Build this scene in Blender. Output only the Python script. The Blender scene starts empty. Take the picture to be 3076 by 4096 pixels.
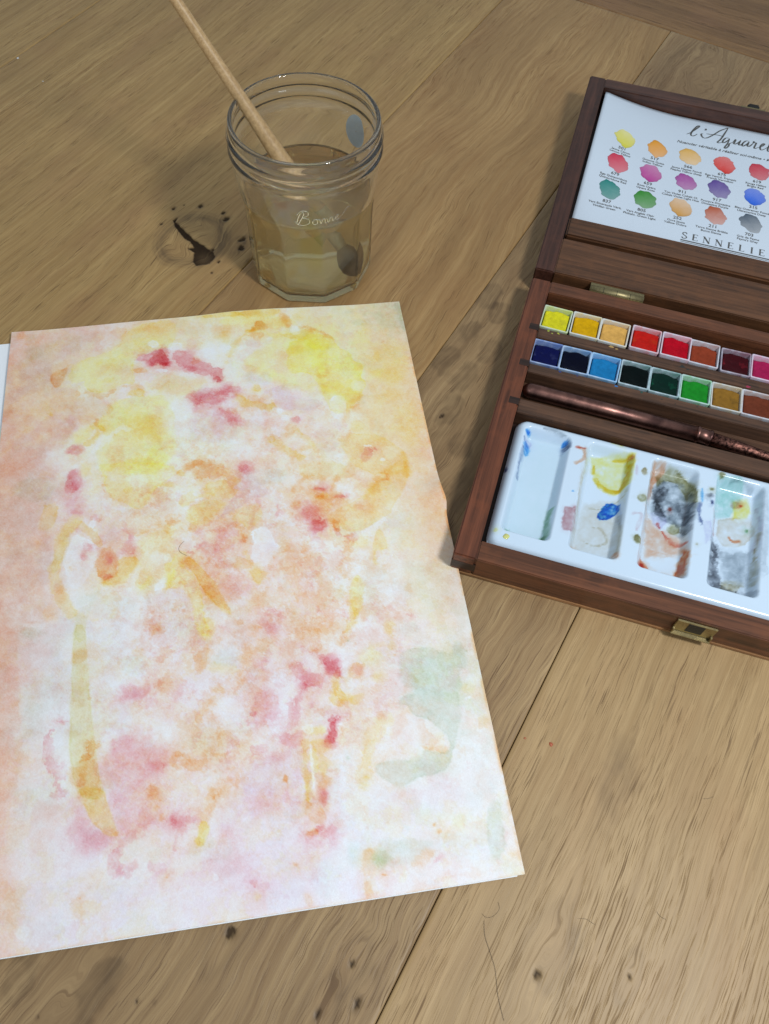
import bpy, bmesh, math, random
import numpy as np
from mathutils import Matrix, Vector

S = bpy.context.scene
COL = S.collection
MM = 0.001
rng = random.Random(7)

# ------------------------------------------------------------------ camera
cam_d = bpy.data.cameras.new('camera')
cam = bpy.data.objects.new('camera', cam_d); COL.objects.link(cam)
Rm = ((0.9973003, -0.0734308, 0.0), (0.0630416, 0.8561999, -0.5127840), (0.0376541, 0.5113996, 0.8585177))
CAMZ = 335.4536
m4 = Matrix([[*Rm[0], 0], [*Rm[1], 0], [*Rm[2], CAMZ * MM], [0, 0, 0, 1]])
cam.matrix_world = m4
cam_d.sensor_fit = 'VERTICAL'; cam_d.sensor_height = 36.0; cam_d.sensor_width = 27.0
cam_d.lens = 3267.745 / 4096 * 36.0
cam_d.shift_x = (1538 - 1526.188) / 4096; cam_d.shift_y = (2063.876 - 2048) / 4096
cam_d.clip_start = 0.01; cam_d.clip_end = 50
S.camera = cam

# ------------------------------------------------------------------ light
S.view_settings.view_transform = 'Standard'; S.view_settings.look = 'None'
S.view_settings.exposure = 0.0; S.view_settings.gamma = 1.0
W = bpy.data.worlds.new('World'); S.world = W; W.use_nodes = True
bg = W.node_tree.nodes['Background']
bg.inputs[0].default_value = (0.80, 0.91, 1.0, 1); bg.inputs[1].default_value = 0.48
def area(name, loc, target, size, power, color):
    d = bpy.data.lights.new(name, 'AREA'); d.shape = 'DISK'; d.size = size; d.energy = power; d.color = color
    o = bpy.data.objects.new(name, d); COL.objects.link(o); o.location = loc
    o.rotation_euler = (Vector(target) - Vector(loc)).to_track_quat('-Z', 'Y').to_euler()
    return o
area('ceiling_lamp', (0.33, -0.02, 0.66), (0.02, 0.2, 0), 0.13, 3.9, (0.92, 0.96, 1.0))
area('window_light', (-0.75, -0.75, 1.1), (0, 0.2, 0), 0.9, 2.1, (0.86, 0.94, 1.0))
S.render.engine = 'CYCLES'
S.cycles.use_denoising = True
S.cycles.max_bounces = 26; S.cycles.transmission_bounces = 24; S.cycles.glossy_bounces = 6; S.cycles.volume_bounces = 10; S.cycles.transparent_max_bounces = 12
S.cycles.blur_glossy = 0.6; S.cycles.sample_clamp_indirect = 12.0
cam_d.dof.use_dof = True; cam_d.dof.focus_distance = 0.42; cam_d.dof.aperture_fstop = 34

# ------------------------------------------------------------------ node helpers
class NT:
    def __init__(s, name):
        s.m = bpy.data.materials.new(name); s.m.use_nodes = True
        s.t = s.m.node_tree; s.n = s.t.nodes; s.l = s.t.links
        s.p = s.n['Principled BSDF']; s.out = s.n['Material Output']
    def node(s, typ, **kw):
        x = s.n.new(typ)
        for k, v in kw.items():
            setattr(x, k, v)
        return x
    def put(s, sock, v):
        if isinstance(v, bpy.types.NodeSocket): s.l.new(v, sock)
        elif v is not None: sock.default_value = v
    def attr(s, name, out='Color'):
        return s.node('ShaderNodeAttribute', attribute_name=name).outputs[out]
    def coord(s, out='Object'):
        return s.node('ShaderNodeTexCoord').outputs[out]
    def mapping(s, vec, scale, loc=(0, 0, 0), rot=(0, 0, 0)):
        x = s.node('ShaderNodeMapping'); s.l.new(vec, x.inputs[0])
        x.inputs['Scale'].default_value = scale; x.inputs['Location'].default_value = loc; x.inputs['Rotation'].default_value = rot
        return x.outputs[0]
    def noise(s, vec, scale=1.0, detail=2.0, rough=0.5, dist=0.0):
        x = s.node('ShaderNodeTexNoise'); s.l.new(vec, x.inputs['Vector'])
        x.inputs['Scale'].default_value = scale; x.inputs['Detail'].default_value = detail
        x.inputs['Roughness'].default_value = rough; x.inputs['Distortion'].default_value = dist
        return x.outputs['Fac']
    def ramp(s, v, *stops, interp='LINEAR'):
        x = s.node('ShaderNodeValToRGB'); s.l.new(v, x.inputs[0]); cr = x.color_ramp; cr.interpolation = interp
        for i, (p, c) in enumerate(stops):
            if not isinstance(c, (tuple, list)): c = (c, c, c)
            e = cr.elements[i] if i < 2 else cr.elements.new(p)
            e.position = p; e.color = (*c, 1)
        return x.outputs[0]
    def mix(s, f, a, b, mode='MIX'):
        x = s.node('ShaderNodeMix', data_type='RGBA', blend_type=mode)
        s.put(x.inputs[0], f)
        for i, v in ((6, a), (7, b)):
            if isinstance(v, tuple) and len(v) == 3: v = (*v, 1)
            s.put(x.inputs[i], v)
        return x.outputs[2]
    def math(s, op, a, b=None, clamp=False):
        x = s.node('ShaderNodeMath', operation=op); x.use_clamp = clamp
        s.put(x.inputs[0], a); s.put(x.inputs[1], b)
        return x.outputs[0]
    def bump(s, h, strength=0.3, dist=0.001, normal=None):
        x = s.node('ShaderNodeBump'); s.l.new(h, x.inputs['Height'])
        x.inputs['Strength'].default_value = strength; x.inputs['Distance'].default_value = dist
        if normal is not None: s.l.new(normal, x.inputs['Normal'])
        return x.outputs[0]
    def set(s, **kw):
        for k, v in kw.items():
            k = k.replace('_', ' ')
            if isinstance(v, tuple) and len(v) == 3: v = (*v, 1)
            s.put(s.p.inputs[k], v)
        return s.m

def lin(r, g, b):
    f = lambda c: (c / 255 / 12.92) if c / 255 <= 0.04045 else ((c / 255 + 0.055) / 1.055) ** 2.4
    return (f(r), f(g), f(b))

OAKG = 1.07
def oak(name, light, dark, pore, seed, pore_amt=0.8, ring=0.5, red=(0.30, 0.15, 0.08), red_amt=0.3):
    light, dark, pore, red = [tuple(x * OAKG * w for x, w in zip(q, (1.04, 1.0, .91))) for q in (light, dark, pore, red)]
    t = NT(name); g = t.attr('grain', 'Vector')
    off = (seed * 13.7, seed * 7.3, seed * 3.1)
    broad = t.noise(t.mapping(g, (0.005, 0.055, 1), off), 1, 3, 0.55)
    streak = t.noise(t.mapping(g, (0.012, 0.42, 1), off), 1, 4, 0.6)
    fine = t.noise(t.mapping(g, (0.035, 3.4, 1), off), 1, 3, 0.65)
    cloud = t.noise(t.mapping(g, (0.018, 0.03, 1), (off[1], off[0], 5)), 1, 3, 0.55)
    # dark pore dashes, gathered into bands by the growth rings
    band = t.noise(t.mapping(g, (0.004, 0.16, 1), (off[2], off[0], 2)), 1, 2, 0.5)
    dash = t.noise(t.mapping(g, (0.065, 1.9, 1), off), 1, 1, 0.4)
    dash2 = t.noise(t.mapping(g, (0.10, 3.6, 1), off), 1, 1, 0.4)
    d1 = t.ramp(dash, (0.605, 0.0), (0.68, 1.0)); d2 = t.ramp(dash2, (0.60, 0.0), (0.74, 1.0))
    bandm = t.ramp(band, (0.40, 0.15), (0.62, 1.0))
    pores = t.math('MULTIPLY', t.math('MAXIMUM', d1, t.math('MULTIPLY', d2, 0.85)), bandm)
    c = t.mix(t.ramp(streak, (0.30, 0.0), (0.72, 1.0)), light, dark)
    c = t.mix(t.math('MULTIPLY', t.ramp(broad, (0.38, 0.0), (0.68, 1.0)), ring), c, tuple(x * 0.62 for x in dark))
    c = t.mix(t.math('MULTIPLY', t.ramp(cloud, (0.48, 0.0), (0.72, 1.0)), red_amt), c, red)
    c = t.mix(t.math('MULTIPLY', t.ramp(fine, (0.35, 0.0), (0.72, 1.0)), 0.55), c, tuple(x * 0.7 for x in dark))
    c = t.mix(t.math('MULTIPLY', pores, pore_amt), c, pore)
    tone = t.attr('tone', 'Fac')
    tn = t.math('MULTIPLY', tone, t.ramp(streak, (0.30, 0.35), (0.62, 1.0)))
    c = t.mix(tn, c, (0.10, 0.058, 0.026))
    hole = t.attr('hole', 'Fac')
    c = t.mix(hole, c, (0.022, 0.014, 0.010))
    h = t.math('SUBTRACT', t.math('MULTIPLY', streak, 0.25), t.math('ADD', t.math('MULTIPLY', pores, 0.8), t.math('MULTIPLY', hole, 1.2)))
    rgh = t.math('ADD', t.math('MULTIPLY', pores, 0.2), 0.46)
    return t.set(Base_Color=c, Roughness=rgh, Normal=t.bump(h, 0.35, 0.0004), Specular_IOR_Level=t.math('MULTIPLY', t.math('SUBTRACT', 1.0, hole), 0.35))

def walnut(name, base, along, seed, dark=0.35, rough=0.42):
    t = NT(name); co = t.mapping(t.coord(), (1000, 1000, 1000), (seed * 31, seed * 17, seed * 5))
    sc = (0.014, 0.33, 0.33) if along == 'x' else (0.33, 0.014, 0.33)
    sf = (0.07, 2.4, 2.4) if along == 'x' else (2.4, 0.07, 2.4)
    a = t.noise(t.mapping(co, sc), 1, 4, 0.6, 0.6); b = t.noise(t.mapping(co, sf), 1, 2, 0.6)
    w = t.noise(co, 0.12, 3, 0.6)
    c = t.mix(t.ramp(a, (0.32, 0.0), (0.70, 1.0)), tuple(x * 1.35 for x in base), tuple(x * dark for x in base))
    c = t.mix(t.math('MULTIPLY', t.ramp(b, (0.42, 0.0), (0.75, 1.0)), 0.5), c, tuple(x * 0.45 for x in base))
    c = t.mix(t.math('MULTIPLY', t.ramp(w, (0.5, 0.0), (0.72, 1.0)), 0.35), c, (base[0] * 1.5, base[1] * 1.35, base[2] * 1.1))
    return t.set(Base_Color=c, Roughness=rough, Normal=t.bump(b, 0.18, 0.0002), Specular_IOR_Level=0.4)

def plain(name, color, rough=0.5, metallic=0.0, var=0.12, scale=300, spec=0.5, bump=0.0):
    t = NT(name); n = t.noise(t.coord(), scale, 4, 0.6)
    c = t.mix(t.ramp(n, (0.35, 0.0), (0.7, 1.0)), color, tuple(x * (1 - var) for x in color))
    kw = dict(Base_Color=c, Roughness=rough, Metallic=metallic, Specular_IOR_Level=spec)
    if bump: kw['Normal'] = t.bump(n, bump, 0.0003)
    return t.set(**kw)

# ------------------------------------------------------------------ object helpers
def tag(o, label=None, cat=None, group=None, kind=None):
    for k, v in (('label', label), ('category', cat), ('group', group), ('kind', kind)):
        if v: o[k] = v
    return o
def thing(name, label, cat, loc=(0, 0, 0), rot=(0, 0, 0), group=None):
    o = bpy.data.objects.new(name, None); COL.objects.link(o); o.empty_display_size = 0.01
    o.location = Vector(loc) * MM; o.rotation_euler = rot
    return tag(o, label, cat, group)
def link(name, me, mat, parent=None, smooth=False):
    o = bpy.data.objects.new(name, me); COL.objects.link(o)
    if mat is not None and not me.materials: me.materials.append(mat)
    if smooth: me.polygons.foreach_set('use_smooth', [True] * len(me.polygons))
    if parent is not None: o.parent = parent
    return o
def raw(name, verts, faces, mat, parent=None, smooth=False):
    me = bpy.data.meshes.new(name); me.from_pydata([tuple(c * MM for c in v) for v in verts], [], faces); me.update()
    return link(name, me, mat, parent, smooth)
def frombm(name, bm, mat, parent=None, smooth=False):
    bmesh.ops.recalc_face_normals(bm, faces=bm.faces)
    for v in bm.verts: v.co *= MM
    me = bpy.data.meshes.new(name); bm.to_mesh(me); bm.free()
    return link(name, me, mat, parent, smooth)
def boxbm(bm, x0, x1, y0, y1, z0, z1, bev=0.4, seg=2):
    r = bmesh.ops.create_cube(bm, size=1.0)
    vs = r['verts']
    for v in vs:
        v.co = ((x0 + x1) / 2 + v.co.x * (x1 - x0), (y0 + y1) / 2 + v.co.y * (y1 - y0), (z0 + z1) / 2 + v.co.z * (z1 - z0))
    if bev:
        es = list({e for v in vs for e in v.link_edges})
        bmesh.ops.bevel(bm, geom=es, offset=bev, segments=seg, affect='EDGES', clamp_overlap=True)
def box(name, x0, x1, y0, y1, z0, z1, mat, parent, bev=0.4):
    bm = bmesh.new(); boxbm(bm, x0, x1, y0, y1, z0, z1, bev)
    return frombm(name, bm, mat, parent)
def grid_mesh(name, P, mat, parent=None, smooth=True, wrap_u=False, attrs=None, wrap_v=False):
    """P: (nv, nu, 3) mm"""
    nv, nu = P.shape[:2]
    idx = np.arange(nv * nu).reshape(nv, nu)
    a = idx if not wrap_u else np.concatenate([idx, idx[:, :1]], 1)
    if wrap_v: a = np.concatenate([a, a[:1]], 0)
    q = np.stack([a[:-1, :-1], a[:-1, 1:], a[1:, 1:], a[1:, :-1]], -1).reshape(-1, 4)
    me = bpy.data.meshes.new(name)
    me.vertices.add(nv * nu); me.vertices.foreach_set('co', (P.reshape(-1, 3) * MM).astype(np.float32).ravel())
    me.loops.add(len(q) * 4); me.loops.foreach_set('vertex_index', q.astype(np.int32).ravel())
    me.polygons.add(len(q)); me.polygons.foreach_set('loop_start', np.arange(0, len(q) * 4, 4, dtype=np.int32))
    me.update(calc_edges=True)
    for k, v in (attrs or {}).items():
        v = np.asarray(v, np.float32)
        if v.ndim == 3 and v.shape[2] == 3 and k in ('grain',):
            at = me.attributes.new(k, 'FLOAT_VECTOR', 'POINT'); at.data.foreach_set('vector', v.ravel())
        elif v.ndim == 3:
            at = me.attributes.new(k, 'FLOAT_COLOR', 'POINT')
            at.data.foreach_set('color', np.concatenate([v, np.ones(v.shape[:2] + (1,), np.float32)], 2).ravel())
        else:
            at = me.attributes.new(k, 'FLOAT', 'POINT'); at.data.foreach_set('value', v.ravel())
    return link(name, me, mat, parent, smooth)
def tube(name, pts, radii, mat, parent=None, seg=12, caps=True, flat=1.0):
    pts = [Vector(p) for p in pts]
    if not hasattr(radii, '__len__'): radii = [radii] * len(pts)
    vs, fs = [], []
    up = Vector((0.123, 0.31, 0.94))
    for i, p in enumerate(pts):
        d = (pts[min(i + 1, len(pts) - 1)] - pts[max(i - 1, 0)]).normalized()
        a = d.cross(up).normalized(); b = a.cross(d)
        for k in range(seg):
            w = 2 * math.pi * k / seg
            vs.append(p + (a * math.cos(w) + b * math.sin(w) * flat) * radii[i])
    for i in range(len(pts) - 1):
        for k in range(seg):
            fs.append((i * seg + k, i * seg + (k + 1) % seg, (i + 1) * seg + (k + 1) % seg, (i + 1) * seg + k))
    if caps:
        fs.append(tuple(range(seg))[::-1]); fs.append(tuple(range((len(pts) - 1) * seg, len(pts) * seg)))
    return raw(name, vs, fs, mat, parent, True)
def spline(pts, n=6):
    P = np.array(pts, float); out = []
    for i in range(len(P) - 1):
        p0 = P[max(i - 1, 0)]; p1 = P[i]; p2 = P[i + 1]; p3 = P[min(i + 2, len(P) - 1)]
        for t in np.arange(n) / n:
            out.append(0.5 * (2 * p1 + (p2 - p0) * t + (2 * p0 - 5 * p1 + 4 * p2 - p3) * t * t + (3 * p1 - p0 - 3 * p2 + p3) * t ** 3))
    out.append(P[-1]); return np.array(out)

# ------------------------------------------------------------------ numpy noise and washes
NR = np.random.RandomState(11)
def vnoise(h, w, cell, seed=0):
    r = np.random.RandomState(seed + 1000)
    gh, gw = int(h / cell) + 4, int(w / cell) + 4
    g = r.rand(gh, gw) * 2 - 1
    y = np.arange(h) / cell; x = np.arange(w) / cell
    yi = y.astype(int); xi = x.astype(int); fy = y - yi; fx = x - xi
    fy = (fy * fy * (3 - 2 * fy))[:, None]; fx = (fx * fx * (3 - 2 * fx))[None]
    a = g[np.ix_(yi, xi)]; b = g[np.ix_(yi, xi + 1)]; c = g[np.ix_(yi + 1, xi)]; d = g[np.ix_(yi + 1, xi + 1)]
    return (a * (1 - fx) + b * fx) * (1 - fy) + (c * (1 - fx) + d * fx) * fy
def fbm(h, w, cell, octv=4, seed=0, gain=0.55):
    cell = max(cell, 1.0)
    o = 0; a = 1; s = 0
    for i in range(octv):
        if cell < 1.0: break
        o = o + a * vnoise(h, w, cell, seed * 17 + i); s += a; a *= gain; cell /= 2
    return o / s
def sstep(a, b, x):
    t = np.clip((x - a) / (b - a), 0, 1); return t * t * (3 - 2 * t)
def poly_sdf(X, Y, pts, closed=True):
    pts = np.asarray(pts, float); n = len(pts)
    d = np.full(X.shape, 1e9); ins = np.zeros(X.shape, bool)
    for i in range(n if closed else n - 1):
        ax, ay = pts[i]; bx, by = pts[(i + 1) % n]
        ex, ey = bx - ax, by - ay
        t = np.clip(((X - ax) * ex + (Y - ay) * ey) / (ex * ex + ey * ey + 1e-9), 0, 1)
        d = np.minimum(d, (X - ax - t * ex) ** 2 + (Y - ay - t * ey) ** 2)
        if closed:
            c = ((ay > Y) != (by > Y))
            if by != ay: ins ^= c & (X < ex * (Y - ay) / (by - ay) + ax)
    d = np.sqrt(d)
    return np.where(ins, -d, d) if closed else d
class Canvas:
    """subtractive pigment layers on a grid of h x w cells, step mm apart"""
    def __init__(s, h, w, step, x0=0, y0=0, seed=0):
        s.h, s.w, s.step, s.x0, s.y0 = h, w, step, x0, y0
        s.K = np.zeros((h, w, 3)); s.seed = seed
        s.n1 = [fbm(h, w, 7 / step, 5, seed + k) for k in range(3)]
        s.n2 = [fbm(h, w, 2.6 / step, 4, seed + 20 + k, 0.8) for k in range(3)]
        s.k = 0
    def wash(s, kind, col, dens, soft, edge, rough, width, pts, mottle=0.35):
        pts = np.asarray(pts, float); s.k += 1
        m = soft * 1.5 + rough * 3 + width / 2 + 2
        x0, y0 = pts.min(0) - m; x1, y1 = pts.max(0) + m
        i0 = max(0, int((y0 - s.y0) / s.step)); i1 = min(s.h, int((y1 - s.y0) / s.step) + 1)
        j0 = max(0, int((x0 - s.x0) / s.step)); j1 = min(s.w, int((x1 - s.x0) / s.step) + 1)
        if i1 <= i0 or j1 <= j0: return
        X, Y = np.meshgrid(s.x0 + np.arange(j0, j1) * s.step, s.y0 + np.arange(i0, i1) * s.step)
        if kind == 'P': d = poly_sdf(X, Y, pts)
        else: d = poly_sdf(X, Y, pts, False) - width / 2
        a = s.n1[s.k % 3]; b = s.n2[(s.k // 3) % 3]
        rl = (s.k * 37) % 61
        n = np.roll(a, (rl, rl * 2), (0, 1))[i0:i1, j0:j1]; f = np.roll(b, (rl, rl), (0, 1))[i0:i1, j0:j1]
        d = d + n * rough * 2.3 + f * rough * 1.35
        sv = (soft * 0.6 + 0.12) * np.clip(0.85 + 1.5 * np.roll(b, (rl * 3, rl), (0, 1))[i0:i1, j0:j1] + 1.2 * np.roll(a, (rl * 3, rl), (0, 1))[i0:i1, j0:j1], 0.25, 2.6)
        al = 1 - np.clip((d + sv) / (2 * sv), 0, 1)
        al = al * al * (3 - 2 * al)
        al = al * (1 + mottle * f + mottle * 0.8 * n)
        al = al + (edge * 1.6 + (0.75 if soft <= 1.9 and rough > .3 else 0.15)) * np.exp(-((d + 0.3) / 0.36) ** 2) * np.clip(0.4 + 1.9 * n, 0, 2)
        al = np.clip(al, 0, 2)[..., None]
        k = s.K[i0:i1, j0:j1]
        if col is None: k *= (1 - np.clip(al * dens, 0, 1))
        else: k += al * dens * (-np.log(np.asarray(col)))
    def color(s, base): return np.asarray(base) * np.exp(-s.K)

PIG = {'Y': (255, 246, 116), 'G': (252, 208, 92), 'O': (249, 170, 98), 'R': (228, 104, 114), 'P': (247, 214, 210),
       'S': (249, 194, 164), 'L': (228, 212, 240), 'V': (190, 208, 184), 'T': (204, 194, 178), 'C': (214, 240, 240),
       'K': (232, 224, 138), 'N': (170, 204, 130)}
PIG = {k: np.maximum(np.array(lin(*v)), 0.004) for k, v in PIG.items()}; PIG['W'] = None

# ================================================================== FLOOR
DS, DC = math.sin(1.1125), math.cos(1.1125)
def fw(s, n): return np.array([DC * s - DS * n, DS * s + DC * n])
E0 = 664.9; SEAMS = (619.6, 493.2, 240.4, 114.0, -12.4, -138.8, -265.2)
floor = box('floor', -900, 900, -600, 1400, -24, -12.2, plain('subfloor', (0.05, 0.035, 0.025), 0.8), None, 0)
tag(floor, 'light oak boards laid side by side with dark joints', 'floor', kind='structure')
SPOTS = [(313.1, 293.2, 2.2), (302.5, 305.2, 1.6), (287.9, 303.2, 1.3), (311.9, 272.9, 2.9), (315.7, 277.6, 1.6), (302.3, 254.7, 2.7), (295.9, 251.2, 3.4), (289.2, 241.8, 1.3), (285.9, 264.1, 1.2), (309.0, 301.9, 0.7), (270.4, 253.5, 0.9), (279.8, 255.2, 1.0), (-2.3, 47.8, 2.6), (11.1, 4.1, 1.4), (1.5, -3.6, 2.1), (-36.2, 63.5, 0.9), (-7.6, 6.6, 1.7), (-56.8, 90.2, 0.7), (-33.3, 58.0, 0.6), (42.2, -55.7, 1.8), (57.9, -84.5, 0.9), (248.8, 91.9, 1.3), (246.7, 92.3, 0.8)]
TONES = [(282.8, 108.2, 8.5), (277.5, 93.4, 9.2), (253.8, 90.1, 9.5), (340.0, 108.9, 10.3), (329.8, 99.2, 8.1), (307.9, 105.6, 7.6), (302.2, 90.5, 9.0), (215.6, 60.6, 12.3), (236.6, 75.5, 8.5), (45.4, -61.8, 10.7), (59.7, -62.6, 6.2), (117.4, -54.7, 13.7), (133.1, -51.8, 9.7), (-39.1, 77.3, 8.8), (-47.5, 104.1, 9.0)]
CRACK = [(294.2, 299.2), (298.5, 298.5), (293.8, 296.9), (291.6, 289.9), (287.4, 278.9), (286.5, 271.7), (284.9, 262.7), (282.4, 259.6), (275.9, 258.7), (270.5, 264.4), (271.8, 267.9), (278.4, 271.6), (279.3, 277.4), (281.8, 274.7), (284.4, 279.3), (285.9, 285.7), (290.0, 294.0)]
KNOTS = [(287.0, 279.5, 19, 17), (298.0, 251.0, 8, 7), (-2.3, 47.8, 14, 5), (11.1, 4.1, 10, 4.5), (1.5, -3.6, 12, 5), (-7.6, 6.6, 12, 5),
         (42.2, -55.7, 22, 9), (-48.5, 86.1, 34, 10), (248.8, 91.9, 14, 7), (57.9, -84.5, 9, 3.5), (620, 80, 40, 22)]
def plank(u0, u1, n0, n1, mat, seed, warp, step=1.5, cross=False):
    g = 0.2
    us = np.concatenate([[u0 + g, u0 + g, u0 + g + .5], np.arange(u0 + 2, u1 - 2, step), [u1 - g - .5, u1 - g, u1 - g]])
    ns = np.concatenate([[n0 + g, n0 + g, n0 + g + .5], np.arange(n0 + 2, n1 - 2, step), [n1 - g - .5, n1 - g, n1 - g]])
    Uu, Nn = np.meshgrid(us, ns)
    h, w = Uu.shape
    Z = np.zeros((h, w)); Z += 0.05 * math.sin(seed * 5.1)
    for q in (0, -1): Z[q, :] = -12; Z[:, q] = -12
    for q in (1, -2): Z[q, 1:-1] = -0.4; Z[1:-1, q] = -0.4
    if cross: gu, gn = Nn.copy(), Uu.copy()
    else: gu, gn = Uu.copy(), Nn.copy()
    r = max(1.0, 55 / step)
    v = gn + warp * fbm(h, w, r * 1.6, 3, seed, .4) + 0.12 * warp * fbm(h, w, r / 5, 2, seed + 5)
    tone = np.zeros((h, w)); hole = np.zeros((h, w))
    if not cross:
        for ku, kn, au, an in KNOTS:
            if not (n0 < kn < n1): continue
            dx = (Uu - ku) / au; dy = (Nn - kn) / an; rr = np.sqrt(dx * dx + dy * dy)
            push = np.exp(-np.abs(dy) * 0.55) * np.exp(-dx * dx * 0.35)
            v = v - np.sign(dy) * push * an * 0.5 * (1 - np.exp(-np.abs(dy) * 3))
            inn = (1 if an > 10 else .35) * (1 - sstep(0.6, 1.25, rr + 0.15 * fbm(h, w, 8, 2, seed + 9)))
            v = v * (1 - inn) + (kn + dy * an * 0.35 + rr * an * 0.25 + 1.5 * fbm(h, w, 10 / step, 3, seed + 60)) * inn
            tone += 0.22 * np.exp(-((rr + .1 * fbm(h, w, 10, 2, seed + 70) - 1.05) / 0.22) ** 2) + 0.14 * inn * (0.6 + fbm(h, w, 12 / step, 3, seed + 61))
        for tu, tn, tr in TONES:
            if not (n0 < tn < n1): continue
            rr = np.sqrt(((Uu - tu) / (tr * 1.35)) ** 2 + ((Nn - tn) / (tr * 0.8)) ** 2) + 0.55 * fbm(h, w, 9 / step, 4, seed + 31)
            tone += (0.62 if n0 > -13 else 0.3) * (1 - sstep(0.7 if n0 > -13 else .3, 1.0, rr)) * (0.75 + 0.5 * fbm(h, w, 5 / step, 3, seed + 33))
        for hu, hn, hr in SPOTS:
            if not (n0 < hn < n1): continue
            rr = np.sqrt(((Uu - hu) * .8) ** 2 + ((Nn - hn) * 1.15) ** 2) / (hr * .8) + 0.6 * fbm(h, w, 2.2 / step, 3, seed + 40)
            hole = np.maximum(hole, 0.85 * (1 - sstep(0.55, 1.0, rr))); tone += 0.5 * (1 - sstep(0.7, 2.2, rr))
        if n0 < 280 < n1:
            d = poly_sdf(Uu, Nn, CRACK) + 0.5 * fbm(h, w, 3 / step, 3, seed + 50)
            hole = np.maximum(hole, 0.95 * (1 - sstep(-0.25, 0.3, d))); tone += 0.3 * (1 - sstep(0, 1.6, d))
            rq = np.sqrt(((Uu - 287) / 20) ** 2 + ((Nn - 279.5) / 17.5) ** 2) + 0.10 * fbm(h, w, 14 / step, 3, seed + 81)
            side = np.clip(0.7 + 0.7 * fbm(h, w, 16 / step, 2, seed + 82), 0, 1)
            tone += 0.10 * (1 - sstep(.9, 1.05, rq)) + .42 * np.exp(-((rq - 1.05) / .2) ** 2) * side + side * 1.0 * (0.5 * np.exp(-((rq - 1.0) / .07) ** 2) + 0.32 * np.exp(-((rq - 1.13) / .035) ** 2) + 0.25 * np.exp(-((rq - 1.25) / .04) ** 2) + .2 * np.exp(-((rq - .88) / .04) ** 2))
            # reddish dead wood in the wide end of the crack is a touch paler
            hole -= 0.25 * np.exp(-(((Uu - 277) / 5) ** 2 + ((Nn - 263) / 4) ** 2)) * (hole > 0.5)
    Z[2:-2, 2:-2] -= 0.5 * hole[2:-2, 2:-2]
    xy = fw(Uu, Nn)
    P = np.stack([xy[0], xy[1], Z], -1)
    o = grid_mesh('plank', P, mat, floor, True, attrs={'grain': np.stack([gu, v, np.full_like(v, seed * 20.0)], -1), 'tone': np.clip(tone, 0, 0.9), 'hole': np.clip(hole, 0, 1)})
    return o
O_LIGHT = lin(186, 156, 112); O_DARK = lin(150, 118, 78); O_PORE = lin(84, 60, 38)
oak_a = oak('oak_straight', lin(184, 155, 106), lin(154, 122, 76), lin(92, 68, 40), 1, 0.75, 0.45)
oak_b = oak('oak_brown', lin(180, 149, 104), lin(152, 118, 76), lin(92, 64, 38), 2, 0.5, 0.6, red=lin(138, 100, 64), red_amt=0.34)
oak_c = oak('oak_figured', lin(176, 150, 112), lin(134, 107, 76), lin(92, 68, 46), 3, 0.75, 0.55, red=lin(120, 92, 64), red_amt=0.4)
oak_d = oak('oak_pale', lin(180, 153, 114), lin(156, 128, 90), lin(96, 72, 48), 4, 0.75, 0.3, red=lin(152, 116, 80), red_amt=0.3)
oak_e = oak('oak_dark', lin(150, 116, 76), lin(120, 88, 56), lin(72, 50, 32), 5, 0.9, 0.5)
plank(-260, E0, SEAMS[1], SEAMS[0], oak_a, 6, 2.0, 3)
plank(100, E0, SEAMS[2], SEAMS[1], oak_a, 1, 3.0, 0.6)
plank(-260, 100, SEAMS[2], SEAMS[1], oak_b, 8, 3.0, 4)
plank(-200, E0, SEAMS[3], SEAMS[2], oak_b, 2, 9.0, 1.5)
plank(-260, E0, SEAMS[4], SEAMS[3], oak_c, 3, 9.0, 0.85)
plank(-260, E0, SEAMS[5], SEAMS[4], oak_d, 4, 3.0, 1.3)
plank(-260, E0, SEAMS[6], SEAMS[5], oak_c, 7, 4.0, 3)
plank(E0, E0 + 126.4, -520, 700, oak_e, 5, 2.0, 2.5, True)
plank(E0 + 126.4, E0 + 252.8, -520, 700, oak_a, 9, 2.0, 4, True)

# ================================================================== PAINTING AND SHEETS
PADX, PADY, PADR = -204.3, 295.4, 0.2115
PWD, PHT = 210.0, 300.6
paper = NT('plain_paper')
paper_m = paper.set(Base_Color=(0.84, 0.86, 0.88), Roughness=0.75, Normal=paper.bump(paper.noise(paper.coord(), 2600, 3, 0.6), 0.25, 0.0003))
sheet = thing('paper_sheet', 'plain white sheet lying under the left edge of the painting', 'paper sheet', (-212, 288, 0), (0, 0, 0.235))
box('page', -110, 24, -205, 0, 0.25, 0.75, paper_m, sheet, 0)

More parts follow.
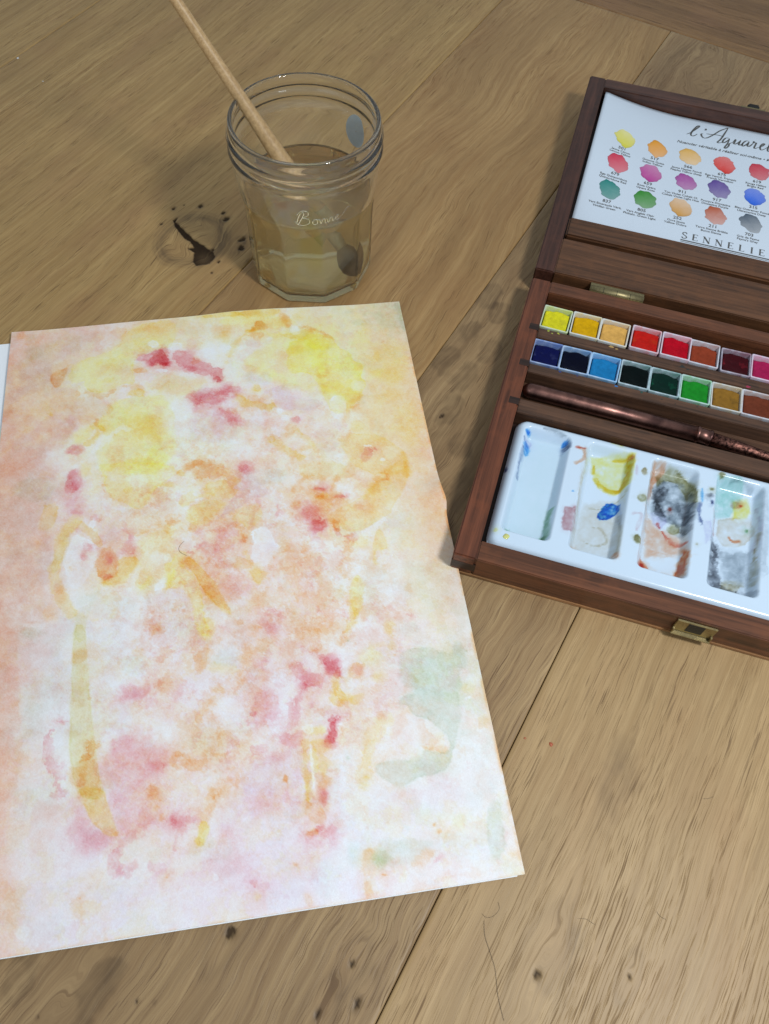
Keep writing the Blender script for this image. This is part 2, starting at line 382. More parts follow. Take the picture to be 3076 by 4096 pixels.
WASH = '''P S .55 6 0 1.5 0.0 -9,-14 852,-10 850,107 588,77 572,151 491,194 373,232 282,358 222,414 338,428 367,500 445,517 551,557 499,584 449,659 347,666 322,793 170,837 176,938 -60,909 -5,689
P S .5 8 0 1.5 0.0 -91,832 132,859 248,1173 275,1401 275,1663 194,1781 -47,1749
P P .5 8 0 1.5 0.0 206,868 326,883 354,1300 325,1669 393,1808 172,1778 132,1216
P S .3 8 0 1.5 0.0 1837,4 2100,0 2090,1175 1961,1159 1957,1025 1764,890 1789,704 1841,569 1835,452 1731,291 1699,218 1521,97 1531,-6
P Y .22 9 0 1.5 0.0 1837,4 2100,0 2090,1175 1961,1159 1957,1025 1764,890 1789,704 1841,569 1835,452 1731,291 1699,218 1521,97 1531,-6
P S .4 6 0 1.5 0.0 2102,1102 2109,2037 1944,2015 1968,1619 2003,1276
P G .15 8 0 1.5 0.0 1937,1206 2113,1103 2102,1692 1852,2003 1814,1654
P S .4 3 0 1.5 0.0 2101,1977 2112,2559 2093,2448 2059,2399 2070,2217 2011,2190 2046,2132
P S .65 1.2 0 1.2 0.0 13,1699 156,1733 161,1864 178,1978 197,2120 206,2314 193,2459 62,2440
P S .55 3 0 1.5 0.0 38,2390 190,2411 180,2548 179,2680 223,2759 247,2834 260,2905 238,2953 305,2980 350,3000 117,3018
P P .25 9 0 2 0.0 717,1290 1523,1393 1460,1951 714,1851
P P .25 9 0 2 0.0 768,1799 1521,1900 1432,2634 758,2539
P P .4 8 0 2 0.0 144,2484 807,2498 797,2984 187,2996
P P .35 8 0 2 0.0 757,2603 1443,2539 1388,2993 752,3005
P L .3 8 0 2 0.0 873,2735 1274,2716 1392,2958 865,2987
P T .5 5 0 1.5 0.0 87,125 215,88 356,66 466,71 435,143 297,216 213,264 198,376 217,435 170,429 77,432 40,287
S T .3 2 0 1 1.5 78,146 162,104 226,89
S T .3 2 0 1 1.4 324,77 378,68 461,70
P V .3 3 0 1 0.0 176,172 171,194 154,208 130,211 106,202 87,184 79,161 84,140 101,125 125,122 150,131 168,149
P T .35 1.5 0 1 0.0 170,345 214,378 223,435 181,430
P O .75 .8 .15 .6 0.0 216,315 279,286 305,275 282,365 263,405 242,410 213,357
P Y .42 1.2 .1 1 0.0 302,346 321,277 383,226 502,203 578,144 588,77 655,38 711,14 858,14 854,198 754,209 644,256 639,343 655,430 575,421 497,467 434,474 379,419 388,378 336,386
P G .3 3 0 1 0.0 574,292 567,309 547,320 520,322 493,314 473,298 466,279 473,262 492,251 519,249 546,257 566,272
P G .4 2 0 1 0.0 538,395 534,402 522,405 506,405 490,402 478,395 474,388 478,381 489,377 505,377 522,381 533,387
P G .4 3 0 1 0.0 599,78 655,38 739,9 733,63 627,97
S O .55 .9 0 2 1.2 333,434 371,466 423,459 476,500 523,478 570,441 629,441 677,461
S O .4 1.2 0 2 0.7 572,151 588,85 649,22 705,1
P R .7 1 .1 2 0.0 644,270 682,238 737,244 787,190 819,246 824,321 796,332 753,298 731,317 699,284
P R .6 1 0 2 0.0 745,304 743,313 738,319 731,321 724,317 719,310 718,301 720,292 725,286 731,284 738,287 743,295
P R .6 1 0 2 0.0 827,314 823,321 815,326 804,327 794,324 786,317 783,308 786,301 794,296 805,295 816,298 824,305
P O .7 1 0 2 0.0 699,346 694,353 682,356 666,357 650,353 638,346 634,338 638,332 650,328 666,328 682,331 694,338
P G .65 1.2 0 1 0.0 592,486 645,457 698,470 703,527 656,514
P Y .45 1.5 .2 1 0.0 525,553 592,513 847,523 837,1020 490,977 468,874 484,800 508,751 502,718 455,673 474,628 515,593
P G .3 5 0 1 0.0 749,701 737,740 703,764 656,769 610,753 576,720 563,679 575,641 609,615 656,610 703,626 737,660
P G .38 4 0 1 0.0 791,720 783,758 762,784 733,791 705,778 684,746 677,706 684,667 706,640 734,633 763,647 784,679
P Y .5 3 0 1 0.0 717,930 709,944 687,953 657,954 627,946 605,932 596,915 604,900 626,891 657,891 687,899 709,913
P G .3 3 0 1 0.0 779,804 775,816 764,824 748,826 733,820 722,809 718,796 722,784 733,775 749,774 764,779 775,790
P G .9 .8 .2 .8 0.0 455,673 501,678 507,718 482,722
S O .6 .6 0 1.5 0.6 450,672 469,628 515,593 525,553
S G .8 1.2 0 1.5 2.5 455,679 466,727 432,768 417,785
S O .4 1 0 2 0.8 427,761 462,739 497,717
S W .85 .6 0 1.5 2.5 605,714 569,713 533,741 493,782 469,811
P R .7 .8 .2 1.5 0.0 319,831 332,788 382,791 398,815 374,844 349,834
P P .6 5 0 1 0.0 223,449 339,463 540,528 520,580 449,659 347,666 302,790 218,806 215,584
P S .4 3 0 1 0.0 335,632 374,549 426,576 387,638 347,660
P W .6 4 0 1 0.0 336,877 329,904 308,922 279,925 248,914 225,891 216,862 222,834 243,816 273,812 303,824 326,847
P Y .4 2 0 1 0.0 359,700 450,672 431,742 382,787 341,770
P S .45 6 0 1 0.0 100,891 94,927 75,951 46,958 16,944 -8,914 -19,876 -14,840 5,815 34,808 65,822 89,853
P S .4 4 0 1 0.0 55,551 56,618 48,665 34,681 18,661 3,612 -7,544 -8,476 -1,427 13,410 30,431 45,483
P G .8 .8 0 1 0.0 246,583 245,589 240,593 234,594 227,591 222,586 220,580 222,574 226,570 232,569 239,572 244,577
P O .5 1 0 1 0.0 73,34 71,43 65,49 55,51 45,47 38,39 35,29 37,20 43,14 52,12 62,16 70,24
P G .85 1.2 .1 .8 0.0 962,3 1208,-2 1429,-1 1425,39 1292,47 1166,33 1018,25
P O .3 1 0 .8 0.0 1214,-1 1329,4 1327,36 1235,41
P O .8 1.2 0 1 0.0 1432,31 1471,52 1484,100 1474,139 1452,128 1428,71
P Y .5 4 0 1 0.0 1489,101 1460,121 1386,130 1286,125 1188,108 1116,83 1091,56 1118,36 1192,27 1293,32 1393,49 1465,75
P O .9 .8 .2 1 0.0 1291,63 1325,71 1353,117 1337,131 1286,133 1262,146 1282,101
P G .7 .8 0 1 0.0 1297,142 1291,151 1278,156 1261,157 1245,153 1233,144 1229,134 1234,125 1247,119 1264,119 1281,123 1293,132
S G .6 1 .1 .8 1.9 1122,333 1148,269 1185,206 1239,151 1292,126
P O .6 1 0 2 0.0 1328,176 1322,185 1307,190 1287,191 1268,186 1254,177 1249,167 1255,158 1270,153 1290,153 1310,157 1324,166
P P .6 1.2 0 1 0.0 1313,228 1306,242 1289,251 1266,253 1244,246 1228,233 1223,218 1230,203 1248,194 1270,193 1292,199 1308,212
P S .4 5 0 1 0.0 1010,86 989,115 935,131 863,131 790,115 737,86 718,53 738,24 792,8 865,7 938,24 992,53
P O .45 2 0 2 0.0 1155,126 1148,144 1128,156 1103,158 1078,150 1060,134 1054,114 1062,96 1081,84 1107,81 1132,90 1150,106
P G .4 2 0 1 0.0 1158,172 1153,195 1142,210 1128,214 1114,207 1105,189 1102,166 1107,143 1118,128 1133,123 1147,131 1156,149
P S .45 2 0 2 0.0 901,151 957,142 977,235 953,277 916,228
P W .8 1.2 0 1 0.0 812,178 884,164 905,212 860,236 816,224
P W .75 1.6 0 1 0.0 1076,246 1069,279 1052,301 1029,308 1008,296 992,270 988,236 995,203 1012,180 1035,173 1057,185 1072,212
P W .8 1 0 1 0.0 773,174 768,188 756,198 739,200 723,194 711,182 707,166 711,152 723,142 740,140 757,146 769,158
P R .7 1 .1 2 0.0 723,265 784,190 822,232 826,306 793,331 755,313 722,323
P R .62 1 .1 2 0.0 844,234 910,235 963,300 1049,361 1104,368 1096,410 1087,474 1045,447 1036,418 1003,421 955,394 928,383 885,349 842,308
P R .6 1 0 2 0.0 826,313 823,322 815,328 804,329 793,325 785,318 782,308 785,300 793,294 804,293 815,296 823,304
P R .75 1 0 2 0.0 1097,450 1093,464 1083,473 1071,475 1059,470 1051,459 1048,444 1052,430 1061,421 1074,418 1086,424 1094,435
P R .6 1 0 2 0.0 961,373 958,381 949,387 939,388 928,385 920,377 917,368 920,359 929,353 940,352 950,356 958,363
P R .6 1 0 2 0.0 907,352 905,357 898,360 890,361 882,359 876,354 874,348 877,343 883,340 891,339 899,342 905,346
P O .35 1 0 2 0.0 990,318 985,332 973,341 956,343 940,337 928,325 924,310 929,296 942,287 958,285 975,290 986,303
P W .85 .8 0 2 0.0 954,408 949,420 935,427 916,429 897,423 883,412 878,399 884,387 898,380 917,379 936,384 950,395
P W .8 .8 0 2 0.0 825,357 820,367 806,373 787,374 768,369 754,360 749,348 754,338 768,332 787,331 806,336 820,346
P R .35 2 0 4 0.0 907,551 978,510 1065,478 1130,486 1161,525 1137,564 1070,618 1120,679 1168,752 1137,755 1047,650 1015,653 951,659 926,615
P R .5 1 0 4 0.0 1082,585 1072,605 1048,617 1016,619 985,610 962,592 954,570 963,550 987,538 1020,536 1052,546 1074,564
P R .5 1 0 4 0.0 986,574 981,594 969,608 953,611 937,604 926,587 922,566 927,546 939,532 956,529 971,536 983,553
P R .5 1 0 4 0.0 1127,542 1121,555 1107,564 1088,565 1070,559 1056,548 1052,533 1058,520 1072,511 1091,509 1110,515 1123,527
P R .6 1 0 3 0.0 1166,532 1161,546 1151,555 1137,557 1124,552 1115,540 1112,526 1116,512 1127,503 1140,501 1153,507 1163,518
P R .45 1 0 4 0.0 1150,721 1138,726 1118,717 1096,698 1077,674 1067,650 1068,634 1080,629 1100,638 1122,657 1141,682 1151,705
P R .5 1 0 3 0.0 1172,732 1168,744 1159,751 1147,753 1136,748 1128,739 1125,727 1129,715 1138,708 1150,706 1162,711 1170,720
P L .75 3 0 1.5 0.0 940,671 1015,653 1108,691 1156,784 1131,846 1027,866 925,834 928,736
P R .25 2 0 2 0.0 1084,755 1078,774 1064,787 1046,790 1028,783 1015,767 1011,746 1017,727 1031,714 1049,711 1067,718 1080,735
P G .7 1 .1 1.5 0.0 1149,544 1191,563 1232,596 1274,615 1299,639 1354,624 1355,673 1316,689 1240,639 1185,659 1162,595
P O .5 1 0 1.5 0.0 1292,627 1284,633 1269,633 1251,625 1235,612 1225,598 1224,585 1232,579 1247,580 1265,587 1281,600 1291,615
P G .6 1 0 1.5 0.0 1290,540 1285,554 1275,563 1261,565 1248,559 1239,548 1236,534 1241,520 1251,511 1265,509 1278,514 1287,526
P G .35 3 0 1.5 0.0 722,438 831,343 883,414 1023,445 978,503 896,542 721,480
S O .3 1 0 2 0.9 721,473 786,459 824,421
P Y .42 3 0 1 0.0 1341,162 1661,175 1612,613 1315,493 1230,382 1217,322 1393,222
P G .6 1.2 0 1 0.0 1397,169 1476,178 1560,148 1638,173 1587,213 1505,235
S O .6 .8 0 1.5 0.8 1538,138 1583,151 1627,171 1658,206
P W .9 .6 0 1 0.0 1524,160 1519,175 1510,185 1498,188 1487,182 1480,170 1479,155 1483,140 1492,129 1504,126 1515,132 1522,144
P L .75 1.2 0 1.5 0.0 1289,547 1367,535 1424,506 1429,577 1468,624 1607,654 1604,682 1513,712 1423,701 1356,659 1351,596
P P .5 2 0 1 0.0 1568,705 1556,721 1525,730 1485,729 1445,720 1417,704 1408,686 1420,670 1451,661 1491,662 1531,671 1559,687
P R .55 1 0 2 0.0 1466,757 1462,764 1454,769 1443,770 1433,766 1426,760 1423,752 1427,745 1435,741 1446,740 1456,743 1464,750
P W .9 .8 0 1.5 0.0 1397,692 1393,701 1385,708 1374,709 1363,705 1356,697 1354,686 1358,677 1366,670 1377,669 1388,673 1395,681
P W .9 .8 0 1.5 0.0 1419,742 1415,751 1407,758 1396,759 1386,755 1379,747 1377,737 1380,727 1389,721 1400,719 1410,723 1417,731
S G .7 .8 .1 .8 2.8 1313,868 1366,920 1405,957 1453,995
S G .9 .4 0 .5 0.4 1301,854 1314,848 1328,860 1327,880 1312,883 1300,870 1301,854
S G .5 .8 0 .8 2.0 1449,819 1486,876 1522,933
P O .4 1.2 0 2.5 0.0 1438,824 1432,840 1420,851 1404,853 1388,847 1378,834 1375,817 1381,801 1393,790 1409,788 1425,794 1435,807
P O .45 1.2 0 2.5 0.0 1523,821 1518,831 1506,836 1490,837 1474,833 1463,824 1460,814 1465,804 1478,799 1494,798 1509,802 1520,811
P O .4 1.2 0 2.5 0.0 1510,944 1505,952 1493,956 1478,956 1462,952 1452,945 1448,937 1453,929 1465,925 1481,925 1496,929 1507,936
P S .45 2 0 2.5 0.0 1232,826 1226,855 1213,874 1197,880 1182,871 1172,848 1170,818 1176,789 1188,769 1205,763 1220,773 1230,796
S S .45 1.5 0 2 2.5 1292,658 1296,747 1273,909
S O .7 1 0 2.5 1.5 905,984 941,957 1002,959 1042,989 1074,961
P S .5 1.5 0 2 0.0 1051,1015 1042,1032 1019,1043 989,1044 959,1035 937,1019 930,1000 938,982 961,971 992,970 1022,979 1043,995
P O .6 1 0 2 0.0 879,1015 876,1021 868,1024 858,1025 848,1022 841,1017 839,1010 841,1004 849,1001 859,1000 869,1003 876,1009
P R .55 1 0 2.5 0.0 1198,1020 1194,1032 1184,1040 1171,1042 1159,1037 1150,1027 1147,1014 1152,1002 1161,994 1174,992 1187,997 1196,1008
P W .6 2 0 1.5 0.0 1239,950 1230,964 1209,973 1181,974 1153,967 1133,953 1126,936 1135,921 1156,912 1185,911 1213,919 1233,933
P Y .45 5 0 1 0.0 800,915 793,952 774,977 749,984 724,970 705,941 699,902 706,865 725,839 750,832 776,846 794,876
P W .7 5 0 1 0.0 913,701 903,760 879,800 848,812 817,792 795,747 788,686 797,627 821,585 853,572 884,592 906,640
P V .3 2 0 1.5 0.0 1268,459 1263,480 1250,494 1233,498 1217,490 1206,473 1203,451 1209,431 1222,416 1239,412 1255,420 1266,437
P C .4 1.5 0 1.5 0.0 1344,475 1338,492 1323,504 1303,506 1285,499 1272,485 1268,466 1274,449 1289,438 1309,435 1327,442 1340,457
P O .35 1.5 0 2 0.0 1284,396 1278,408 1263,415 1244,417 1225,411 1212,400 1207,387 1213,375 1228,367 1247,366 1266,372 1280,382
P P .5 1.5 0 2 0.0 1332,275 1323,297 1301,311 1273,314 1246,304 1227,286 1221,263 1229,241 1251,227 1279,224 1307,233 1326,252
P W .5 3 0 1 0.0 1167,411 1161,439 1148,459 1131,465 1115,455 1105,433 1102,404 1108,375 1121,355 1138,350 1154,359 1164,382
P V .8 3 0 .6 0.0 2062,13 2103,5 2099,225 2082,223 2078,104
S V .45 3 0 .6 1.7 2098,49 2093,302
P V .35 2 0 1 0.0 1907,140 1899,151 1881,158 1858,158 1835,153 1819,142 1815,130 1822,119 1840,112 1864,112 1887,117 1902,128
P W .5 1.5 0 1 0.0 1954,141 1948,147 1935,150 1917,150 1900,146 1888,140 1884,134 1890,128 1903,125 1921,125 1938,129 1950,135
P Y .6 .8 .12 1.2 0.0 1450,244 1510,220 1599,184 1692,225 1704,273 1738,322 1781,342 1786,395 1837,438 1821,509 1836,562 1798,635 1771,674 1733,711 1696,748 1627,739 1620,656 1598,611 1591,526 1542,462 1432,449
P Y .6 3 0 1 0.0 1686,278 1675,300 1648,313 1614,315 1581,305 1558,286 1551,263 1562,241 1589,227 1624,225 1657,235 1680,255
P Y .5 3 0 1 0.0 1796,649 1786,669 1765,682 1737,684 1711,675 1693,658 1688,636 1698,616 1720,603 1748,601 1774,610 1792,627
P Y .4 3 0 1 0.0 1712,575 1701,596 1678,608 1647,610 1618,601 1598,583 1592,561 1603,541 1626,528 1657,526 1687,535 1707,553
P G .45 2 0 1 0.0 1536,299 1528,313 1511,322 1488,323 1466,317 1451,304 1446,289 1454,274 1471,265 1494,264 1516,270 1531,283
P G .5 .8 0 .6 0.0 1794,418 1834,438 1821,473 1781,475
P G .4 2 0 1 0.0 1629,580 1624,597 1614,609 1603,612 1593,606 1586,593 1585,575 1590,558 1599,546 1611,542 1621,548 1628,562
P G .4 1.5 0 1 0.0 1940,390 1934,410 1924,424 1912,428 1901,421 1895,406 1895,385 1901,365 1912,351 1924,347 1934,354 1940,370
P W .45 4 0 1 0.0 1588,496 1574,516 1541,528 1496,529 1453,518 1423,499 1413,476 1427,456 1460,444 1505,443 1548,454 1579,474
P W .85 1 0 1 0.0 1634,630 1680,614 1714,688 1700,762 1669,792 1633,774 1624,712
P W .7 1.5 0 1 0.0 1820,581 1812,600 1797,612 1779,615 1762,608 1751,592 1748,573 1756,554 1771,541 1789,538 1806,545 1818,561
S O .6 .7 0 2 0.7 1519,120 1602,161 1682,216 1706,258
S O .5 .7 0 2 0.9 1594,494 1662,480
P O .6 1 0 2 0.0 1774,716 1769,723 1760,727 1747,728 1736,724 1728,718 1725,710 1729,703 1739,699 1751,698 1763,701 1771,708
S O .5 .8 0 2 0.9 1797,642 1771,674
S O .4 .8 0 2 0.9 1708,736 1693,775
P Y .3 8 0 1 0.0 2085,452 2061,523 2020,571 1973,585 1932,561 1907,505 1906,431 1928,359 1970,308 2018,293 2061,319 2085,377
P G .25 3 0 1 0.0 1995,515 1984,528 1958,536 1924,536 1891,528 1869,515 1862,499 1873,486 1899,478 1933,478 1965,486 1988,500
P G .3 3 0 1 0.0 2014,675 2003,691 1977,701 1943,701 1912,693 1890,678 1883,659 1895,643 1921,633 1954,632 1986,641 2008,656
P Y .3 6 0 1 0.0 2069,840 2051,905 2023,950 1994,964 1970,944 1959,894 1962,827 1980,761 2008,714 2038,699 2062,720 2073,772
S L .4 3 0 1 3.3 1708,242 1798,389 1840,497 1800,705
P G .38 .7 .25 .8 0.0 1713,871 1775,885 1867,916 1937,983 1969,1046 1961,1159 1731,1130 1642,921 1687,907
P G .4 2 0 1 0.0 1787,840 1779,859 1763,872 1744,875 1726,867 1715,851 1712,831 1720,812 1735,799 1755,796 1773,803 1784,819
P R .45 .8 .2 2.5 0.0 1784,971 1837,978 1838,1004 1793,1024 1743,1043 1760,994
P W .9 .5 0 1 0.0 1856,1057 1854,1062 1850,1065 1845,1065 1840,1063 1836,1060 1836,1055 1838,1050 1842,1047 1847,1047 1852,1048 1856,1052
P W .9 .5 0 1 0.0 1812,965 1809,968 1801,969 1790,969 1780,967 1772,963 1770,960 1773,957 1781,956 1792,956 1802,958 1809,961
S O .55 .6 0 1.5 0.6 1654,910 1687,901 1714,858
S G .6 1.2 0 1 2.5 1956,1031 1956,1095 1951,1158
P L .6 1.5 0 1.5 0.0 1640,941 1630,956 1608,965 1579,966 1551,958 1531,944 1525,927 1535,912 1557,902 1586,902 1615,909 1634,924
P T .35 2 0 1.5 0.0 1643,876 1634,889 1613,898 1587,898 1561,891 1543,878 1538,863 1546,849 1567,841 1593,840 1619,847 1637,860
P P .4 3 0 1.5 0.0 1634,720 1623,739 1598,751 1566,753 1534,743 1512,726 1506,705 1517,685 1542,673 1575,671 1606,681 1628,699
P O .45 1.2 0 2 0.0 1698,1101 1693,1119 1684,1132 1673,1135 1664,1129 1658,1115 1657,1096 1662,1078 1672,1065 1683,1061 1692,1068 1698,1082
P V .38 3 .1 1 0.0 85,964 172,957 272,999 267,1076 182,1107 98,1061
P T .42 2 .15 1 0.0 71,1264 107,1246 186,1312 275,1401 277,1534 201,1550 112,1565 88,1430
P T .3 3 0 1 0.0 94,1142 200,1167 199,1303 106,1235
P G .42 1 .15 .8 0.0 205,1248 232,1136 211,1105 298,1121 300,1168 285,1235 243,1258
P T .3 1 0 .8 0.0 205,1248 239,1184 300,1168 285,1235 243,1258
P R .72 .7 .2 1.2 0.0 329,958 352,917 389,965 395,1015 383,1067 319,1059 326,1006
P R .5 1 0 2 0.0 366,1011 365,1017 361,1021 356,1022 351,1020 348,1015 346,1008 347,1003 351,999 355,997 360,1000 364,1005
P R .28 4 0 1.5 0.0 419,1137 413,1162 394,1179 368,1183 341,1172 321,1151 312,1123 318,1098 337,1080 364,1077 391,1087 411,1109
P R .45 2 0 2 0.0 411,1182 407,1188 397,1192 382,1191 368,1188 357,1182 353,1175 357,1169 367,1166 382,1166 396,1169 407,1175
P G .5 1.5 0 1.5 0.0 437,934 434,955 426,970 414,974 401,967 391,950 387,928 390,907 398,892 411,887 423,895 433,912
P S .45 3 0 2 0.0 183,1267 305,1260 309,1350 247,1397 186,1312
S G .42 .8 .25 .6 5.3 379,1224 334,1287 315,1378 296,1457 300,1537 336,1620 384,1697
S Y .35 2 0 .6 4.5 379,1224 334,1287 315,1378 296,1457
P O .35 2 0 2 0.0 352,1570 350,1601 343,1623 332,1629 320,1620 311,1596 306,1564 307,1533 315,1511 326,1504 338,1514 347,1538
S G .55 .8 .15 .8 3.2 408,1245 458,1302 488,1362
P R .65 1 0 2 0.0 395,1272 394,1280 390,1286 384,1287 378,1284 373,1278 371,1269 372,1260 377,1255 382,1253 389,1256 393,1263
S R .4 .8 0 2.5 1.2 465,1224 494,1250 507,1297 487,1323
P O .75 1.5 .1 1.5 0.0 497,1374 554,1398 583,1473 579,1537 525,1561 460,1548 481,1460
P R .35 1.5 0 1.5 0.0 517,1404 550,1425 546,1468 518,1454
P R .75 1.2 0 2 0.0 552,1541 549,1548 543,1553 534,1554 524,1550 518,1544 515,1536 517,1529 524,1525 533,1524 542,1527 549,1533
P R .6 1.2 0 2 0.0 553,1453 551,1461 547,1466 541,1468 535,1465 531,1458 529,1450 531,1442 535,1436 541,1435 547,1438 551,1444
P G .75 1.2 .1 1 0.0 569,1444 672,1441 653,1504 589,1575 521,1587 501,1553 579,1526
P R .38 2 0 2 0.0 595,1297 653,1305 663,1429 583,1429 601,1366
P R .45 1.2 0 2 0.0 648,1432 643,1437 630,1439 611,1437 592,1434 578,1428 573,1423 578,1418 592,1417 611,1418 630,1421 643,1427
P P .6 4 0 1 0.0 596,1331 588,1358 568,1376 540,1380 511,1369 490,1346 482,1317 489,1289 509,1271 538,1267 566,1279 588,1302
P W .85 .8 0 .8 0.0 372,1291 435,1322 468,1349 484,1411 459,1505 384,1595 344,1506 332,1435 347,1372
P P .45 3 0 1 0.0 463,1506 458,1537 440,1558 415,1563 389,1551 370,1525 362,1492 367,1461 385,1440 410,1434 436,1446 456,1473
P R .6 1.2 0 2 0.0 435,1419 433,1426 428,1432 420,1433 411,1430 405,1423 403,1414 405,1406 410,1401 418,1400 427,1403 433,1410
P R .5 1.2 0 2 0.0 465,1376 463,1381 458,1383 451,1384 443,1382 437,1377 435,1372 437,1367 442,1364 450,1364 458,1366 463,1371
P O .35 2 0 2 0.0 388,1469 385,1482 376,1491 362,1492 348,1487 337,1476 333,1462 336,1449 346,1440 360,1439 374,1444 384,1455
P W .8 .8 0 1.5 0.0 480,1260 477,1277 469,1288 457,1291 445,1285 436,1271 432,1254 435,1237 443,1226 455,1223 467,1229 477,1242
P Y .4 1.2 .2 1.2 0.0 476,902 839,946 837,1039 746,1082 696,1189 657,1208 608,1149 540,1116 505,1064 493,978
S O .45 .7 0 2 0.6 487,940 505,1064 540,1116 603,1142
S G .7 .7 0 1 0.6 731,1078 786,1069 815,1082
P G .5 1.2 0 1 0.0 635,1084 633,1089 626,1093 618,1093 609,1091 603,1086 600,1079 603,1074 609,1070 618,1069 626,1072 633,1077
P W .55 2.5 0 1 0.0 617,999 611,1020 593,1033 568,1036 543,1027 525,1009 518,987 524,966 542,953 567,950 592,959 610,977
P W .6 2.5 0 1 0.0 707,1041 701,1059 684,1070 662,1072 640,1064 623,1049 617,1030 623,1012 639,1001 662,999 684,1007 701,1022
P W .55 2.5 0 1 0.0 846,1028 841,1046 826,1057 806,1060 786,1052 772,1037 767,1018 772,1000 787,988 807,986 827,993 841,1009
P T .3 3 0 1.5 0.0 834,1159 826,1194 808,1217 784,1224 759,1211 742,1183 736,1147 742,1112 761,1088 786,1081 810,1094 828,1123
P T .25 3 0 1.5 0.0 779,1240 772,1257 754,1267 730,1269 706,1261 688,1246 682,1228 688,1211 706,1201 730,1199 755,1207 772,1222
S O .38 2 0 2.5 2.5 667,1335 729,1314 812,1279
P Y .3 3 0 1 0.0 658,1339 831,1316 826,1579 704,1642 635,1597 681,1480
P W .6 3 0 1 0.0 804,1480 795,1500 772,1513 742,1515 712,1505 690,1487 681,1464 690,1443 712,1430 743,1428 773,1438 796,1457
P W .8 .8 0 .8 0.0 704,1648 751,1591 797,1570 778,1626 727,1651
P W .8 .8 0 .8 0.0 631,1586 663,1494 672,1506 654,1583
S Y .5 1.2 0 1 3.0 663,1632 714,1575
S Y .5 1.2 0 1 2.8 827,1526 797,1602
P C .3 6 0 1 0.0 658,1688 640,1716 591,1732 524,1731 456,1714 406,1685 387,1652 404,1623 453,1607 521,1608 590,1625 640,1655
P S .45 2 0 2.5 0.0 308,1611 307,1624 300,1632 292,1634 282,1630 275,1619 272,1606 274,1594 280,1585 289,1583 298,1587 305,1598
P O .35 2 0 1 0.0 312,1683 309,1700 298,1711 282,1714 267,1707 254,1693 249,1674 252,1657 263,1646 279,1643 295,1650 307,1664
P W .7 2 0 1.5 0.0 249,1739 244,1748 230,1754 210,1754 190,1748 175,1739 169,1728 173,1719 188,1714 207,1714 228,1719 243,1728
P V .3 2 0 1.5 0.0 290,1774 283,1785 261,1791 230,1790 199,1783 176,1771 167,1758 174,1746 196,1740 227,1741 258,1749 281,1761
P S .32 3 0 3 0.0 766,1818 758,1836 735,1848 703,1849 672,1839 649,1822 641,1801 649,1782 672,1771 704,1770 735,1779 758,1797
S G .4 1.5 0 2 1.4 479,1740 551,1737
S K .7 .8 .1 .8 4.5 421,1722 415,1811
P O .65 1.2 0 2.5 0.0 1016,984 1008,992 985,996 955,995 925,989 903,979 895,969 904,960 926,956 956,958 987,964 1009,973
P O .5 1 .15 2 0.0 939,1021 1001,979 1072,994 1151,1047 1143,1095 1068,1074 978,1069 943,1046
P G .65 1 0 1.5 0.0 884,1020 881,1030 873,1036 863,1037 853,1033 846,1025 844,1015 846,1006 854,999 864,998 874,1002 881,1010
P G .5 1 .1 1.5 0.0 977,1075 1058,1073 1149,1078 1136,1113 1105,1127 1144,1150 1092,1192 994,1161 966,1110
P W .55 2 0 1 0.0 1052,1096 1047,1111 1036,1121 1020,1123 1006,1117 995,1104 992,1089 996,1074 1008,1064 1023,1062 1038,1068 1048,1081
S G .55 1 0 2.5 1.7 865,1181 914,1163 994,1161
S O .5 .7 0 2 0.5 939,1015 948,1053 972,1086 970,1123 994,1150
P R .5 1.5 0 3 0.0 1201,1022 1196,1034 1185,1042 1171,1043 1157,1038 1148,1028 1145,1015 1149,1003 1160,995 1174,994 1188,999 1198,1009
P L .85 .8 0 1.2 0.0 1132,1020 1220,1068 1226,1136 1278,1173 1242,1193 1191,1198 1159,1230 1067,1288 1007,1304 1049,1257 1091,1203 1164,1159 1110,1128 1147,1102
P T .45 1 0 1 0.0 1265,1114 1262,1121 1253,1126 1242,1127 1230,1123 1223,1116 1220,1108 1224,1101 1232,1096 1244,1095 1255,1099 1263,1105
P V .32 3 0 1.5 0.0 1382,1094 1371,1118 1348,1133 1317,1135 1287,1125 1267,1105 1260,1079 1270,1056 1294,1040 1325,1037 1355,1048 1376,1069
P W .75 2 0 1 0.0 1430,1125 1422,1141 1404,1151 1381,1153 1359,1145 1344,1131 1339,1114 1347,1098 1364,1087 1388,1086 1410,1093 1425,1107
S O .5 .6 0 1.5 0.6 1429,1131 1482,1113 1553,1128
P O .65 1 0 2 0.0 1434,1183 1430,1188 1421,1191 1408,1191 1396,1188 1387,1183 1384,1177 1388,1172 1398,1169 1410,1170 1423,1173 1432,1178
S O .5 1 0 2.5 1.3 1438,1199 1495,1188
P R .65 1.2 0 2.5 0.0 1561,1190 1557,1199 1547,1204 1534,1205 1521,1201 1513,1193 1511,1184 1515,1175 1525,1170 1538,1169 1550,1173 1559,1181
P O .8 1.2 0 2 0.0 1546,1231 1541,1239 1529,1244 1514,1245 1499,1240 1489,1233 1486,1223 1491,1215 1503,1210 1518,1209 1533,1213 1543,1221
P O .6 1 0 2.5 0.0 1416,1265 1414,1270 1408,1273 1400,1274 1393,1271 1388,1267 1386,1261 1389,1256 1395,1253 1402,1253 1410,1255 1415,1260
P Y .42 1.5 0 1 0.0 878,1218 993,1179 1091,1203 1034,1261 997,1314 929,1328 886,1289
P G .4 1.2 .1 1 0.0 1118,1260 1209,1224 1237,1263 1234,1298 1180,1372 1160,1369 1134,1326 1085,1314
S O .4 1.2 0 3 2.0 979,1289 1034,1255 1040,1244
S R .32 1.5 0 3 1.8 933,1352 986,1353 1044,1349
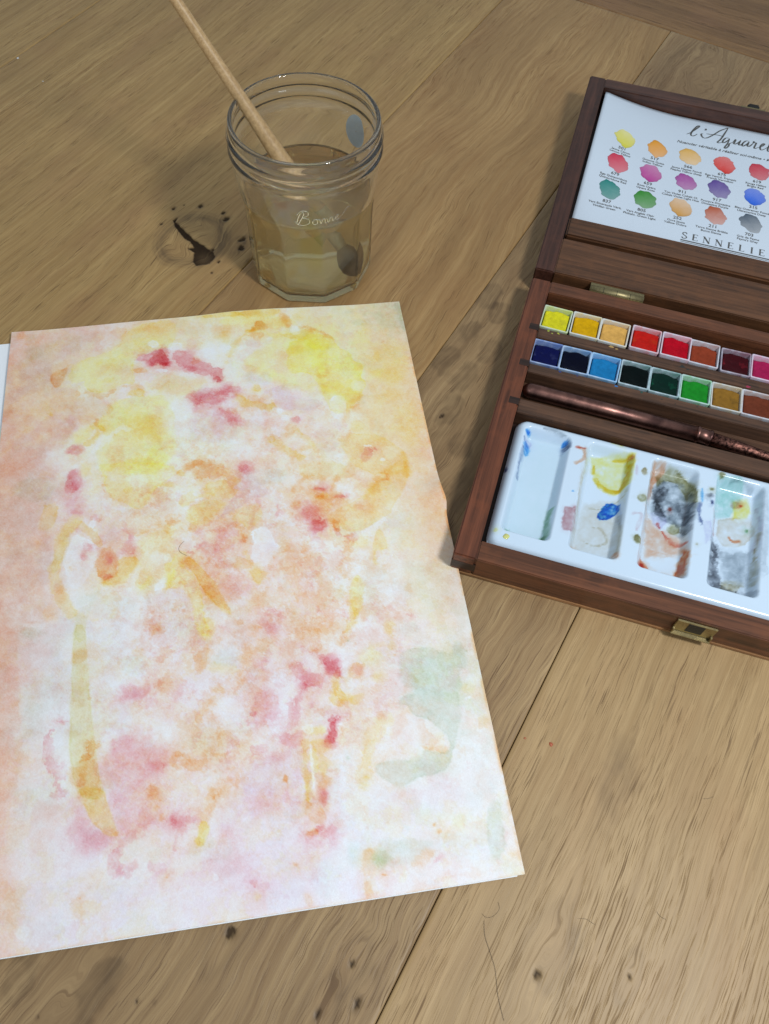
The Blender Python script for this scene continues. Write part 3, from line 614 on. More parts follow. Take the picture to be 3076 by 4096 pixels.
S O .35 1.2 0 3 1.8 978,1306 1025,1352
P O .65 1 .1 2 0.0 1075,1324 1129,1320 1146,1368 1156,1437 1127,1433 1131,1371 1073,1364
S O .6 1.2 0 2.5 2.8 1143,1413 1147,1424
S G .5 1 0 2 2.7 1149,1475 1155,1531 1186,1562
P G .65 1 .1 1 0.0 1161,1575 1235,1601 1219,1631 1188,1669 1163,1623
P O .6 1.2 0 3 0.0 1178,1544 1172,1556 1157,1563 1138,1564 1119,1558 1106,1547 1102,1535 1108,1523 1122,1516 1141,1515 1160,1521 1173,1532
P P .6 3 0 2 0.0 934,1458 965,1390 1053,1367 1125,1388 1128,1500 1064,1535 1003,1613 978,1556
P R .35 2 0 3.5 0.0 1034,1455 1031,1468 1021,1477 1009,1479 998,1474 989,1463 987,1448 991,1435 1000,1426 1012,1424 1024,1429 1032,1440
P Y .45 1 .1 1 0.0 849,1436 881,1462 856,1519 911,1569 945,1669 951,1752 982,1887 915,1878 898,1694 863,1627 807,1630 780,1626 794,1565 777,1509 810,1481
P G .8 .5 .25 .5 0.0 886,1469 913,1499 976,1588 1015,1662 1036,1717 1068,1793 1042,1774 989,1726 950,1669 920,1592 894,1535 856,1519
P O .4 1.5 0 3 0.0 932,1513 926,1525 910,1533 889,1534 868,1528 853,1516 847,1502 853,1489 869,1481 890,1480 912,1486 927,1498
P O .3 1.5 0 3 0.0 994,1694 977,1702 961,1701 948,1691 944,1675 948,1657 961,1642 978,1633 995,1635 1007,1645 1012,1661 1007,1679
S G .5 1 0 2 1.0 784,1632 826,1606 868,1606
P O .5 1.2 0 3 0.0 857,1285 852,1292 838,1296 818,1296 799,1292 785,1284 780,1275 785,1268 799,1264 819,1264 838,1269 852,1276
P G .5 1.5 0 2 0.0 830,1327 826,1344 816,1355 803,1358 790,1352 780,1338 777,1321 781,1304 790,1293 804,1290 817,1296 826,1310
P O .5 1 0 2 0.0 919,1327 917,1334 911,1339 904,1340 897,1337 892,1331 890,1324 892,1317 898,1312 905,1311 912,1314 917,1320
P S .32 3 0 2 0.0 794,1323 787,1344 769,1359 745,1362 721,1353 704,1334 698,1310 704,1288 722,1274 746,1271 770,1280 788,1299
P W .6 2 0 1.5 0.0 805,1469 799,1485 782,1494 758,1496 735,1488 718,1474 711,1457 718,1441 735,1432 759,1430 782,1438 799,1452
P W .85 .8 0 1 0.0 720,1639 743,1590 785,1574 784,1616 752,1638
P W .85 .8 0 1.2 0.0 1170,1371 1239,1357 1270,1406 1290,1454 1317,1480 1275,1519 1247,1575 1186,1562 1171,1505 1184,1457 1167,1416
P L .5 2 0 1 0.0 1302,1489 1296,1508 1283,1520 1265,1523 1249,1516 1238,1500 1235,1480 1241,1462 1254,1449 1272,1446 1288,1453 1299,1469
S O .45 1.2 0 3 2.3 1292,1375 1332,1420 1335,1499 1391,1523 1423,1493
S O .5 .6 0 2 0.4 1248,1564 1275,1524 1315,1507
S R .5 .8 0 3 1.0 1306,1301 1318,1244
P R .85 2 0 2.5 0.0 1523,1387 1517,1403 1505,1415 1490,1417 1476,1411 1467,1397 1465,1379 1470,1363 1482,1352 1498,1349 1512,1355 1521,1369
P R .42 3 0 3 0.0 1501,1320 1494,1334 1478,1343 1458,1344 1439,1338 1426,1325 1422,1310 1429,1296 1444,1287 1464,1286 1484,1292 1497,1305
P O .3 3 0 4 0.0 1275,1530 1507,1532 1495,1640 1371,1629 1291,1613
P O .22 4 0 4 0.0 1478,1744 1466,1763 1439,1775 1404,1776 1370,1766 1346,1747 1338,1726 1350,1706 1377,1694 1412,1693 1447,1703 1471,1722
P R .2 3 0 4 0.0 1158,1686 1150,1704 1131,1714 1105,1716 1080,1708 1062,1692 1056,1673 1064,1656 1084,1645 1110,1643 1135,1651 1153,1667
P O .3 2 0 4 0.0 1229,1742 1222,1760 1206,1771 1185,1773 1165,1765 1150,1750 1146,1731 1153,1714 1169,1703 1190,1701 1211,1708 1225,1724
P S .32 4 0 4 0.0 1096,1641 1087,1666 1065,1683 1037,1686 1010,1675 990,1654 984,1627 993,1601 1014,1584 1042,1581 1070,1592 1090,1614
P R .42 1.5 0 3 0.0 1288,1822 1282,1829 1268,1833 1250,1832 1232,1828 1219,1820 1214,1812 1220,1805 1234,1802 1252,1802 1270,1806 1283,1814
P R .3 2 0 4 0.0 1265,1869 1259,1891 1246,1906 1230,1909 1214,1901 1204,1884 1202,1861 1208,1839 1220,1824 1237,1820 1252,1828 1263,1846
P O .45 1.5 0 3 0.0 1205,1871 1201,1881 1191,1887 1177,1887 1163,1883 1154,1875 1151,1864 1155,1855 1166,1849 1180,1848 1193,1852 1202,1861
P O .7 .8 0 2 0.0 1115,1839 1113,1843 1108,1845 1102,1845 1096,1843 1091,1840 1090,1836 1092,1833 1096,1831 1103,1831 1109,1833 1114,1836
P O .3 2 0 4 0.0 1468,1911 1462,1921 1446,1926 1425,1926 1405,1920 1391,1911 1387,1901 1393,1891 1409,1886 1430,1886 1450,1892 1464,1901
P W .5 4 0 1.5 0.0 1318,1739 1309,1763 1289,1780 1263,1783 1238,1773 1221,1752 1216,1725 1225,1700 1245,1684 1272,1680 1297,1690 1314,1712
P C .3 6 0 1 0.0 916,1833 903,1853 870,1865 825,1865 781,1853 748,1833 737,1809 749,1788 782,1776 827,1776 872,1788 905,1809
P L .3 4 0 1 0.0 875,1706 865,1733 839,1750 805,1753 771,1741 746,1717 738,1688 747,1661 772,1643 807,1640 841,1652 866,1677
P S .3 3 0 4 0.0 765,1692 760,1711 749,1725 733,1728 717,1721 705,1704 701,1683 705,1663 717,1650 733,1646 749,1654 761,1670
P S .3 3 0 4 0.0 768,1818 764,1832 754,1842 741,1844 727,1838 718,1826 714,1811 718,1797 728,1787 741,1785 755,1791 764,1803
P O .3 1.5 0 4 0.0 955,1649 952,1664 945,1675 935,1678 926,1673 920,1660 918,1644 921,1629 928,1618 938,1615 947,1621 953,1633
S R .4 1 0 3 0.9 901,1459 939,1437 954,1422
P G .36 .7 .25 .8 0.0 1527,1370 1557,1327 1700,1274 1808,1166 1863,1110 1951,1058 1968,1148 1934,1225 1889,1280 1854,1335 1829,1367 1751,1416 1676,1452 1614,1433 1588,1401
P G .28 1 0 1 0.0 1442,1020 1678,1050 1653,1122 1605,1140 1558,1147 1494,1114 1433,1113
P G .6 1.5 0 1.5 0.0 1755,1208 1807,1172 1808,1239 1745,1250 1721,1271
S O .65 .7 0 2 0.9 1680,1075 1659,1122 1598,1152 1576,1210 1587,1242
S O .7 .5 0 1.5 0.5 1803,1165 1840,1126 1854,1171 1808,1169
S G .6 1 0 1 2.3 1952,1083 1961,1154
P R .8 .8 0 2 0.0 1648,1246 1644,1251 1634,1253 1622,1253 1609,1250 1600,1245 1598,1240 1602,1236 1611,1234 1624,1234 1636,1237 1645,1241
S O .6 1 0 3 1.8 1566,1248 1612,1248
P R .7 1.5 0 2.5 0.0 1547,1192 1543,1200 1533,1205 1520,1206 1508,1202 1499,1195 1497,1185 1501,1177 1511,1171 1524,1170 1537,1174 1545,1182
P G .8 1 0 2 0.0 1545,1231 1541,1239 1532,1245 1521,1246 1510,1242 1502,1234 1500,1225 1504,1216 1513,1211 1525,1210 1536,1214 1543,1221
P W .85 .6 0 1.5 0.0 1678,1247 1675,1255 1666,1260 1656,1261 1646,1258 1640,1251 1638,1242 1642,1234 1650,1229 1660,1228 1670,1232 1677,1239
P W .5 2 0 1.5 0.0 1669,1204 1662,1215 1646,1222 1625,1222 1606,1217 1592,1206 1588,1194 1595,1182 1611,1175 1631,1175 1651,1180 1665,1191
P R .6 2 0 2.5 0.0 1525,1387 1519,1404 1507,1415 1492,1417 1478,1411 1468,1397 1466,1380 1472,1363 1484,1352 1499,1349 1514,1356 1523,1370
P R .3 3 0 3 0.0 1503,1320 1495,1337 1477,1347 1455,1349 1433,1342 1418,1327 1414,1309 1421,1292 1439,1282 1462,1280 1484,1287 1499,1302
P O .95 1 .1 1.5 0.0 1563,1363 1580,1383 1590,1424 1568,1444 1554,1397
S R .6 1.2 0 3 2.0 1571,1422 1596,1459 1624,1469
S O .65 1 0 3 2.1 1620,1468 1613,1557
S O .45 .8 0 2.5 0.9 1606,1572 1573,1601 1572,1655 1597,1685
P O .3 3 0 3 0.0 1594,1267 1584,1283 1561,1293 1531,1294 1501,1286 1481,1270 1475,1252 1485,1235 1508,1225 1539,1224 1568,1232 1589,1248
P W .75 .8 0 1 0.0 1665,1462 1752,1410 1817,1378 1808,1406 1757,1445 1736,1488
P R .2 2 0 2 0.0 1760,1317 1752,1334 1734,1345 1711,1347 1689,1339 1674,1324 1671,1306 1679,1289 1697,1278 1720,1277 1742,1284 1757,1299
P G .5 .7 .15 .6 0.0 1768,1441 1788,1472 1801,1553 1770,1560 1742,1551 1732,1600 1735,1633 1722,1620 1725,1566 1741,1489
P Y .3 2 0 1 0.0 1718,1509 1710,1522 1693,1530 1671,1531 1649,1524 1635,1512 1631,1498 1638,1484 1656,1476 1678,1475 1699,1482 1714,1494
P V .22 6 0 1 0.0 1952,1424 1937,1448 1907,1463 1869,1465 1833,1454 1809,1432 1803,1405 1817,1381 1847,1365 1886,1363 1922,1374 1946,1397
P T .7 .6 0 1 0.0 1842,1516 1840,1519 1836,1520 1830,1520 1825,1519 1822,1516 1821,1513 1822,1511 1827,1509 1832,1509 1837,1511 1841,1513
P Y .5 .9 .1 1 0.0 1618,1672 1651,1671 1653,1730 1639,1833 1609,1880 1589,1857 1597,1759
S G .6 1 0 2.5 1.5 1630,1684 1612,1751 1605,1838 1584,1897 1550,1942
P O .6 .8 0 2 0.0 1611,1831 1608,1836 1603,1839 1596,1840 1589,1837 1584,1833 1583,1828 1586,1823 1591,1820 1598,1819 1605,1822 1610,1826
S G .4 2 0 2 3.6 1737,1845 1737,1907 1743,1958 1747,1989
P S .3 4 0 4 0.0 1490,1735 1481,1750 1459,1758 1431,1759 1404,1751 1384,1737 1378,1720 1387,1706 1409,1697 1438,1696 1465,1704 1485,1718
P O .24 3 0 4 0.0 1357,1887 1499,1865 1563,1874 1525,1959 1353,1936
P W .6 2.5 0 1.5 0.0 1561,1583 1554,1607 1542,1623 1527,1628 1513,1619 1505,1600 1504,1576 1510,1552 1523,1535 1538,1530 1552,1539 1560,1558
P W .5 2.5 0 1.5 0.0 1444,1812 1439,1824 1428,1832 1414,1834 1400,1828 1391,1818 1389,1805 1394,1793 1405,1785 1419,1783 1433,1788 1442,1799
P W .7 1 0 2 0.0 1614,1628 1610,1639 1602,1645 1592,1647 1583,1643 1577,1634 1576,1623 1579,1613 1587,1606 1597,1604 1606,1608 1612,1617
P L .5 4 0 1 0.0 1873,1796 1862,1828 1843,1851 1820,1857 1801,1845 1789,1819 1789,1785 1800,1752 1819,1729 1842,1723 1862,1735 1873,1761
P R .35 1.5 0 3 0.0 1869,1894 1864,1899 1854,1902 1841,1901 1829,1898 1820,1893 1818,1887 1822,1882 1832,1879 1845,1879 1858,1883 1866,1888
P V .25 3 0 1 0.0 1882,1967 1872,1980 1850,1988 1822,1989 1795,1981 1777,1968 1772,1952 1782,1938 1804,1930 1832,1930 1859,1937 1877,1951
S O .5 .8 0 2 0.6 1860,1762 1874,1791
P C .25 6 0 1 0.0 1760,1755 1741,1831 1712,1883 1681,1899 1657,1876 1644,1818 1647,1740 1665,1662 1694,1606 1726,1588 1752,1613 1764,1675
P O .3 2 0 4 0.0 1428,1516 1423,1530 1413,1538 1401,1540 1389,1535 1381,1524 1380,1510 1384,1497 1394,1488 1406,1486 1418,1491 1426,1502
P V .3 6 0 1 0.0 286,2155 282,2191 267,2216 245,2223 221,2210 203,2180 194,2142 198,2105 213,2079 235,2072 259,2086 278,2116
P V .35 3 0 1.5 0.0 228,1767 224,1779 212,1786 195,1787 177,1781 163,1771 158,1758 162,1746 174,1739 191,1738 209,1743 223,1754
P L .3 7 0 1 0.0 353,1890 343,1924 312,1946 270,1949 226,1934 193,1904 179,1866 188,1832 218,1809 261,1806 306,1821 339,1852
P V .2 7 0 1 0.0 369,2055 359,2087 329,2108 288,2111 245,2096 212,2067 199,2031 208,1998 237,1977 280,1974 323,1989 356,2019
P K .8 .45 .15 .4 0.0 390,1749 440,1756 449,1903 466,2045 483,2182 494,2291 513,2399 540,2508 444,2495 407,2376 391,2277 393,2125 391,1919
P O .45 1 0 1 0.0 391,1871 448,1869 450,1927 393,1921
P O .85 1 0 2.5 0.0 495,2300 493,2310 487,2317 479,2319 470,2315 464,2306 462,2295 463,2285 469,2278 477,2276 486,2280 492,2289
P O .85 1 0 2.5 0.0 488,2341 485,2353 476,2361 464,2363 451,2358 442,2347 438,2334 441,2322 450,2314 462,2312 475,2317 484,2328
P O .75 1 0 2.5 0.0 451,2410 449,2424 443,2434 434,2436 425,2431 418,2420 415,2405 417,2391 423,2382 432,2379 441,2384 448,2396
P O .4 1.2 0 1.5 0.0 439,2347 504,2356 523,2441 520,2505 448,2495 425,2419
S R .5 .8 0 3.5 1.0 362,2174 342,2197 314,2215 303,2244 301,2277
S R .5 .8 0 3.5 0.8 312,2321 326,2356 348,2388 354,2429 375,2464
P R .42 1.2 0 3 0.0 374,2176 372,2183 364,2187 354,2188 344,2185 336,2178 332,2170 335,2162 342,2158 353,2157 363,2161 371,2167
P W .5 3 0 1.2 0.0 401,2321 397,2362 382,2390 360,2398 337,2383 319,2351 311,2308 315,2266 330,2237 352,2229 375,2244 393,2277
P O .28 2.5 0 3 0.0 501,1886 497,1902 486,1913 471,1915 455,1909 444,1895 439,1878 443,1861 454,1850 469,1848 484,1855 496,1868
P T .28 4 0 2 0.0 637,1928 630,1956 611,1974 585,1978 559,1967 539,1943 532,1914 538,1886 557,1868 584,1863 610,1875 630,1898
P C .4 4 0 1 0.0 698,1979 692,1999 674,2012 651,2015 627,2006 609,1988 602,1966 609,1946 626,1932 650,1930 674,1939 692,1957
P R .55 1.2 0 3 0.0 612,2065 702,2082 707,2105 638,2123 578,2110 570,2100 608,2105
P S .45 2.5 0 3 0.0 685,2152 681,2164 668,2171 651,2172 634,2166 622,2156 617,2143 621,2131 634,2124 651,2123 668,2128 681,2139
P R .3 5 0 3 0.0 520,2333 597,2263 743,2305 810,2357 742,2439 620,2495 523,2441
P R .4 2 0 2.5 0.0 581,2316 580,2329 576,2337 569,2340 563,2336 558,2326 557,2313 558,2300 562,2292 569,2289 575,2293 580,2303
P R .4 2 0 2.5 0.0 627,2280 625,2286 620,2290 614,2291 608,2288 603,2283 602,2276 603,2270 608,2266 614,2265 620,2268 625,2273
P R .5 1.5 0 2.5 0.0 771,2410 769,2418 763,2423 754,2424 746,2421 740,2414 738,2405 740,2397 746,2392 755,2391 763,2394 769,2401
P O .5 1.5 0 2.5 0.0 821,2392 818,2404 810,2412 800,2414 789,2409 782,2399 780,2386 783,2374 790,2366 801,2364 811,2369 818,2379
S O .5 1 0 3 1.2 739,1811 717,1857 694,1902 663,1903
S R .38 1.2 0 3.5 1.5 414,2442 427,2468 436,2489
P O .5 1.5 0 3 0.0 737,2512 734,2523 727,2531 717,2533 707,2528 699,2518 697,2506 699,2494 707,2486 717,2484 727,2489 734,2499
P W .5 4 0 1 0.0 595,2044 586,2057 563,2064 531,2063 498,2055 475,2042 466,2027 474,2014 497,2007 530,2008 562,2016 586,2029
P W .45 5 0 1 0.0 638,2181 627,2202 597,2214 555,2214 513,2202 482,2182 470,2158 480,2137 511,2125 553,2125 596,2137 627,2157
P S .35 2 0 3 0.0 364,1953 361,1959 352,1963 339,1963 326,1960 316,1953 312,1946 315,1939 325,1935 338,1935 351,1939 360,1945
P S .3 4 0 4 0.0 795,2189 788,2215 769,2232 744,2235 719,2225 700,2203 694,2175 700,2150 719,2132 745,2129 771,2139 789,2162
P Y .5 2 0 1 0.0 987,1849 982,1875 970,1893 954,1898 938,1889 928,1868 924,1840 930,1813 942,1795 958,1790 974,1799 984,1821
P O .6 1.5 0 3 0.0 871,1960 921,1928 966,1924 958,2019 909,2026 897,2001
P O .25 3 0 3 0.0 1048,1911 1042,1920 1029,1925 1011,1925 993,1920 980,1912 976,1901 981,1892 995,1887 1013,1887 1031,1892 1043,1900
P V .3 3 0 2 0.0 1092,1994 1083,2014 1059,2027 1028,2028 998,2019 976,2000 968,1978 978,1957 1001,1944 1033,1943 1063,1953 1085,1972
P G .35 2.5 0 3 0.0 1102,2048 1093,2058 1068,2064 1035,2062 1003,2055 979,2043 971,2030 980,2020 1004,2014 1038,2015 1071,2023 1094,2035
S O .55 1.5 0 3 2.5 1089,1897 1114,1934 1115,1983 1098,2047 1081,2101
S O .35 1.2 0 3 1.2 1167,1951 1133,1985
P R .28 2.5 0 3 0.0 1268,1886 1262,1900 1247,1909 1229,1910 1211,1904 1199,1892 1195,1876 1201,1862 1215,1853 1234,1851 1252,1858 1264,1870
P O .45 1.5 0 3 0.0 1023,2123 1020,2131 1014,2136 1005,2137 997,2134 990,2127 989,2119 991,2111 998,2106 1007,2105 1015,2108 1021,2115
S O .5 1.2 0 3 1.8 947,2174 933,2213 906,2231
S R .85 .6 0 2 0.6 1125,2181 1127,2208 1142,2237 1128,2257 1110,2273
P R .35 2.5 0 3.5 0.0 1130,2159 1240,2160 1242,2242 1230,2285 1141,2321 1113,2295 1146,2251
P R .28 2.5 0 3.5 0.0 1200,2047 1196,2061 1185,2069 1172,2071 1159,2066 1150,2054 1147,2040 1152,2026 1162,2017 1176,2015 1189,2021 1198,2032
P R .55 1.8 0 3.5 0.0 1313,2043 1353,2049 1353,2096 1423,2106 1433,2177 1379,2188 1339,2187 1324,2253 1305,2313 1272,2299 1289,2203 1332,2172
P R .75 1.5 0 2 0.0 1368,2145 1364,2156 1358,2164 1350,2166 1343,2161 1338,2152 1337,2141 1340,2129 1347,2122 1355,2120 1362,2124 1367,2133
P R .5 1.5 0 2.5 0.0 1398,2236 1394,2242 1387,2246 1377,2247 1367,2244 1361,2238 1359,2231 1362,2224 1370,2220 1380,2220 1389,2223 1396,2229
P S .4 3 0 3 0.0 1335,2182 1442,2178 1429,2290 1337,2299
P R .72 1.2 0 3 0.0 1411,2008 1445,2032 1498,2082 1493,2129 1450,2104 1421,2048
P O .45 1.5 0 3 0.0 1443,2008 1439,2017 1428,2022 1414,2023 1401,2019 1392,2011 1389,2000 1394,1991 1405,1986 1418,1985 1432,1989 1441,1998
P O .35 1.5 0 3 0.0 1526,1930 1517,1941 1496,1948 1468,1947 1442,1940 1423,1929 1417,1916 1425,1904 1446,1898 1474,1898 1501,1905 1520,1917
S G .7 1 0 2.5 2.1 1482,2137 1472,2228
P R .68 .7 .15 2 0.0 1422,2311 1472,2305 1456,2360 1459,2404 1431,2422 1409,2393 1434,2361
P R .48 2 0 3.5 0.0 1221,2336 1314,2353 1310,2388 1286,2419 1222,2380
S R .42 1.5 0 3.5 2.2 1045,2359 1095,2375 1136,2393
S G .6 .7 .2 .6 2.3 1325,2394 1321,2491 1317,2618
P G .65 1 .1 1 0.0 1341,2383 1430,2391 1425,2434 1385,2449 1362,2425
S Y .6 .8 0 .8 2.1 1361,2433 1358,2505
S G .6 1.2 0 1.5 3.2 1384,2458 1388,2542
S O .7 .8 0 1.5 0.7 1314,2353 1324,2381
P Y .55 1.5 0 1.5 0.0 1422,2355 1414,2363 1396,2367 1373,2366 1350,2360 1333,2352 1328,2342 1335,2335 1353,2331 1377,2332 1400,2337 1416,2346
P W .85 .8 0 1.5 0.0 1367,2341 1363,2349 1355,2355 1344,2355 1333,2352 1326,2344 1324,2335 1328,2327 1336,2322 1347,2321 1358,2325 1365,2332
P W .8 .8 0 .6 0.0 1343,2409 1354,2424 1354,2537 1358,2624 1337,2621 1336,2514
P L .7 3 0 1.5 0.0 1080,2470 1133,2435 1305,2404 1308,2543 1225,2580 1042,2555
P R .28 3 0 2 0.0 1242,2442 1235,2452 1219,2457 1198,2457 1178,2451 1163,2442 1158,2431 1165,2421 1180,2415 1202,2415 1222,2421 1237,2431
S O .65 .5 0 .5 0.6 1236,2412 1236,2479 1237,2521
P O .85 .6 0 .6 0.0 1248,2529 1246,2535 1241,2540 1235,2541 1229,2538 1226,2533 1225,2525 1227,2518 1232,2514 1237,2513 1243,2515 1247,2521
S O .7 .5 0 .5 0.4 1240,2534 1244,2559
P O .6 1.5 0 3.5 0.0 874,2382 869,2395 856,2404 838,2405 821,2399 808,2387 804,2373 809,2360 822,2351 839,2350 857,2356 870,2368
P O .65 1.5 0 3.5 0.0 920,2427 914,2434 899,2438 878,2437 858,2432 843,2424 838,2415 844,2408 859,2404 880,2404 900,2409 915,2418
P G .28 5 0 3 0.0 1024,2356 1011,2389 979,2409 937,2412 896,2398 867,2369 857,2333 869,2301 900,2279 943,2276 985,2291 1014,2321
P T .2 5 0 3 0.0 1025,2344 1012,2376 980,2397 938,2400 897,2385 867,2356 857,2320 869,2288 901,2266 943,2263 985,2278 1015,2308
P O .4 2 0 3 0.0 1034,2323 1030,2336 1020,2344 1008,2346 995,2340 986,2330 984,2316 988,2304 997,2296 1010,2294 1023,2299 1031,2310
P O .45 1.2 0 2.5 0.0 1007,2401 1004,2405 996,2407 986,2406 975,2404 968,2400 965,2395 968,2391 976,2389 986,2390 997,2392 1004,2396
S O .55 1.5 0 3 2.2 948,2557 986,2535 1046,2490
P R .5 1.2 0 2.5 0.0 1399,2609 1395,2619 1388,2625 1378,2626 1369,2622 1363,2614 1362,2604 1365,2594 1373,2588 1383,2586 1391,2590 1397,2599
P O .5 2 0 2 0.0 1416,2550 1411,2566 1400,2576 1388,2579 1376,2573 1368,2560 1366,2543 1372,2527 1382,2517 1395,2514 1407,2520 1415,2533
P W .65 3 0 1.5 0.0 1100,2222 1090,2248 1065,2264 1033,2266 1001,2255 979,2232 972,2205 981,2179 1006,2163 1039,2160 1071,2171 1093,2194
P W .45 4 0 1.5 0.0 949,2120 941,2137 920,2148 892,2149 864,2140 844,2124 837,2105 845,2088 866,2077 894,2076 922,2085 942,2101
P W .45 4 0 1.5 0.0 883,2281 875,2301 855,2314 828,2316 801,2307 781,2288 774,2266 782,2245 802,2232 830,2230 857,2239 877,2258
P W .45 3 0 1.5 0.0 1278,2076 1270,2104 1252,2122 1230,2126 1208,2116 1194,2093 1190,2064 1198,2037 1216,2019 1239,2014 1260,2025 1275,2048
P L .5 2 0 1 0.0 1165,2103 1159,2133 1146,2153 1130,2159 1116,2149 1106,2125 1104,2095 1110,2065 1123,2045 1139,2039 1153,2049 1163,2073
P R .45 1.5 0 3 0.0 772,2414 771,2420 768,2424 763,2425 759,2423 756,2418 755,2412 757,2406 760,2402 764,2401 768,2403 771,2408
P S .28 5 0 4 0.0 858,2144 850,2179 830,2202 805,2208 779,2195 761,2167 755,2130 762,2095 781,2070 807,2064 833,2077 852,2107
P S .3 4 0 4 0.0 881,2491 872,2508 849,2519 819,2519 789,2510 767,2493 759,2474 767,2457 790,2447 821,2446 851,2455 873,2472
S O .6 .8 0 2.5 1.2 1561,1915 1537,1961 1524,1989
P R .85 1 .1 2.5 0.0 1450,2038 1488,2062 1501,2102 1525,2129 1497,2139 1443,2103
P S .5 2 0 3 0.0 1443,2103 1488,2138 1469,2182 1432,2195
P O .36 .6 .4 1.2 0.0 1553,2085 1591,2076 1615,2098 1605,2135 1571,2158 1537,2140 1531,2115
P R .28 1.5 0 2 0.0 1603,2120 1599,2129 1592,2135 1583,2137 1574,2133 1568,2125 1567,2116 1571,2107 1578,2101 1588,2099 1596,2103 1602,2111
P G .85 .8 .15 2 0.0 1475,2169 1500,2186 1513,2225 1496,2250 1477,2224
S O .5 .5 0 2 0.3 1483,2252 1510,2251 1519,2244
P R .65 .7 .15 2 0.0 1420,2302 1479,2283 1484,2311 1456,2334 1460,2365 1451,2407 1423,2425 1410,2389 1441,2349
P G .5 1 0 1 0.0 1517,2225 1598,2218 1572,2251 1538,2269
P Y .4 2 0 1 0.0 1551,2239 1546,2247 1536,2253 1523,2253 1510,2249 1501,2241 1499,2232 1503,2223 1514,2218 1527,2217 1540,2222 1549,2229
P G .45 2.5 0 1 0.0 1693,2156 1688,2167 1677,2174 1663,2176 1650,2171 1642,2161 1640,2149 1645,2138 1656,2131 1670,2129 1683,2134 1691,2144
P Y .28 3 0 1 0.0 1701,2071 1690,2094 1668,2109 1640,2111 1615,2101 1597,2082 1593,2057 1604,2034 1626,2019 1654,2017 1680,2027 1697,2047
S G .45 1.5 0 2 2.1 1740,1939 1752,1980 1746,2019
S G .35 1.2 0 1.5 0.9 1649,2021 1710,2014
P V .52 .8 .08 .8 0.0 1766,2070 1854,2043 1932,2073 1990,2110 2023,2036 2045,2069 2051,2128 2045,2161 2009,2180 2011,2237 1987,2289 1976,2388 1939,2462 1931,2504 1893,2563 1853,2595 1792,2595 1747,2609 1703,2619 1639,2598 1601,2564 1595,2521 1635,2510 1736,2524 1789,2514 1799,2486 1877,2514 1908,2488 1905,2435 1833,2368 1774,2351 1774,2297 1730,2291 1745,2256 1805,2246 1813,2224 1753,2207
P C .4 5 0 1 0.0 1923,2173 1903,2236 1873,2280 1842,2292 1816,2272 1803,2223 1806,2157 1825,2093 1855,2047 1888,2033 1914,2055 1927,2107
P V .3 4 0 1 0.0 1892,2567 1879,2582 1849,2590 1811,2589 1774,2579 1748,2564 1741,2546 1754,2531 1784,2522 1823,2523 1860,2533 1885,2549
P V .25 3 0 1 0.0 2050,2133 2042,2158 2028,2176 2013,2181 2001,2172 1995,2152 1996,2126 2005,2100 2019,2082 2034,2077 2046,2086 2052,2107
P V .25 4 0 1 0.0 2019,2266 2009,2297 1995,2318 1980,2325 1968,2315 1963,2291 1966,2259 1975,2227 1990,2205 2005,2199 2017,2209 2022,2234
P T .25 4 0 1 0.0 1825,2184 1815,2210 1797,2228 1776,2233 1757,2223 1746,2201 1745,2173 1755,2146 1773,2127 1794,2122 1813,2133 1824,2155
P T .25 3 0 1 0.0 1924,2335 1912,2370 1893,2393 1871,2400 1854,2388 1844,2360 1845,2325 1857,2290 1876,2266 1898,2259 1916,2271 1925,2299
P S .5 .9 .1 .8 0.0 1735,2319 1755,2357 1710,2417 1665,2428 1710,2360
P S .45 .9 .1 .8 0.0 1790,2362 1826,2358 1827,2403 1873,2462 1852,2480 1801,2473 1789,2419
P S .4 .8 0 .8 0.0 1760,2217 1812,2229 1765,2241
P S .3 3 0 1.5 0.0 1745,2201 1737,2228 1724,2246 1710,2251 1698,2242 1691,2221 1692,2194 1699,2167 1712,2148 1727,2142 1739,2151 1746,2173
P O .38 1 0 1 0.0 1801,2473 1878,2484 1905,2501 1876,2518 1799,2486
S G .42 2 0 2 4.3 1648,2334 1593,2414 1562,2483 1542,2564
P O .3 2 0 2 0.0 1674,2341 1668,2354 1657,2362 1644,2364 1631,2359 1623,2348 1622,2334 1627,2322 1638,2313 1652,2312 1664,2317 1672,2328
P G .85 1.2 0 1 0.0 1565,2565 1563,2570 1558,2573 1551,2573 1545,2571 1541,2567 1540,2561 1542,2557 1548,2553 1554,2553 1560,2555 1564,2560
P L .4 5 0 1 0.0 1608,2337 1596,2362 1572,2378 1541,2381 1512,2370 1492,2348 1488,2320 1499,2295 1524,2279 1555,2276 1584,2287 1604,2310
P W .5 3 0 1 0.0 1603,2182 1596,2192 1579,2198 1556,2198 1535,2192 1520,2182 1515,2170 1523,2159 1540,2153 1562,2153 1584,2159 1599,2169
P W .4 5 0 1 0.0 1524,2477 1514,2497 1494,2510 1468,2512 1444,2503 1427,2485 1423,2463 1432,2443 1453,2430 1479,2428 1503,2437 1520,2455
P P .4 4 0 1.5 0.0 1573,2613 1702,2623 1808,2601 1890,2625 1876,2697 1547,2651
P G .3 2 0 1.5 0.0 2074,2264 2067,2277 2053,2286 2037,2287 2022,2281 2013,2270 2012,2256 2019,2243 2032,2234 2048,2233 2063,2239 2073,2250
P O .32 2 0 1.5 0.0 2084,2303 2079,2309 2068,2312 2055,2312 2042,2309 2033,2303 2031,2295 2036,2289 2047,2286 2060,2286 2073,2289 2082,2295
P W .85 .6 0 1 0.0 2045,2304 2042,2309 2036,2312 2028,2312 2020,2310 2015,2305 2014,2300 2017,2295 2024,2293 2032,2292 2039,2295 2044,2299
P O .35 2 0 1.5 0.0 2041,2397 2097,2386 2093,2448 2036,2445
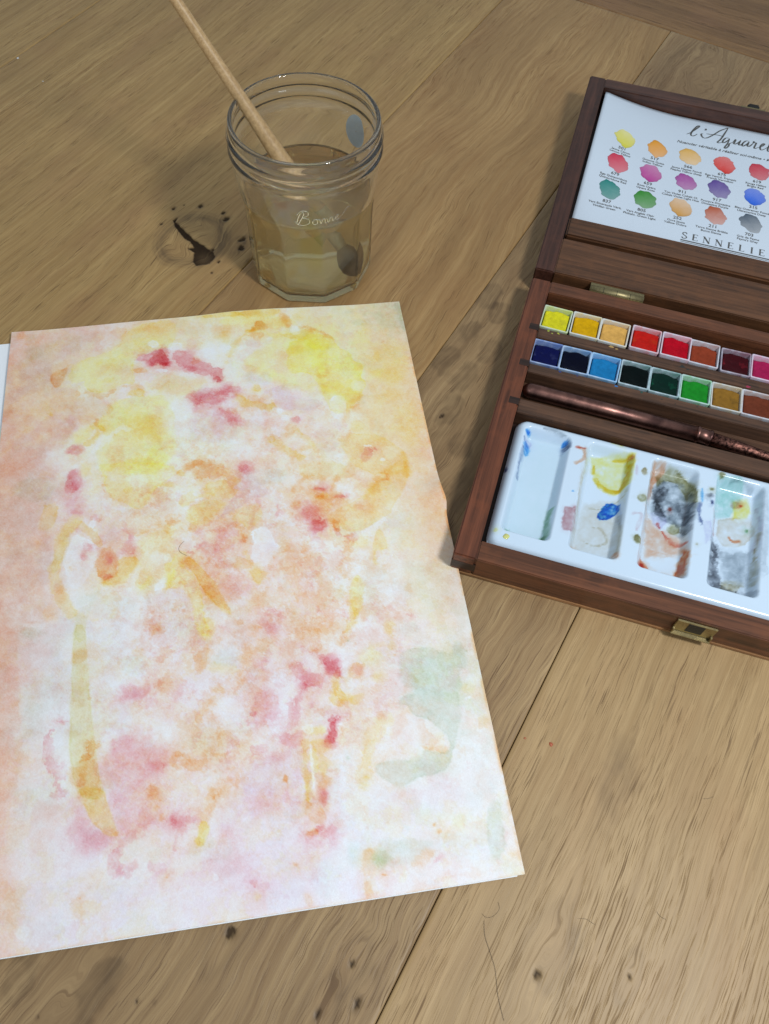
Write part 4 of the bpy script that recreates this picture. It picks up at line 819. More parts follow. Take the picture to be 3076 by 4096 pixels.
P V .8 .4 0 .4 0.0 1498,2480 1497,2482 1495,2484 1492,2484 1490,2483 1488,2481 1488,2479 1489,2476 1491,2475 1493,2474 1496,2475 1497,2477
P V 1.0 .4 0 .4 0.0 2062,2097 2061,2099 2059,2101 2057,2101 2055,2100 2054,2098 2054,2096 2055,2094 2057,2093 2059,2092 2061,2093 2062,2095
P V .8 .4 0 .4 0.0 1560,1980 1560,1982 1558,1983 1556,1984 1554,1983 1553,1981 1553,1979 1554,1978 1555,1976 1557,1976 1559,1977 1560,1978
P O .7 .5 0 .6 0.0 1754,2071 1752,2074 1750,2075 1747,2075 1743,2074 1741,2072 1741,2070 1742,2067 1745,2066 1748,2066 1751,2067 1753,2069
P V .25 1.5 .2 1 0.0 2025,2452 2020,2457 2008,2460 1993,2460 1978,2456 1968,2450 1965,2444 1970,2438 1982,2435 1998,2436 2012,2440 2022,2445
P P .4 4 0 1 0.0 1773,2461 1762,2483 1743,2497 1718,2500 1696,2491 1682,2472 1679,2448 1689,2425 1709,2410 1734,2407 1756,2417 1770,2436
P T .22 3 0 1 0.0 1740,2554 1732,2567 1714,2576 1693,2577 1673,2570 1659,2557 1656,2542 1664,2529 1681,2520 1702,2519 1723,2526 1736,2539
S R .35 1 0 3 1.4 1446,2550 1478,2538
P G .65 .5 .2 .5 0.0 438,2446 535,2460 548,2522 574,2604 594,2649 574,2654 527,2624 486,2576 452,2500
P O .35 2 0 2 0.0 594,2634 590,2645 578,2651 563,2652 547,2647 535,2637 531,2625 535,2614 546,2607 562,2606 578,2611 589,2621
P Y .3 1.5 0 1 0.0 509,2552 508,2563 502,2571 494,2573 486,2569 480,2559 478,2547 479,2536 485,2528 493,2526 501,2530 507,2540
P R .28 5 0 2.5 0.0 401,2501 444,2487 495,2585 543,2638 582,2655 661,2643 720,2625 724,2567 681,2504 548,2482 565,2544 594,2634 544,2695 428,2686
S R .42 2 0 3 2.0 587,2693 622,2668 673,2637 716,2616
S R .5 1 0 3 0.6 579,2700 580,2734 603,2770
S R .35 1.5 0 3 1.3 623,2777 700,2769 738,2793
P O .55 1.5 0 3 0.0 739,2513 737,2524 730,2532 721,2534 712,2530 705,2520 703,2508 705,2496 712,2488 721,2486 730,2491 737,2500
P O .55 1.2 0 3 0.0 744,2549 742,2558 738,2564 733,2566 727,2562 723,2555 721,2546 723,2538 727,2532 733,2530 738,2533 743,2540
P O .55 1 0 2 0.0 759,2607 758,2612 756,2616 752,2617 748,2615 746,2610 745,2605 746,2599 749,2596 752,2595 756,2597 758,2601
P R .55 1.2 0 2.5 0.0 816,2627 813,2638 805,2645 795,2647 785,2642 778,2633 776,2621 779,2610 786,2602 796,2600 806,2605 813,2614
P W .6 3 0 1 0.0 283,2694 280,2731 266,2755 246,2762 224,2749 207,2720 199,2682 201,2646 215,2620 235,2613 258,2626 275,2656
P O .28 3 0 3 0.0 531,2796 528,2807 518,2813 505,2814 492,2809 482,2800 478,2788 481,2778 490,2771 504,2770 517,2775 527,2785
P O .28 2.5 0 3.5 0.0 484,2882 481,2898 470,2907 456,2910 440,2903 429,2890 424,2874 428,2858 438,2848 453,2846 468,2852 480,2866
P G .28 2 0 3 0.0 522,2888 519,2894 511,2898 500,2899 489,2895 480,2889 477,2881 480,2875 488,2871 499,2870 510,2874 519,2880
P O .6 .8 0 1.5 0.0 461,2849 460,2851 458,2852 455,2852 452,2851 450,2849 449,2847 450,2845 452,2844 455,2844 458,2845 460,2847
P W .95 .7 0 1.2 0.0 275,2936 273,2946 267,2953 258,2954 248,2950 241,2942 238,2931 240,2921 246,2914 255,2913 264,2917 271,2926
P L .35 6 0 1 0.0 699,2882 692,2902 671,2914 643,2916 614,2906 593,2888 585,2865 593,2845 614,2832 642,2830 671,2840 692,2859
P R .25 4 0 3 0.0 594,2657 584,2672 555,2681 517,2680 478,2669 449,2653 438,2634 447,2618 476,2610 515,2611 554,2621 583,2638
P C .3 6 0 1 0.0 420,2946 408,2959 375,2966 329,2963 283,2952 249,2936 235,2919 246,2905 279,2898 326,2901 372,2912 407,2928
P V .22 7 0 1 0.0 373,2497 364,2525 336,2543 297,2545 257,2531 227,2506 214,2474 222,2446 250,2428 290,2425 330,2439 361,2465
P S .3 4 0 2 0.0 330,2649 326,2663 312,2672 293,2674 274,2667 259,2654 253,2638 257,2623 270,2614 289,2613 309,2620 324,2633
P W .5 3 0 1 0.0 685,2557 679,2572 665,2581 645,2583 625,2576 610,2562 605,2546 610,2530 624,2521 644,2519 664,2527 679,2540
P W .4 4 0 1 0.0 727,2721 720,2735 700,2743 673,2743 645,2735 625,2721 618,2705 625,2691 645,2683 673,2683 700,2691 720,2705
S O .55 1.5 0 2.5 2.0 960,2549 951,2583 933,2612 916,2645
S O .45 1.5 0 2.5 1.6 960,2549 1017,2553 1061,2510
P R .5 1.5 0 3 0.0 781,2614 837,2607 889,2626 876,2647 824,2648 788,2631
S R .38 1.5 0 3 1.1 816,2643 807,2688 798,2732
P S .42 3 0 3 0.0 806,2755 802,2766 792,2773 778,2774 765,2769 755,2759 751,2748 755,2737 765,2730 779,2729 792,2734 802,2744
P Y .85 .7 .15 1 0.0 900,2639 928,2639 931,2675 910,2698 905,2732 882,2714 891,2684
P G .5 .8 0 1.5 0.0 905,2717 903,2723 899,2728 893,2728 887,2726 883,2720 882,2714 883,2707 888,2703 894,2702 900,2705 904,2710
P S .35 3 0 3 0.0 930,2596 924,2611 909,2621 889,2622 869,2615 855,2601 850,2585 855,2570 871,2560 891,2559 911,2566 925,2580
P L .45 5 0 1.5 0.0 1043,2544 1209,2527 1221,2630 1156,2679 1053,2704 946,2692 982,2608
P R .18 5 0 3 0.0 1181,2616 1171,2634 1148,2646 1118,2647 1088,2637 1067,2620 1060,2599 1069,2580 1092,2569 1123,2568 1153,2577 1175,2595
P T .5 2.5 0 1.5 0.0 1279,2666 1273,2679 1261,2687 1244,2688 1229,2682 1218,2671 1215,2656 1220,2643 1233,2635 1249,2634 1265,2640 1276,2651
P R .3 2 0 2.5 0.0 1287,2623 1282,2630 1270,2634 1253,2634 1237,2630 1226,2622 1222,2614 1227,2606 1240,2602 1256,2603 1272,2607 1284,2614
S G .5 1 0 1 2.1 1327,2523 1322,2604
S O .5 1.5 0 2 3.0 1384,2572 1375,2651
P R .45 1.5 0 2 0.0 1391,2622 1387,2636 1380,2646 1371,2649 1364,2644 1359,2632 1358,2617 1362,2602 1369,2592 1378,2589 1386,2595 1391,2606
P O .6 1.2 0 2 0.0 1340,2636 1336,2643 1328,2647 1318,2647 1308,2644 1301,2638 1299,2631 1302,2624 1310,2620 1321,2620 1331,2623 1338,2629
P O .34 1.2 0 1.5 0.0 1302,2637 1388,2649 1375,2722 1303,2712
P O .8 .9 0 1.2 0.0 1302,2728 1351,2723 1356,2751 1347,2761 1295,2752
P R .6 1 0 2 0.0 1362,2736 1359,2743 1354,2748 1348,2750 1342,2747 1338,2741 1338,2733 1340,2725 1345,2720 1351,2719 1357,2722 1361,2728
P R .42 2.5 0 3 0.0 1267,2746 1294,2757 1390,2771 1416,2759 1423,2706 1382,2704 1354,2735
S G .38 1 0 1.5 0.7 1144,2732 1173,2719 1197,2720
S R .4 1 0 3 0.6 1081,2880 1092,2900
S R .4 1 0 3 0.7 1162,2903 1190,2896
P R .2 4 0 3.5 0.0 1181,2905 1172,2913 1149,2917 1118,2914 1087,2908 1065,2898 1058,2888 1066,2880 1090,2876 1121,2878 1151,2885 1174,2895
P R .17 6 0 3 0.0 1085,2829 1073,2844 1044,2852 1005,2851 967,2841 939,2825 929,2807 940,2792 969,2783 1009,2785 1048,2795 1076,2811
P R .2 4 0 3 0.0 1404,2792 1394,2806 1369,2814 1337,2813 1306,2804 1284,2790 1277,2774 1287,2760 1311,2752 1343,2753 1375,2761 1397,2776
P W .75 .8 0 .8 0.0 1083,2653 1080,2663 1075,2669 1067,2671 1061,2667 1056,2659 1055,2649 1057,2640 1063,2634 1070,2632 1077,2636 1081,2643
P W .75 .8 0 .8 0.0 960,2850 959,2856 955,2860 950,2861 945,2859 942,2854 941,2847 943,2841 946,2837 951,2836 956,2838 959,2843
P O .65 .7 0 1.5 0.0 1261,2850 1260,2852 1256,2853 1251,2852 1246,2851 1243,2849 1242,2847 1243,2846 1247,2845 1252,2845 1257,2846 1260,2848
P O .65 .7 0 1.5 0.0 779,2825 778,2828 775,2829 771,2829 768,2828 765,2826 764,2823 765,2821 768,2819 772,2819 775,2820 778,2823
P G .38 1.2 0 1 0.0 1112,2937 1111,2940 1107,2942 1102,2943 1098,2941 1094,2938 1093,2934 1095,2931 1098,2929 1103,2929 1108,2930 1111,2933
P O .28 1.2 0 1 0.0 1260,2946 1301,2959 1297,2998 1278,2999
P S .3 3 0 3 0.0 810,2923 807,2933 798,2940 787,2941 775,2936 767,2928 764,2917 768,2906 776,2900 787,2899 799,2903 807,2912
P S .3 3 0 3 0.0 820,2981 815,2989 801,2993 782,2992 763,2987 750,2979 745,2970 750,2962 764,2957 783,2958 801,2963 815,2971
P C .35 4 0 1 0.0 1400,2923 1389,2958 1369,2981 1345,2987 1323,2974 1309,2946 1307,2909 1317,2874 1337,2849 1362,2843 1384,2856 1398,2886
P V .22 5 0 1 0.0 1010,2770 998,2781 969,2787 930,2785 891,2775 863,2762 853,2747 864,2736 893,2730 932,2732 972,2741 1000,2755
P W .4 4 0 1 0.0 964,2889 951,2908 915,2919 867,2917 820,2905 785,2884 773,2861 786,2841 822,2830 870,2831 918,2844 953,2865
S O .6 1 0 1.5 1.3 1519,2836 1502,2872 1500,2916 1503,2953 1502,2989
P O .35 1.5 0 1.5 0.0 1545,2855 1541,2868 1532,2876 1522,2878 1512,2873 1506,2863 1506,2850 1510,2837 1519,2829 1529,2826 1538,2831 1544,2842
P V .42 2 0 1.5 0.0 1541,2858 1593,2809 1675,2809 1766,2830 1779,2851 1708,2879 1662,2910 1578,2909 1539,2899
P N .7 3 0 1 0.0 1594,2881 1588,2893 1577,2900 1563,2901 1549,2896 1541,2886 1539,2873 1544,2862 1555,2854 1570,2853 1583,2858 1592,2869
P V .55 .8 .1 1 0.0 2014,2743 2064,2726 2054,2773 2057,2852 2044,2908 1999,2943 1981,2872 1992,2804
P T .3 1.5 .1 1 0.0 1992,2541 2040,2565 2072,2694 2012,2731 1969,2692 1965,2651
P G .25 3 0 1 0.0 1924,2786 1917,2803 1904,2814 1889,2816 1876,2810 1868,2796 1867,2778 1874,2761 1887,2750 1903,2747 1916,2754 1924,2768
P P .5 2 0 1.2 0.0 1599,2660 1778,2624 1734,2727 1775,2781 1748,2792 1704,2759 1621,2759 1583,2765
P O .8 .5 0 1 0.0 1796,2780 1795,2782 1792,2783 1789,2783 1786,2782 1784,2780 1784,2778 1785,2776 1787,2774 1791,2774 1794,2775 1796,2777
P O .8 .5 0 1 0.0 1813,2807 1811,2810 1808,2811 1805,2812 1801,2810 1799,2808 1798,2805 1800,2803 1803,2801 1806,2801 1810,2802 1812,2805
P O 1.0 .4 0 .6 0.0 1585,2931 1584,2933 1580,2933 1574,2933 1569,2931 1565,2930 1563,2928 1565,2927 1569,2926 1575,2927 1580,2928 1584,2930
S O .38 1.2 0 2.5 1.9 1687,2906 1724,2881 1757,2882
P T .3 1.5 0 2 0.0 1766,2876 1760,2884 1749,2890 1735,2890 1721,2886 1712,2877 1710,2868 1715,2859 1727,2854 1741,2853 1755,2858 1764,2866
S R .34 1.5 0 2.5 1.6 1754,2919 1790,2902
S S .55 2 0 2.5 1.8 1497,2996 1624,2996 1674,2985 1738,2987 1789,2973
S S .45 1.5 0 2.5 1.5 1789,2973 1858,2971 1950,2977 1993,2950
P C .5 4 0 1 0.0 1490,2847 1484,2869 1473,2884 1460,2888 1449,2880 1443,2863 1442,2841 1448,2819 1459,2803 1472,2799 1483,2807 1489,2825
P T .25 2 0 1.5 0.0 1555,2788 1549,2799 1536,2805 1520,2806 1504,2801 1494,2791 1491,2779 1497,2768 1510,2761 1526,2761 1542,2766 1552,2776
P O .3 2 0 1.5 0.0 2102,2928 2097,2935 2087,2939 2074,2939 2063,2935 2055,2929 2054,2921 2058,2914 2069,2910 2081,2910 2093,2913 2100,2920
P S .35 5 0 1.5 0.0 2107,2800 2095,2838 2079,2864 2065,2873 2055,2861 2052,2832 2058,2793 2070,2755 2085,2728 2100,2719 2110,2731 2113,2761
P C .35 6 0 1 0.0 1960,2877 1941,2897 1901,2908 1850,2907 1801,2894 1768,2872 1759,2848 1776,2827 1816,2816 1868,2817 1917,2831 1951,2852
P L .35 6 0 1 0.0 1934,2695 1917,2723 1883,2741 1841,2742 1801,2729 1775,2703 1769,2672 1785,2644 1820,2626 1863,2624 1903,2638 1929,2664
P C .3 4 0 1 0.0 2074,2977 2067,2985 2054,2990 2038,2990 2022,2985 2012,2977 2010,2967 2016,2959 2029,2954 2046,2954 2061,2959 2071,2967'''
ST = 0.42
cw, ch = int(PWD / ST) + 1, int(PHT / ST) + 1
cv = Canvas(ch, cw, ST, seed=3)
# first pale washes: broad tints that run into each other over the whole sheet
TINT = """235,190,175 230,195,175 240,215,160 240,215,150 232,222,190 205,208,176
215,190,172 236,222,178 235,208,196 240,225,195 242,234,168 232,218,190
225,190,175 238,226,176 238,230,206 235,208,200 238,222,186 236,216,184
222,188,174 238,222,192 238,234,206 238,216,194 236,220,182 236,212,186
214,188,178 232,208,198 236,222,188 232,212,200 238,214,176 232,214,190
214,192,182 234,216,196 238,220,190 236,214,206 232,222,208 230,216,200
218,186,174 222,212,205 230,220,218 234,214,202 230,218,204 216,216,200
222,190,180 218,212,208 230,210,204 228,214,214 228,206,198 210,214,200
230,202,190 226,220,216 232,210,202 230,220,220 234,218,204 226,222,212
230,210,202 228,218,220 232,214,214 230,220,228 228,228,226 230,220,212
230,206,196 226,220,226 232,216,218 230,220,228 234,216,210 232,220,212"""
TG = np.array([[-np.log(np.array(lin(*map(int, c.split(',')))) / np.array(lin(236, 238, 240))) for c in r.split()] for r in TINT.split('\n')])
wxn = fbm(ch, cw, 40, 5, 201) * 0.75 + fbm(ch, cw, 12, 3, 205) * 0.3; wyn = fbm(ch, cw, 40, 5, 202) * 0.9 + fbm(ch, cw, 12, 3, 206) * 0.35
ui = np.clip(np.linspace(0, 5, cw)[None] + wxn * 1.1, 0, 4.999); vi = np.clip(np.linspace(0, 10, ch)[:, None] + wyn * 1.1, 0, 9.999)
u0, v0 = ui.astype(int), vi.astype(int); fu = sstep(.15, .85, ui - u0)[..., None]; fv = sstep(.15, .85, vi - v0)[..., None]
cv.K += np.clip((TG[v0, u0] * (1 - fu) + TG[v0, u0 + 1] * fu) * (1 - fv) + (TG[v0 + 1, u0] * (1 - fu) + TG[v0 + 1, u0 + 1] * fu) * fv, 0, 2) * (0.95 + 0.3 * fbm(ch, cw, 16, 4, 210))[..., None]
# small chance blooms where wet colours met
for sd, pg, am, lo in ((301, 'S', .12, .22), (302, 'O', .10, .28), (308, 'R', .06, .30), (303, 'P', .15, .16), (304, 'Y', .10, .14), (307, 'G', .06, .22), (305, 'L', .06, .26), (306, 'C', .15, .18)):
    f_ = fbm(ch, cw, 26, 6, sd, .62) + 0.25 * fbm(ch, cw, 3, 2, sd + 9)
    lo_ = sstep(lo, lo + .06 + .25 * np.clip(fbm(ch, cw, 30, 2, sd + 3), 0, 1), f_)
    cv.K += (lo_ * am + np.exp(-((f_ - lo - .02) / .015) ** 2) * am * .5)[..., None] * -np.log(PIG[pg])
XG, YG = np.meshgrid(np.arange(cw) * ST, np.arange(ch) * ST)
core = np.exp(-((XG - 112) / 70) ** 4 - ((YG - 165) / 105) ** 4)
for sd, pg, am, lo in ((341, 'S', .42, .05), (342, 'O', .26, .16), (343, 'R', .20, .22), (344, 'W', .5, .2), (345, 'S', .34, .12)):
    f_ = fbm(ch, cw, 34, 7, sd, .70) * np.clip(.5 + core, 0, 1.2) + 0.10 * fbm(ch, cw, 1.5, 2, sd + 9, .8)
    al_ = (sstep(lo, lo + .10, f_) * (.75 + .5 * cv.n2[sd % 3]) + .5 * np.exp(-((f_ - lo - .02) / .012) ** 2)) * am * core
    if pg == 'W': cv.K *= 1 - np.clip(al_, 0, .8)[..., None]
    else: cv.K += al_[..., None] * -np.log(PIG[pg])
for sd, am, lo in ((320, .35, .22), (321, .3, .28)):          # dabs lifted off again
    f_ = fbm(ch, cw, 30, 6, sd, .6); cv.K *= 1 - (sstep(lo, lo + .12, f_) * am)[..., None]
for ln in WASH.strip().split('\n'):  # the lower left W wash paints the paper's sheen into the pigment
    kd, c, de, so, ed, ro, wi, *ps = ln.split()
    pts = np.array([[float(q) / 10 for q in p.split(',')] for p in ps])
    so, ro, wi = float(so), float(ro), float(wi)
    if kd == 'P' and len(pts) > 3:                       # round the traced outline a little
        pts = np.stack([pts * .75 + np.roll(pts, -1, 0) * .25, pts * .25 + np.roll(pts, -1, 0) * .75], 1).reshape(-1, 2)
    elif kd == 'S' and len(pts) > 2: pts = spline(pts, 4)
    if c in 'ROGYSVK' and kd == 'P' or c == 'O':                 # the wet paper carried colour well past each mark
        cv.wash(kd, PIG[c], float(de) * (.30 if c in 'RO' else .2), so * 2 + 6, 0, 2.4, wi, pts, .6)
    cv.wash(kd, PIG[c], float(de) * {'W': .6, 'T': .38, 'V': .66, 'R': .72, 'Y': .78, 'G': .66, 'O': .74, 'K': .48, 'S': .5, 'P': .75, 'L': .5}.get(c, .8), so * 1.2 + (.7 if c == 'R' else .8 if kd == 'S' else .25), float(ed) * (.5 if kd == 'S' else 1), ro * 0.75 + (.5 if kd == 'S' else 0), wi, pts, {'R': .8, 'O': .75, 'S': .6, 'G': .45}.get(c, .35))
# thin wet colour along the cut edges, and a faint pigment grain all over
edge_n = fbm(ch, cw, 18, 4, 77)
XX, YY = np.meshgrid(np.arange(cw) * ST, np.arange(ch) * ST)
redge = np.exp(-((PWD - XX) / 0.9) ** 2) * sstep(-0.25, 0.35, edge_n) * sstep(20, 60, YY)
bedge = np.exp(-((PHT - YY) / 0.8) ** 2) * sstep(-0.1, 0.4, edge_n)
cv.K += (redge * 0.8 + bedge * 0.4)[..., None] * -np.log(PIG['O'])
gr = np.clip(cv.n2[0], 0, 1) * sstep(-0.3, 0.6, cv.n1[1])
cv.K += (gr * 0.05)[..., None] * -np.log(PIG['S']) + (np.clip(fbm(ch, cw, 24, 5, 90), 0, 1) * 0.05)[..., None] * -np.log(PIG['O'])
bumpx = np.exp(-((XX - 211) / 7) ** 2 - ((YY - 128) / 7) ** 2)
rim = 1 - np.minimum(np.minimum(XX, PWD - XX), np.minimum(YY, PHT - YY)) / 30; rim = np.clip(rim, 0, 1) ** 2
zz = 2.9 + 0.25 * fbm(ch, cw, 120, 3, 5) + 1.3 * rim * np.clip(.35 + fbm(ch, cw, 150, 2, 8), 0, 1) + 2.6 * bumpx + 0.5 * np.exp(-(XX / 14) ** 2) + 0.5 * np.exp(-(YY / 8) ** 2) * np.sin(XX / PWD * math.pi)
PX = XX + 1.2 * np.exp(-((XX - 211) / 5) ** 2 - ((YY - 134) / 5) ** 2)
PY = -YY + 1.0 * np.exp(-(YY / 30) ** 2) * np.sin(XX / PWD * math.pi) ** 2 * 1.2
paint_t = NT('watercolour_on_paper')
pc = paint_t.attr('pigment')
pg1 = paint_t.noise(paint_t.coord(), 1500, 3, 0.65); pg2 = paint_t.noise(paint_t.coord(), 420, 4, 0.6)
pcol = paint_t.mix(paint_t.ramp(pg1, (0.35, 0.0), (0.75, 0.16)), pc, (0.62, 0.50, 0.44), 'MULTIPLY')
paint_m = paint_t.set(Base_Color=pcol, Roughness=0.62, Specular_IOR_Level=0.3,
    Normal=paint_t.bump(paint_t.math('ADD', pg1, paint_t.math('MULTIPLY', pg2, 0.8)), 0.32, 0.0005))
pad = thing('watercolour_painting', 'abstract yellow, orange and pink watercolour on a white paper pad', 'painting', (PADX, PADY, 0), (0, 0, PADR))
cv.K += (0.55 * np.exp(-(XX / 24) ** 2) + 0.42 * np.exp(-((PWD - XX) / 20) ** 2) * (1 - sstep(150, 240, YY)))[..., None] * -np.log(PIG['S'])
cv.K *= 0.56 * (1 + 0.22 * cv.n2[1] + 0.12 * cv.n1[2] + 0.16 * (NR.rand(ch, cw) - .5) * 2)[..., None]
COLR = cv.color((0.85, 0.89, 0.935))
top = np.stack([PX, PY, zz], -1)
grid_mesh('painted_sheet', top, paint_m, pad, True, attrs={'pigment': COLR})
# cut edge of the painted sheet
ring_i = [(0, j) for j in range(0, cw, 3)] + [(i, cw - 1) for i in range(0, ch, 3)] + [(ch - 1, j) for j in range(cw - 1, -1, -3)] + [(i, 0) for i in range(ch - 1, -1, -3)]
rp = np.array([top[i, j] for i, j in ring_i])
low = rp.copy(); low[:, 2] -= 0.6
grid_mesh('sheet_edge', np.stack([rp, low]), paper_m, pad, False, wrap_u=True)
bm = bmesh.new(); boxbm(bm, 0.6, PWD - 2.6, -PHT + 0.05, -0.8, 0.85, 2.1, 0.25, 2)
frombm('paper_pad', bm, paper_m, pad)
hair_m = plain('dark_hair', (0.05, 0.035, 0.025), 0.5)
def z_on(x, y):
    return float(zz[min(ch - 1, int(y / ST)), min(cw - 1, int(x / ST))]) + 0.12
ph = [(87.1, 139.5), (85.2, 141.4), (84.6, 143.6), (85.6, 145.4), (88.1, 147.1)]
a, b = math.cos(PADR), math.sin(PADR)
hp = [(PADX + x * a + y * b, PADY + x * b - y * a, z_on(x, y)) for x, y in spline(ph, 4)]
tag(tube('hair', hp, 0.08, plain('brown_hair', (0.25, 0.14, 0.06), 0.5), None, 5), 'fine curled brown brush hair stuck on the middle of the painting', 'hair')

# ================================================================== PAINT BOX
BX, BY, BR = 32.8, 173.8, -0.2275
BD, BZ, BW = 182.7, 17.0, 217.0
pbox = thing('paint_box', 'open dark brown wooden watercolour box with hinged lid', 'paint box', (BX, BY, 0), (0, 0, BR))
WN = lin(100, 60, 38)
wal_x = walnut('walnut_along', WN, 'x', 1); wal_y = walnut('walnut_across', lin(104, 58, 37), 'y', 2)
wal_d = walnut('walnut_divider', lin(86, 60, 44), 'x', 3); wal_l = walnut('walnut_lid', lin(80, 52, 42), 'x', 4); wal_ly = walnut('walnut_lid_side', lin(72, 43, 33), 'y', 5)
wal_end = walnut('walnut_end_grain', lin(50, 32, 24), 'x', 6); wal_bot = walnut('base_board_wood', lin(150, 108, 70), 'x', 8, 0.6)
wal_panel = walnut('walnut_panel', lin(92, 60, 38), 'x', 7)
brass = plain('worn_brass', lin(160, 146, 108), 0.48, 1.0, 0.3, 900); dark_metal = plain('dark_metal', (0.02, 0.018, 0.015), 0.45, 0.6)
box('base_board', 0.2, BW - .2, -0.25, BD - .2, 0, 2.6, wal_bot, pbox, 0.5)
for x0, x1 in ((0, 10.6), (BW - 10.6, BW)):
    box('side_rail', x0, x1, 0, BD, 2.6, BZ, wal_y, pbox, 0.7)
box('front_rail', 10.6, BW - 10.6, 0.05, 10.2, 2.6, BZ - .04, wal_x, pbox, 0.5)
box('back_rail', 10.6, BW - 10.6, 173.5, BD - .05, 2.6, BZ - .04, wal_x, pbox, 0.5)
box('finger_joint', 0.25, 11.2, -0.1, 0.6, 5.6, 11.4, wal_end, pbox, 0)
box('inner_floor', 10.7, BW - 10.7, 10.3, 173.4, 2.7, 4.4, wal_end, pbox, 0)
for y0, y1, z1 in ((142.4, 149.6, 13.6), (116.6, 122.8, 14.2), (89.0, 98.0, 14.2)):
    box('divider', 10.7, BW - 10.7, y0, y1, 4.5, z1, wal_d, pbox, 0.35)
    for x0 in (5.6, BW - 10.6):
        box('slot_shade', x0, x0 + 5.0, (y0 + y1) / 2 - 2.1, (y0 + y1) / 2 + 2.1, 12, BZ + 0.08, wal_end, pbox, 0)  # dark block in place of the open slot, its shade given as colour
box('trough_bed', 10.7, BW - 10.7, 98.1, 116.5, 4.5, 6.0, wal_d, pbox, 0.2)
# clasp plate on the front
bm = bmesh.new()
pr = [(100.6, 15.4), (118.2, 15.4), (118.2, 8.4), (114.6, 5.0), (104.2, 5.0), (100.6, 8.4)]
def prism_y(bm, prof, y0, y1):
    a = [bm.verts.new((x, y0, z)) for x, z in prof]; b = [bm.verts.new((x, y1, z)) for x, z in prof]
    n = len(prof); bm.faces.new(a); bm.faces.new(b[::-1])
    for i in range(n): bm.faces.new((a[i], b[i], b[(i + 1) % n], a[(i + 1) % n]))
boxbm(bm, 100.8, 118.0, -2.9, -0.1, 4.9, 5.7, 0.2); boxbm(bm, 100.8, 118.0, -1.0, -0.1, 6.0, 15.2, 0.2)
boxbm(bm, 100.8, 101.6, -2.4, -0.9, 5.6, 9.0, 0.2); boxbm(bm, 117.2, 118.0, -2.4, -0.9, 5.6, 9.0, 0.2)
cl = frombm('clasp_plate', bm, brass, pbox)
box('clasp_slot', 106.0, 113.0, -1.15, -0.6, 7.6, 14.4, plain('slot_black', (.003, .003, .003), .6), cl, 0)
# hinges
for hx in (32.0, BW - 32.0 - 29.6):
    h = tube('hinge', [(hx, BD + 2.6, BZ - 1.0), (hx + 29.6, BD + 2.6, BZ - 1.0)], 2.1, brass, pbox, 14)
    for q in range(1, 4): tube('hinge_gap', [(hx + 29.6 * q / 4 - .12, BD + 2.6, BZ - 1.0), (hx + 29.6 * q / 4 + .12, BD + 2.6, BZ - 1.0)], 2.14, dark_metal, h, 14)
    bm = bmesh.new(); boxbm(bm, hx, hx + 29.6, BD + .1, BD + 2.4, BZ - 1.4, BZ - 0.4, .1); boxbm(bm, hx, hx + 29.6, BD + 3.2, BD + 7.1, BZ - 1.4, BZ - .5, .1)
    frombm('hinge_leaf', bm, brass, h)
# lid, opened flat and propped a little high at its far end
LT = 0.0449; GAP = 7.3
lid = bpy.data.objects.new('lid', None)
lid_me = bpy.data.meshes.new('lid'); bm = bmesh.new(); boxbm(bm, 0.3, BW - .3, 0.3, BD - .3, -BZ, -BZ + 3.4, .4)
for v in bm.verts: v.co *= MM
bm.to_mesh(lid_me); bm.free(); bpy.data.objects.remove(lid)
lid = link('lid', lid_me, wal_ly, pbox)
lid.location = (0, (BD + GAP) * MM, BZ * MM); lid.rotation_euler = (LT, 0, 0)
LZ = -BZ + 3.4
for x0, x1 in ((0, 10.6), (BW - 10.6, BW)): box('lid_side_rail', x0, x1, 0, BD, LZ, 0, wal_ly, lid, 0.7)
box('lid_far_rail', 10.6, BW - 10.6, 172.6, BD - .05, LZ, -.04, wal_l, lid, 0.5)
box('lid_near_panel', 10.6, BW - 10.6, 0.05, 28.4, LZ, -.04, wal_panel, lid, 0.6)
box('card_bar', 11.4, BW - 11.4, 37.2, 53.0, LZ, -5.0, wal_panel, lid, 1.0)
box('lid_lining', 10.8, BW - 10.8, 28.6, 172.4, LZ - .1, LZ + 1.5, wal_l, lid, 0)
bm = bmesh.new(); boxbm(bm, 99.2, 115.0, BD + .05, BD + 2.2, -6, -0.9, .2)
hk = frombm('hook_plate', bm, brass, lid)
bm = bmesh.new(); boxbm(bm, 103.6, 111.2, BD + 1.5, BD + 7.0, -7, -1.2, .8)
frombm('latch_hook', bm, dark_metal, hk)

# ---------------- colour chart card in the lid
lm = Matrix.Translation(Vector((BX, BY, 0)) * MM) @ Matrix.Rotation(BR, 4, 'Z') @ Matrix.Translation(Vector((0, BD + GAP, BZ)) * MM) @ Matrix.Rotation(LT, 4, 'X')
card = thing('colour_chart_card', 'white printed colour chart card standing in the box lid', 'chart card')
card.matrix_world = lm
def card_z(x, y):
    return -8.2 + 6.4 * max(0, 1 - abs(x - 13.4) / 55) ** 2 * float(sstep(54, 122, np.float64(y))) + 6.4 * max(0, 1 - abs(BW - 13.4 - x) / 55) ** 2 * float(sstep(54, 122, np.float64(y)))
cx_ = np.linspace(12.6, BW - 12.6, 90); cy_ = np.linspace(53.4, 171.6, 50)
CXm, CYm = np.meshgrid(cx_, cy_); CZm = np.vectorize(card_z)(CXm, CYm)
card_t = NT('card_white'); card_m = card_t.set(Base_Color=(0.60, 0.675, 0.76), Roughness=0.55, Normal=card_t.bump(card_t.noise(card_t.coord(), 1800, 2), 0.1, 0.0002))
cs = grid_mesh('card_sheet', np.stack([CXm, CYm, CZm], -1), card_m, card)
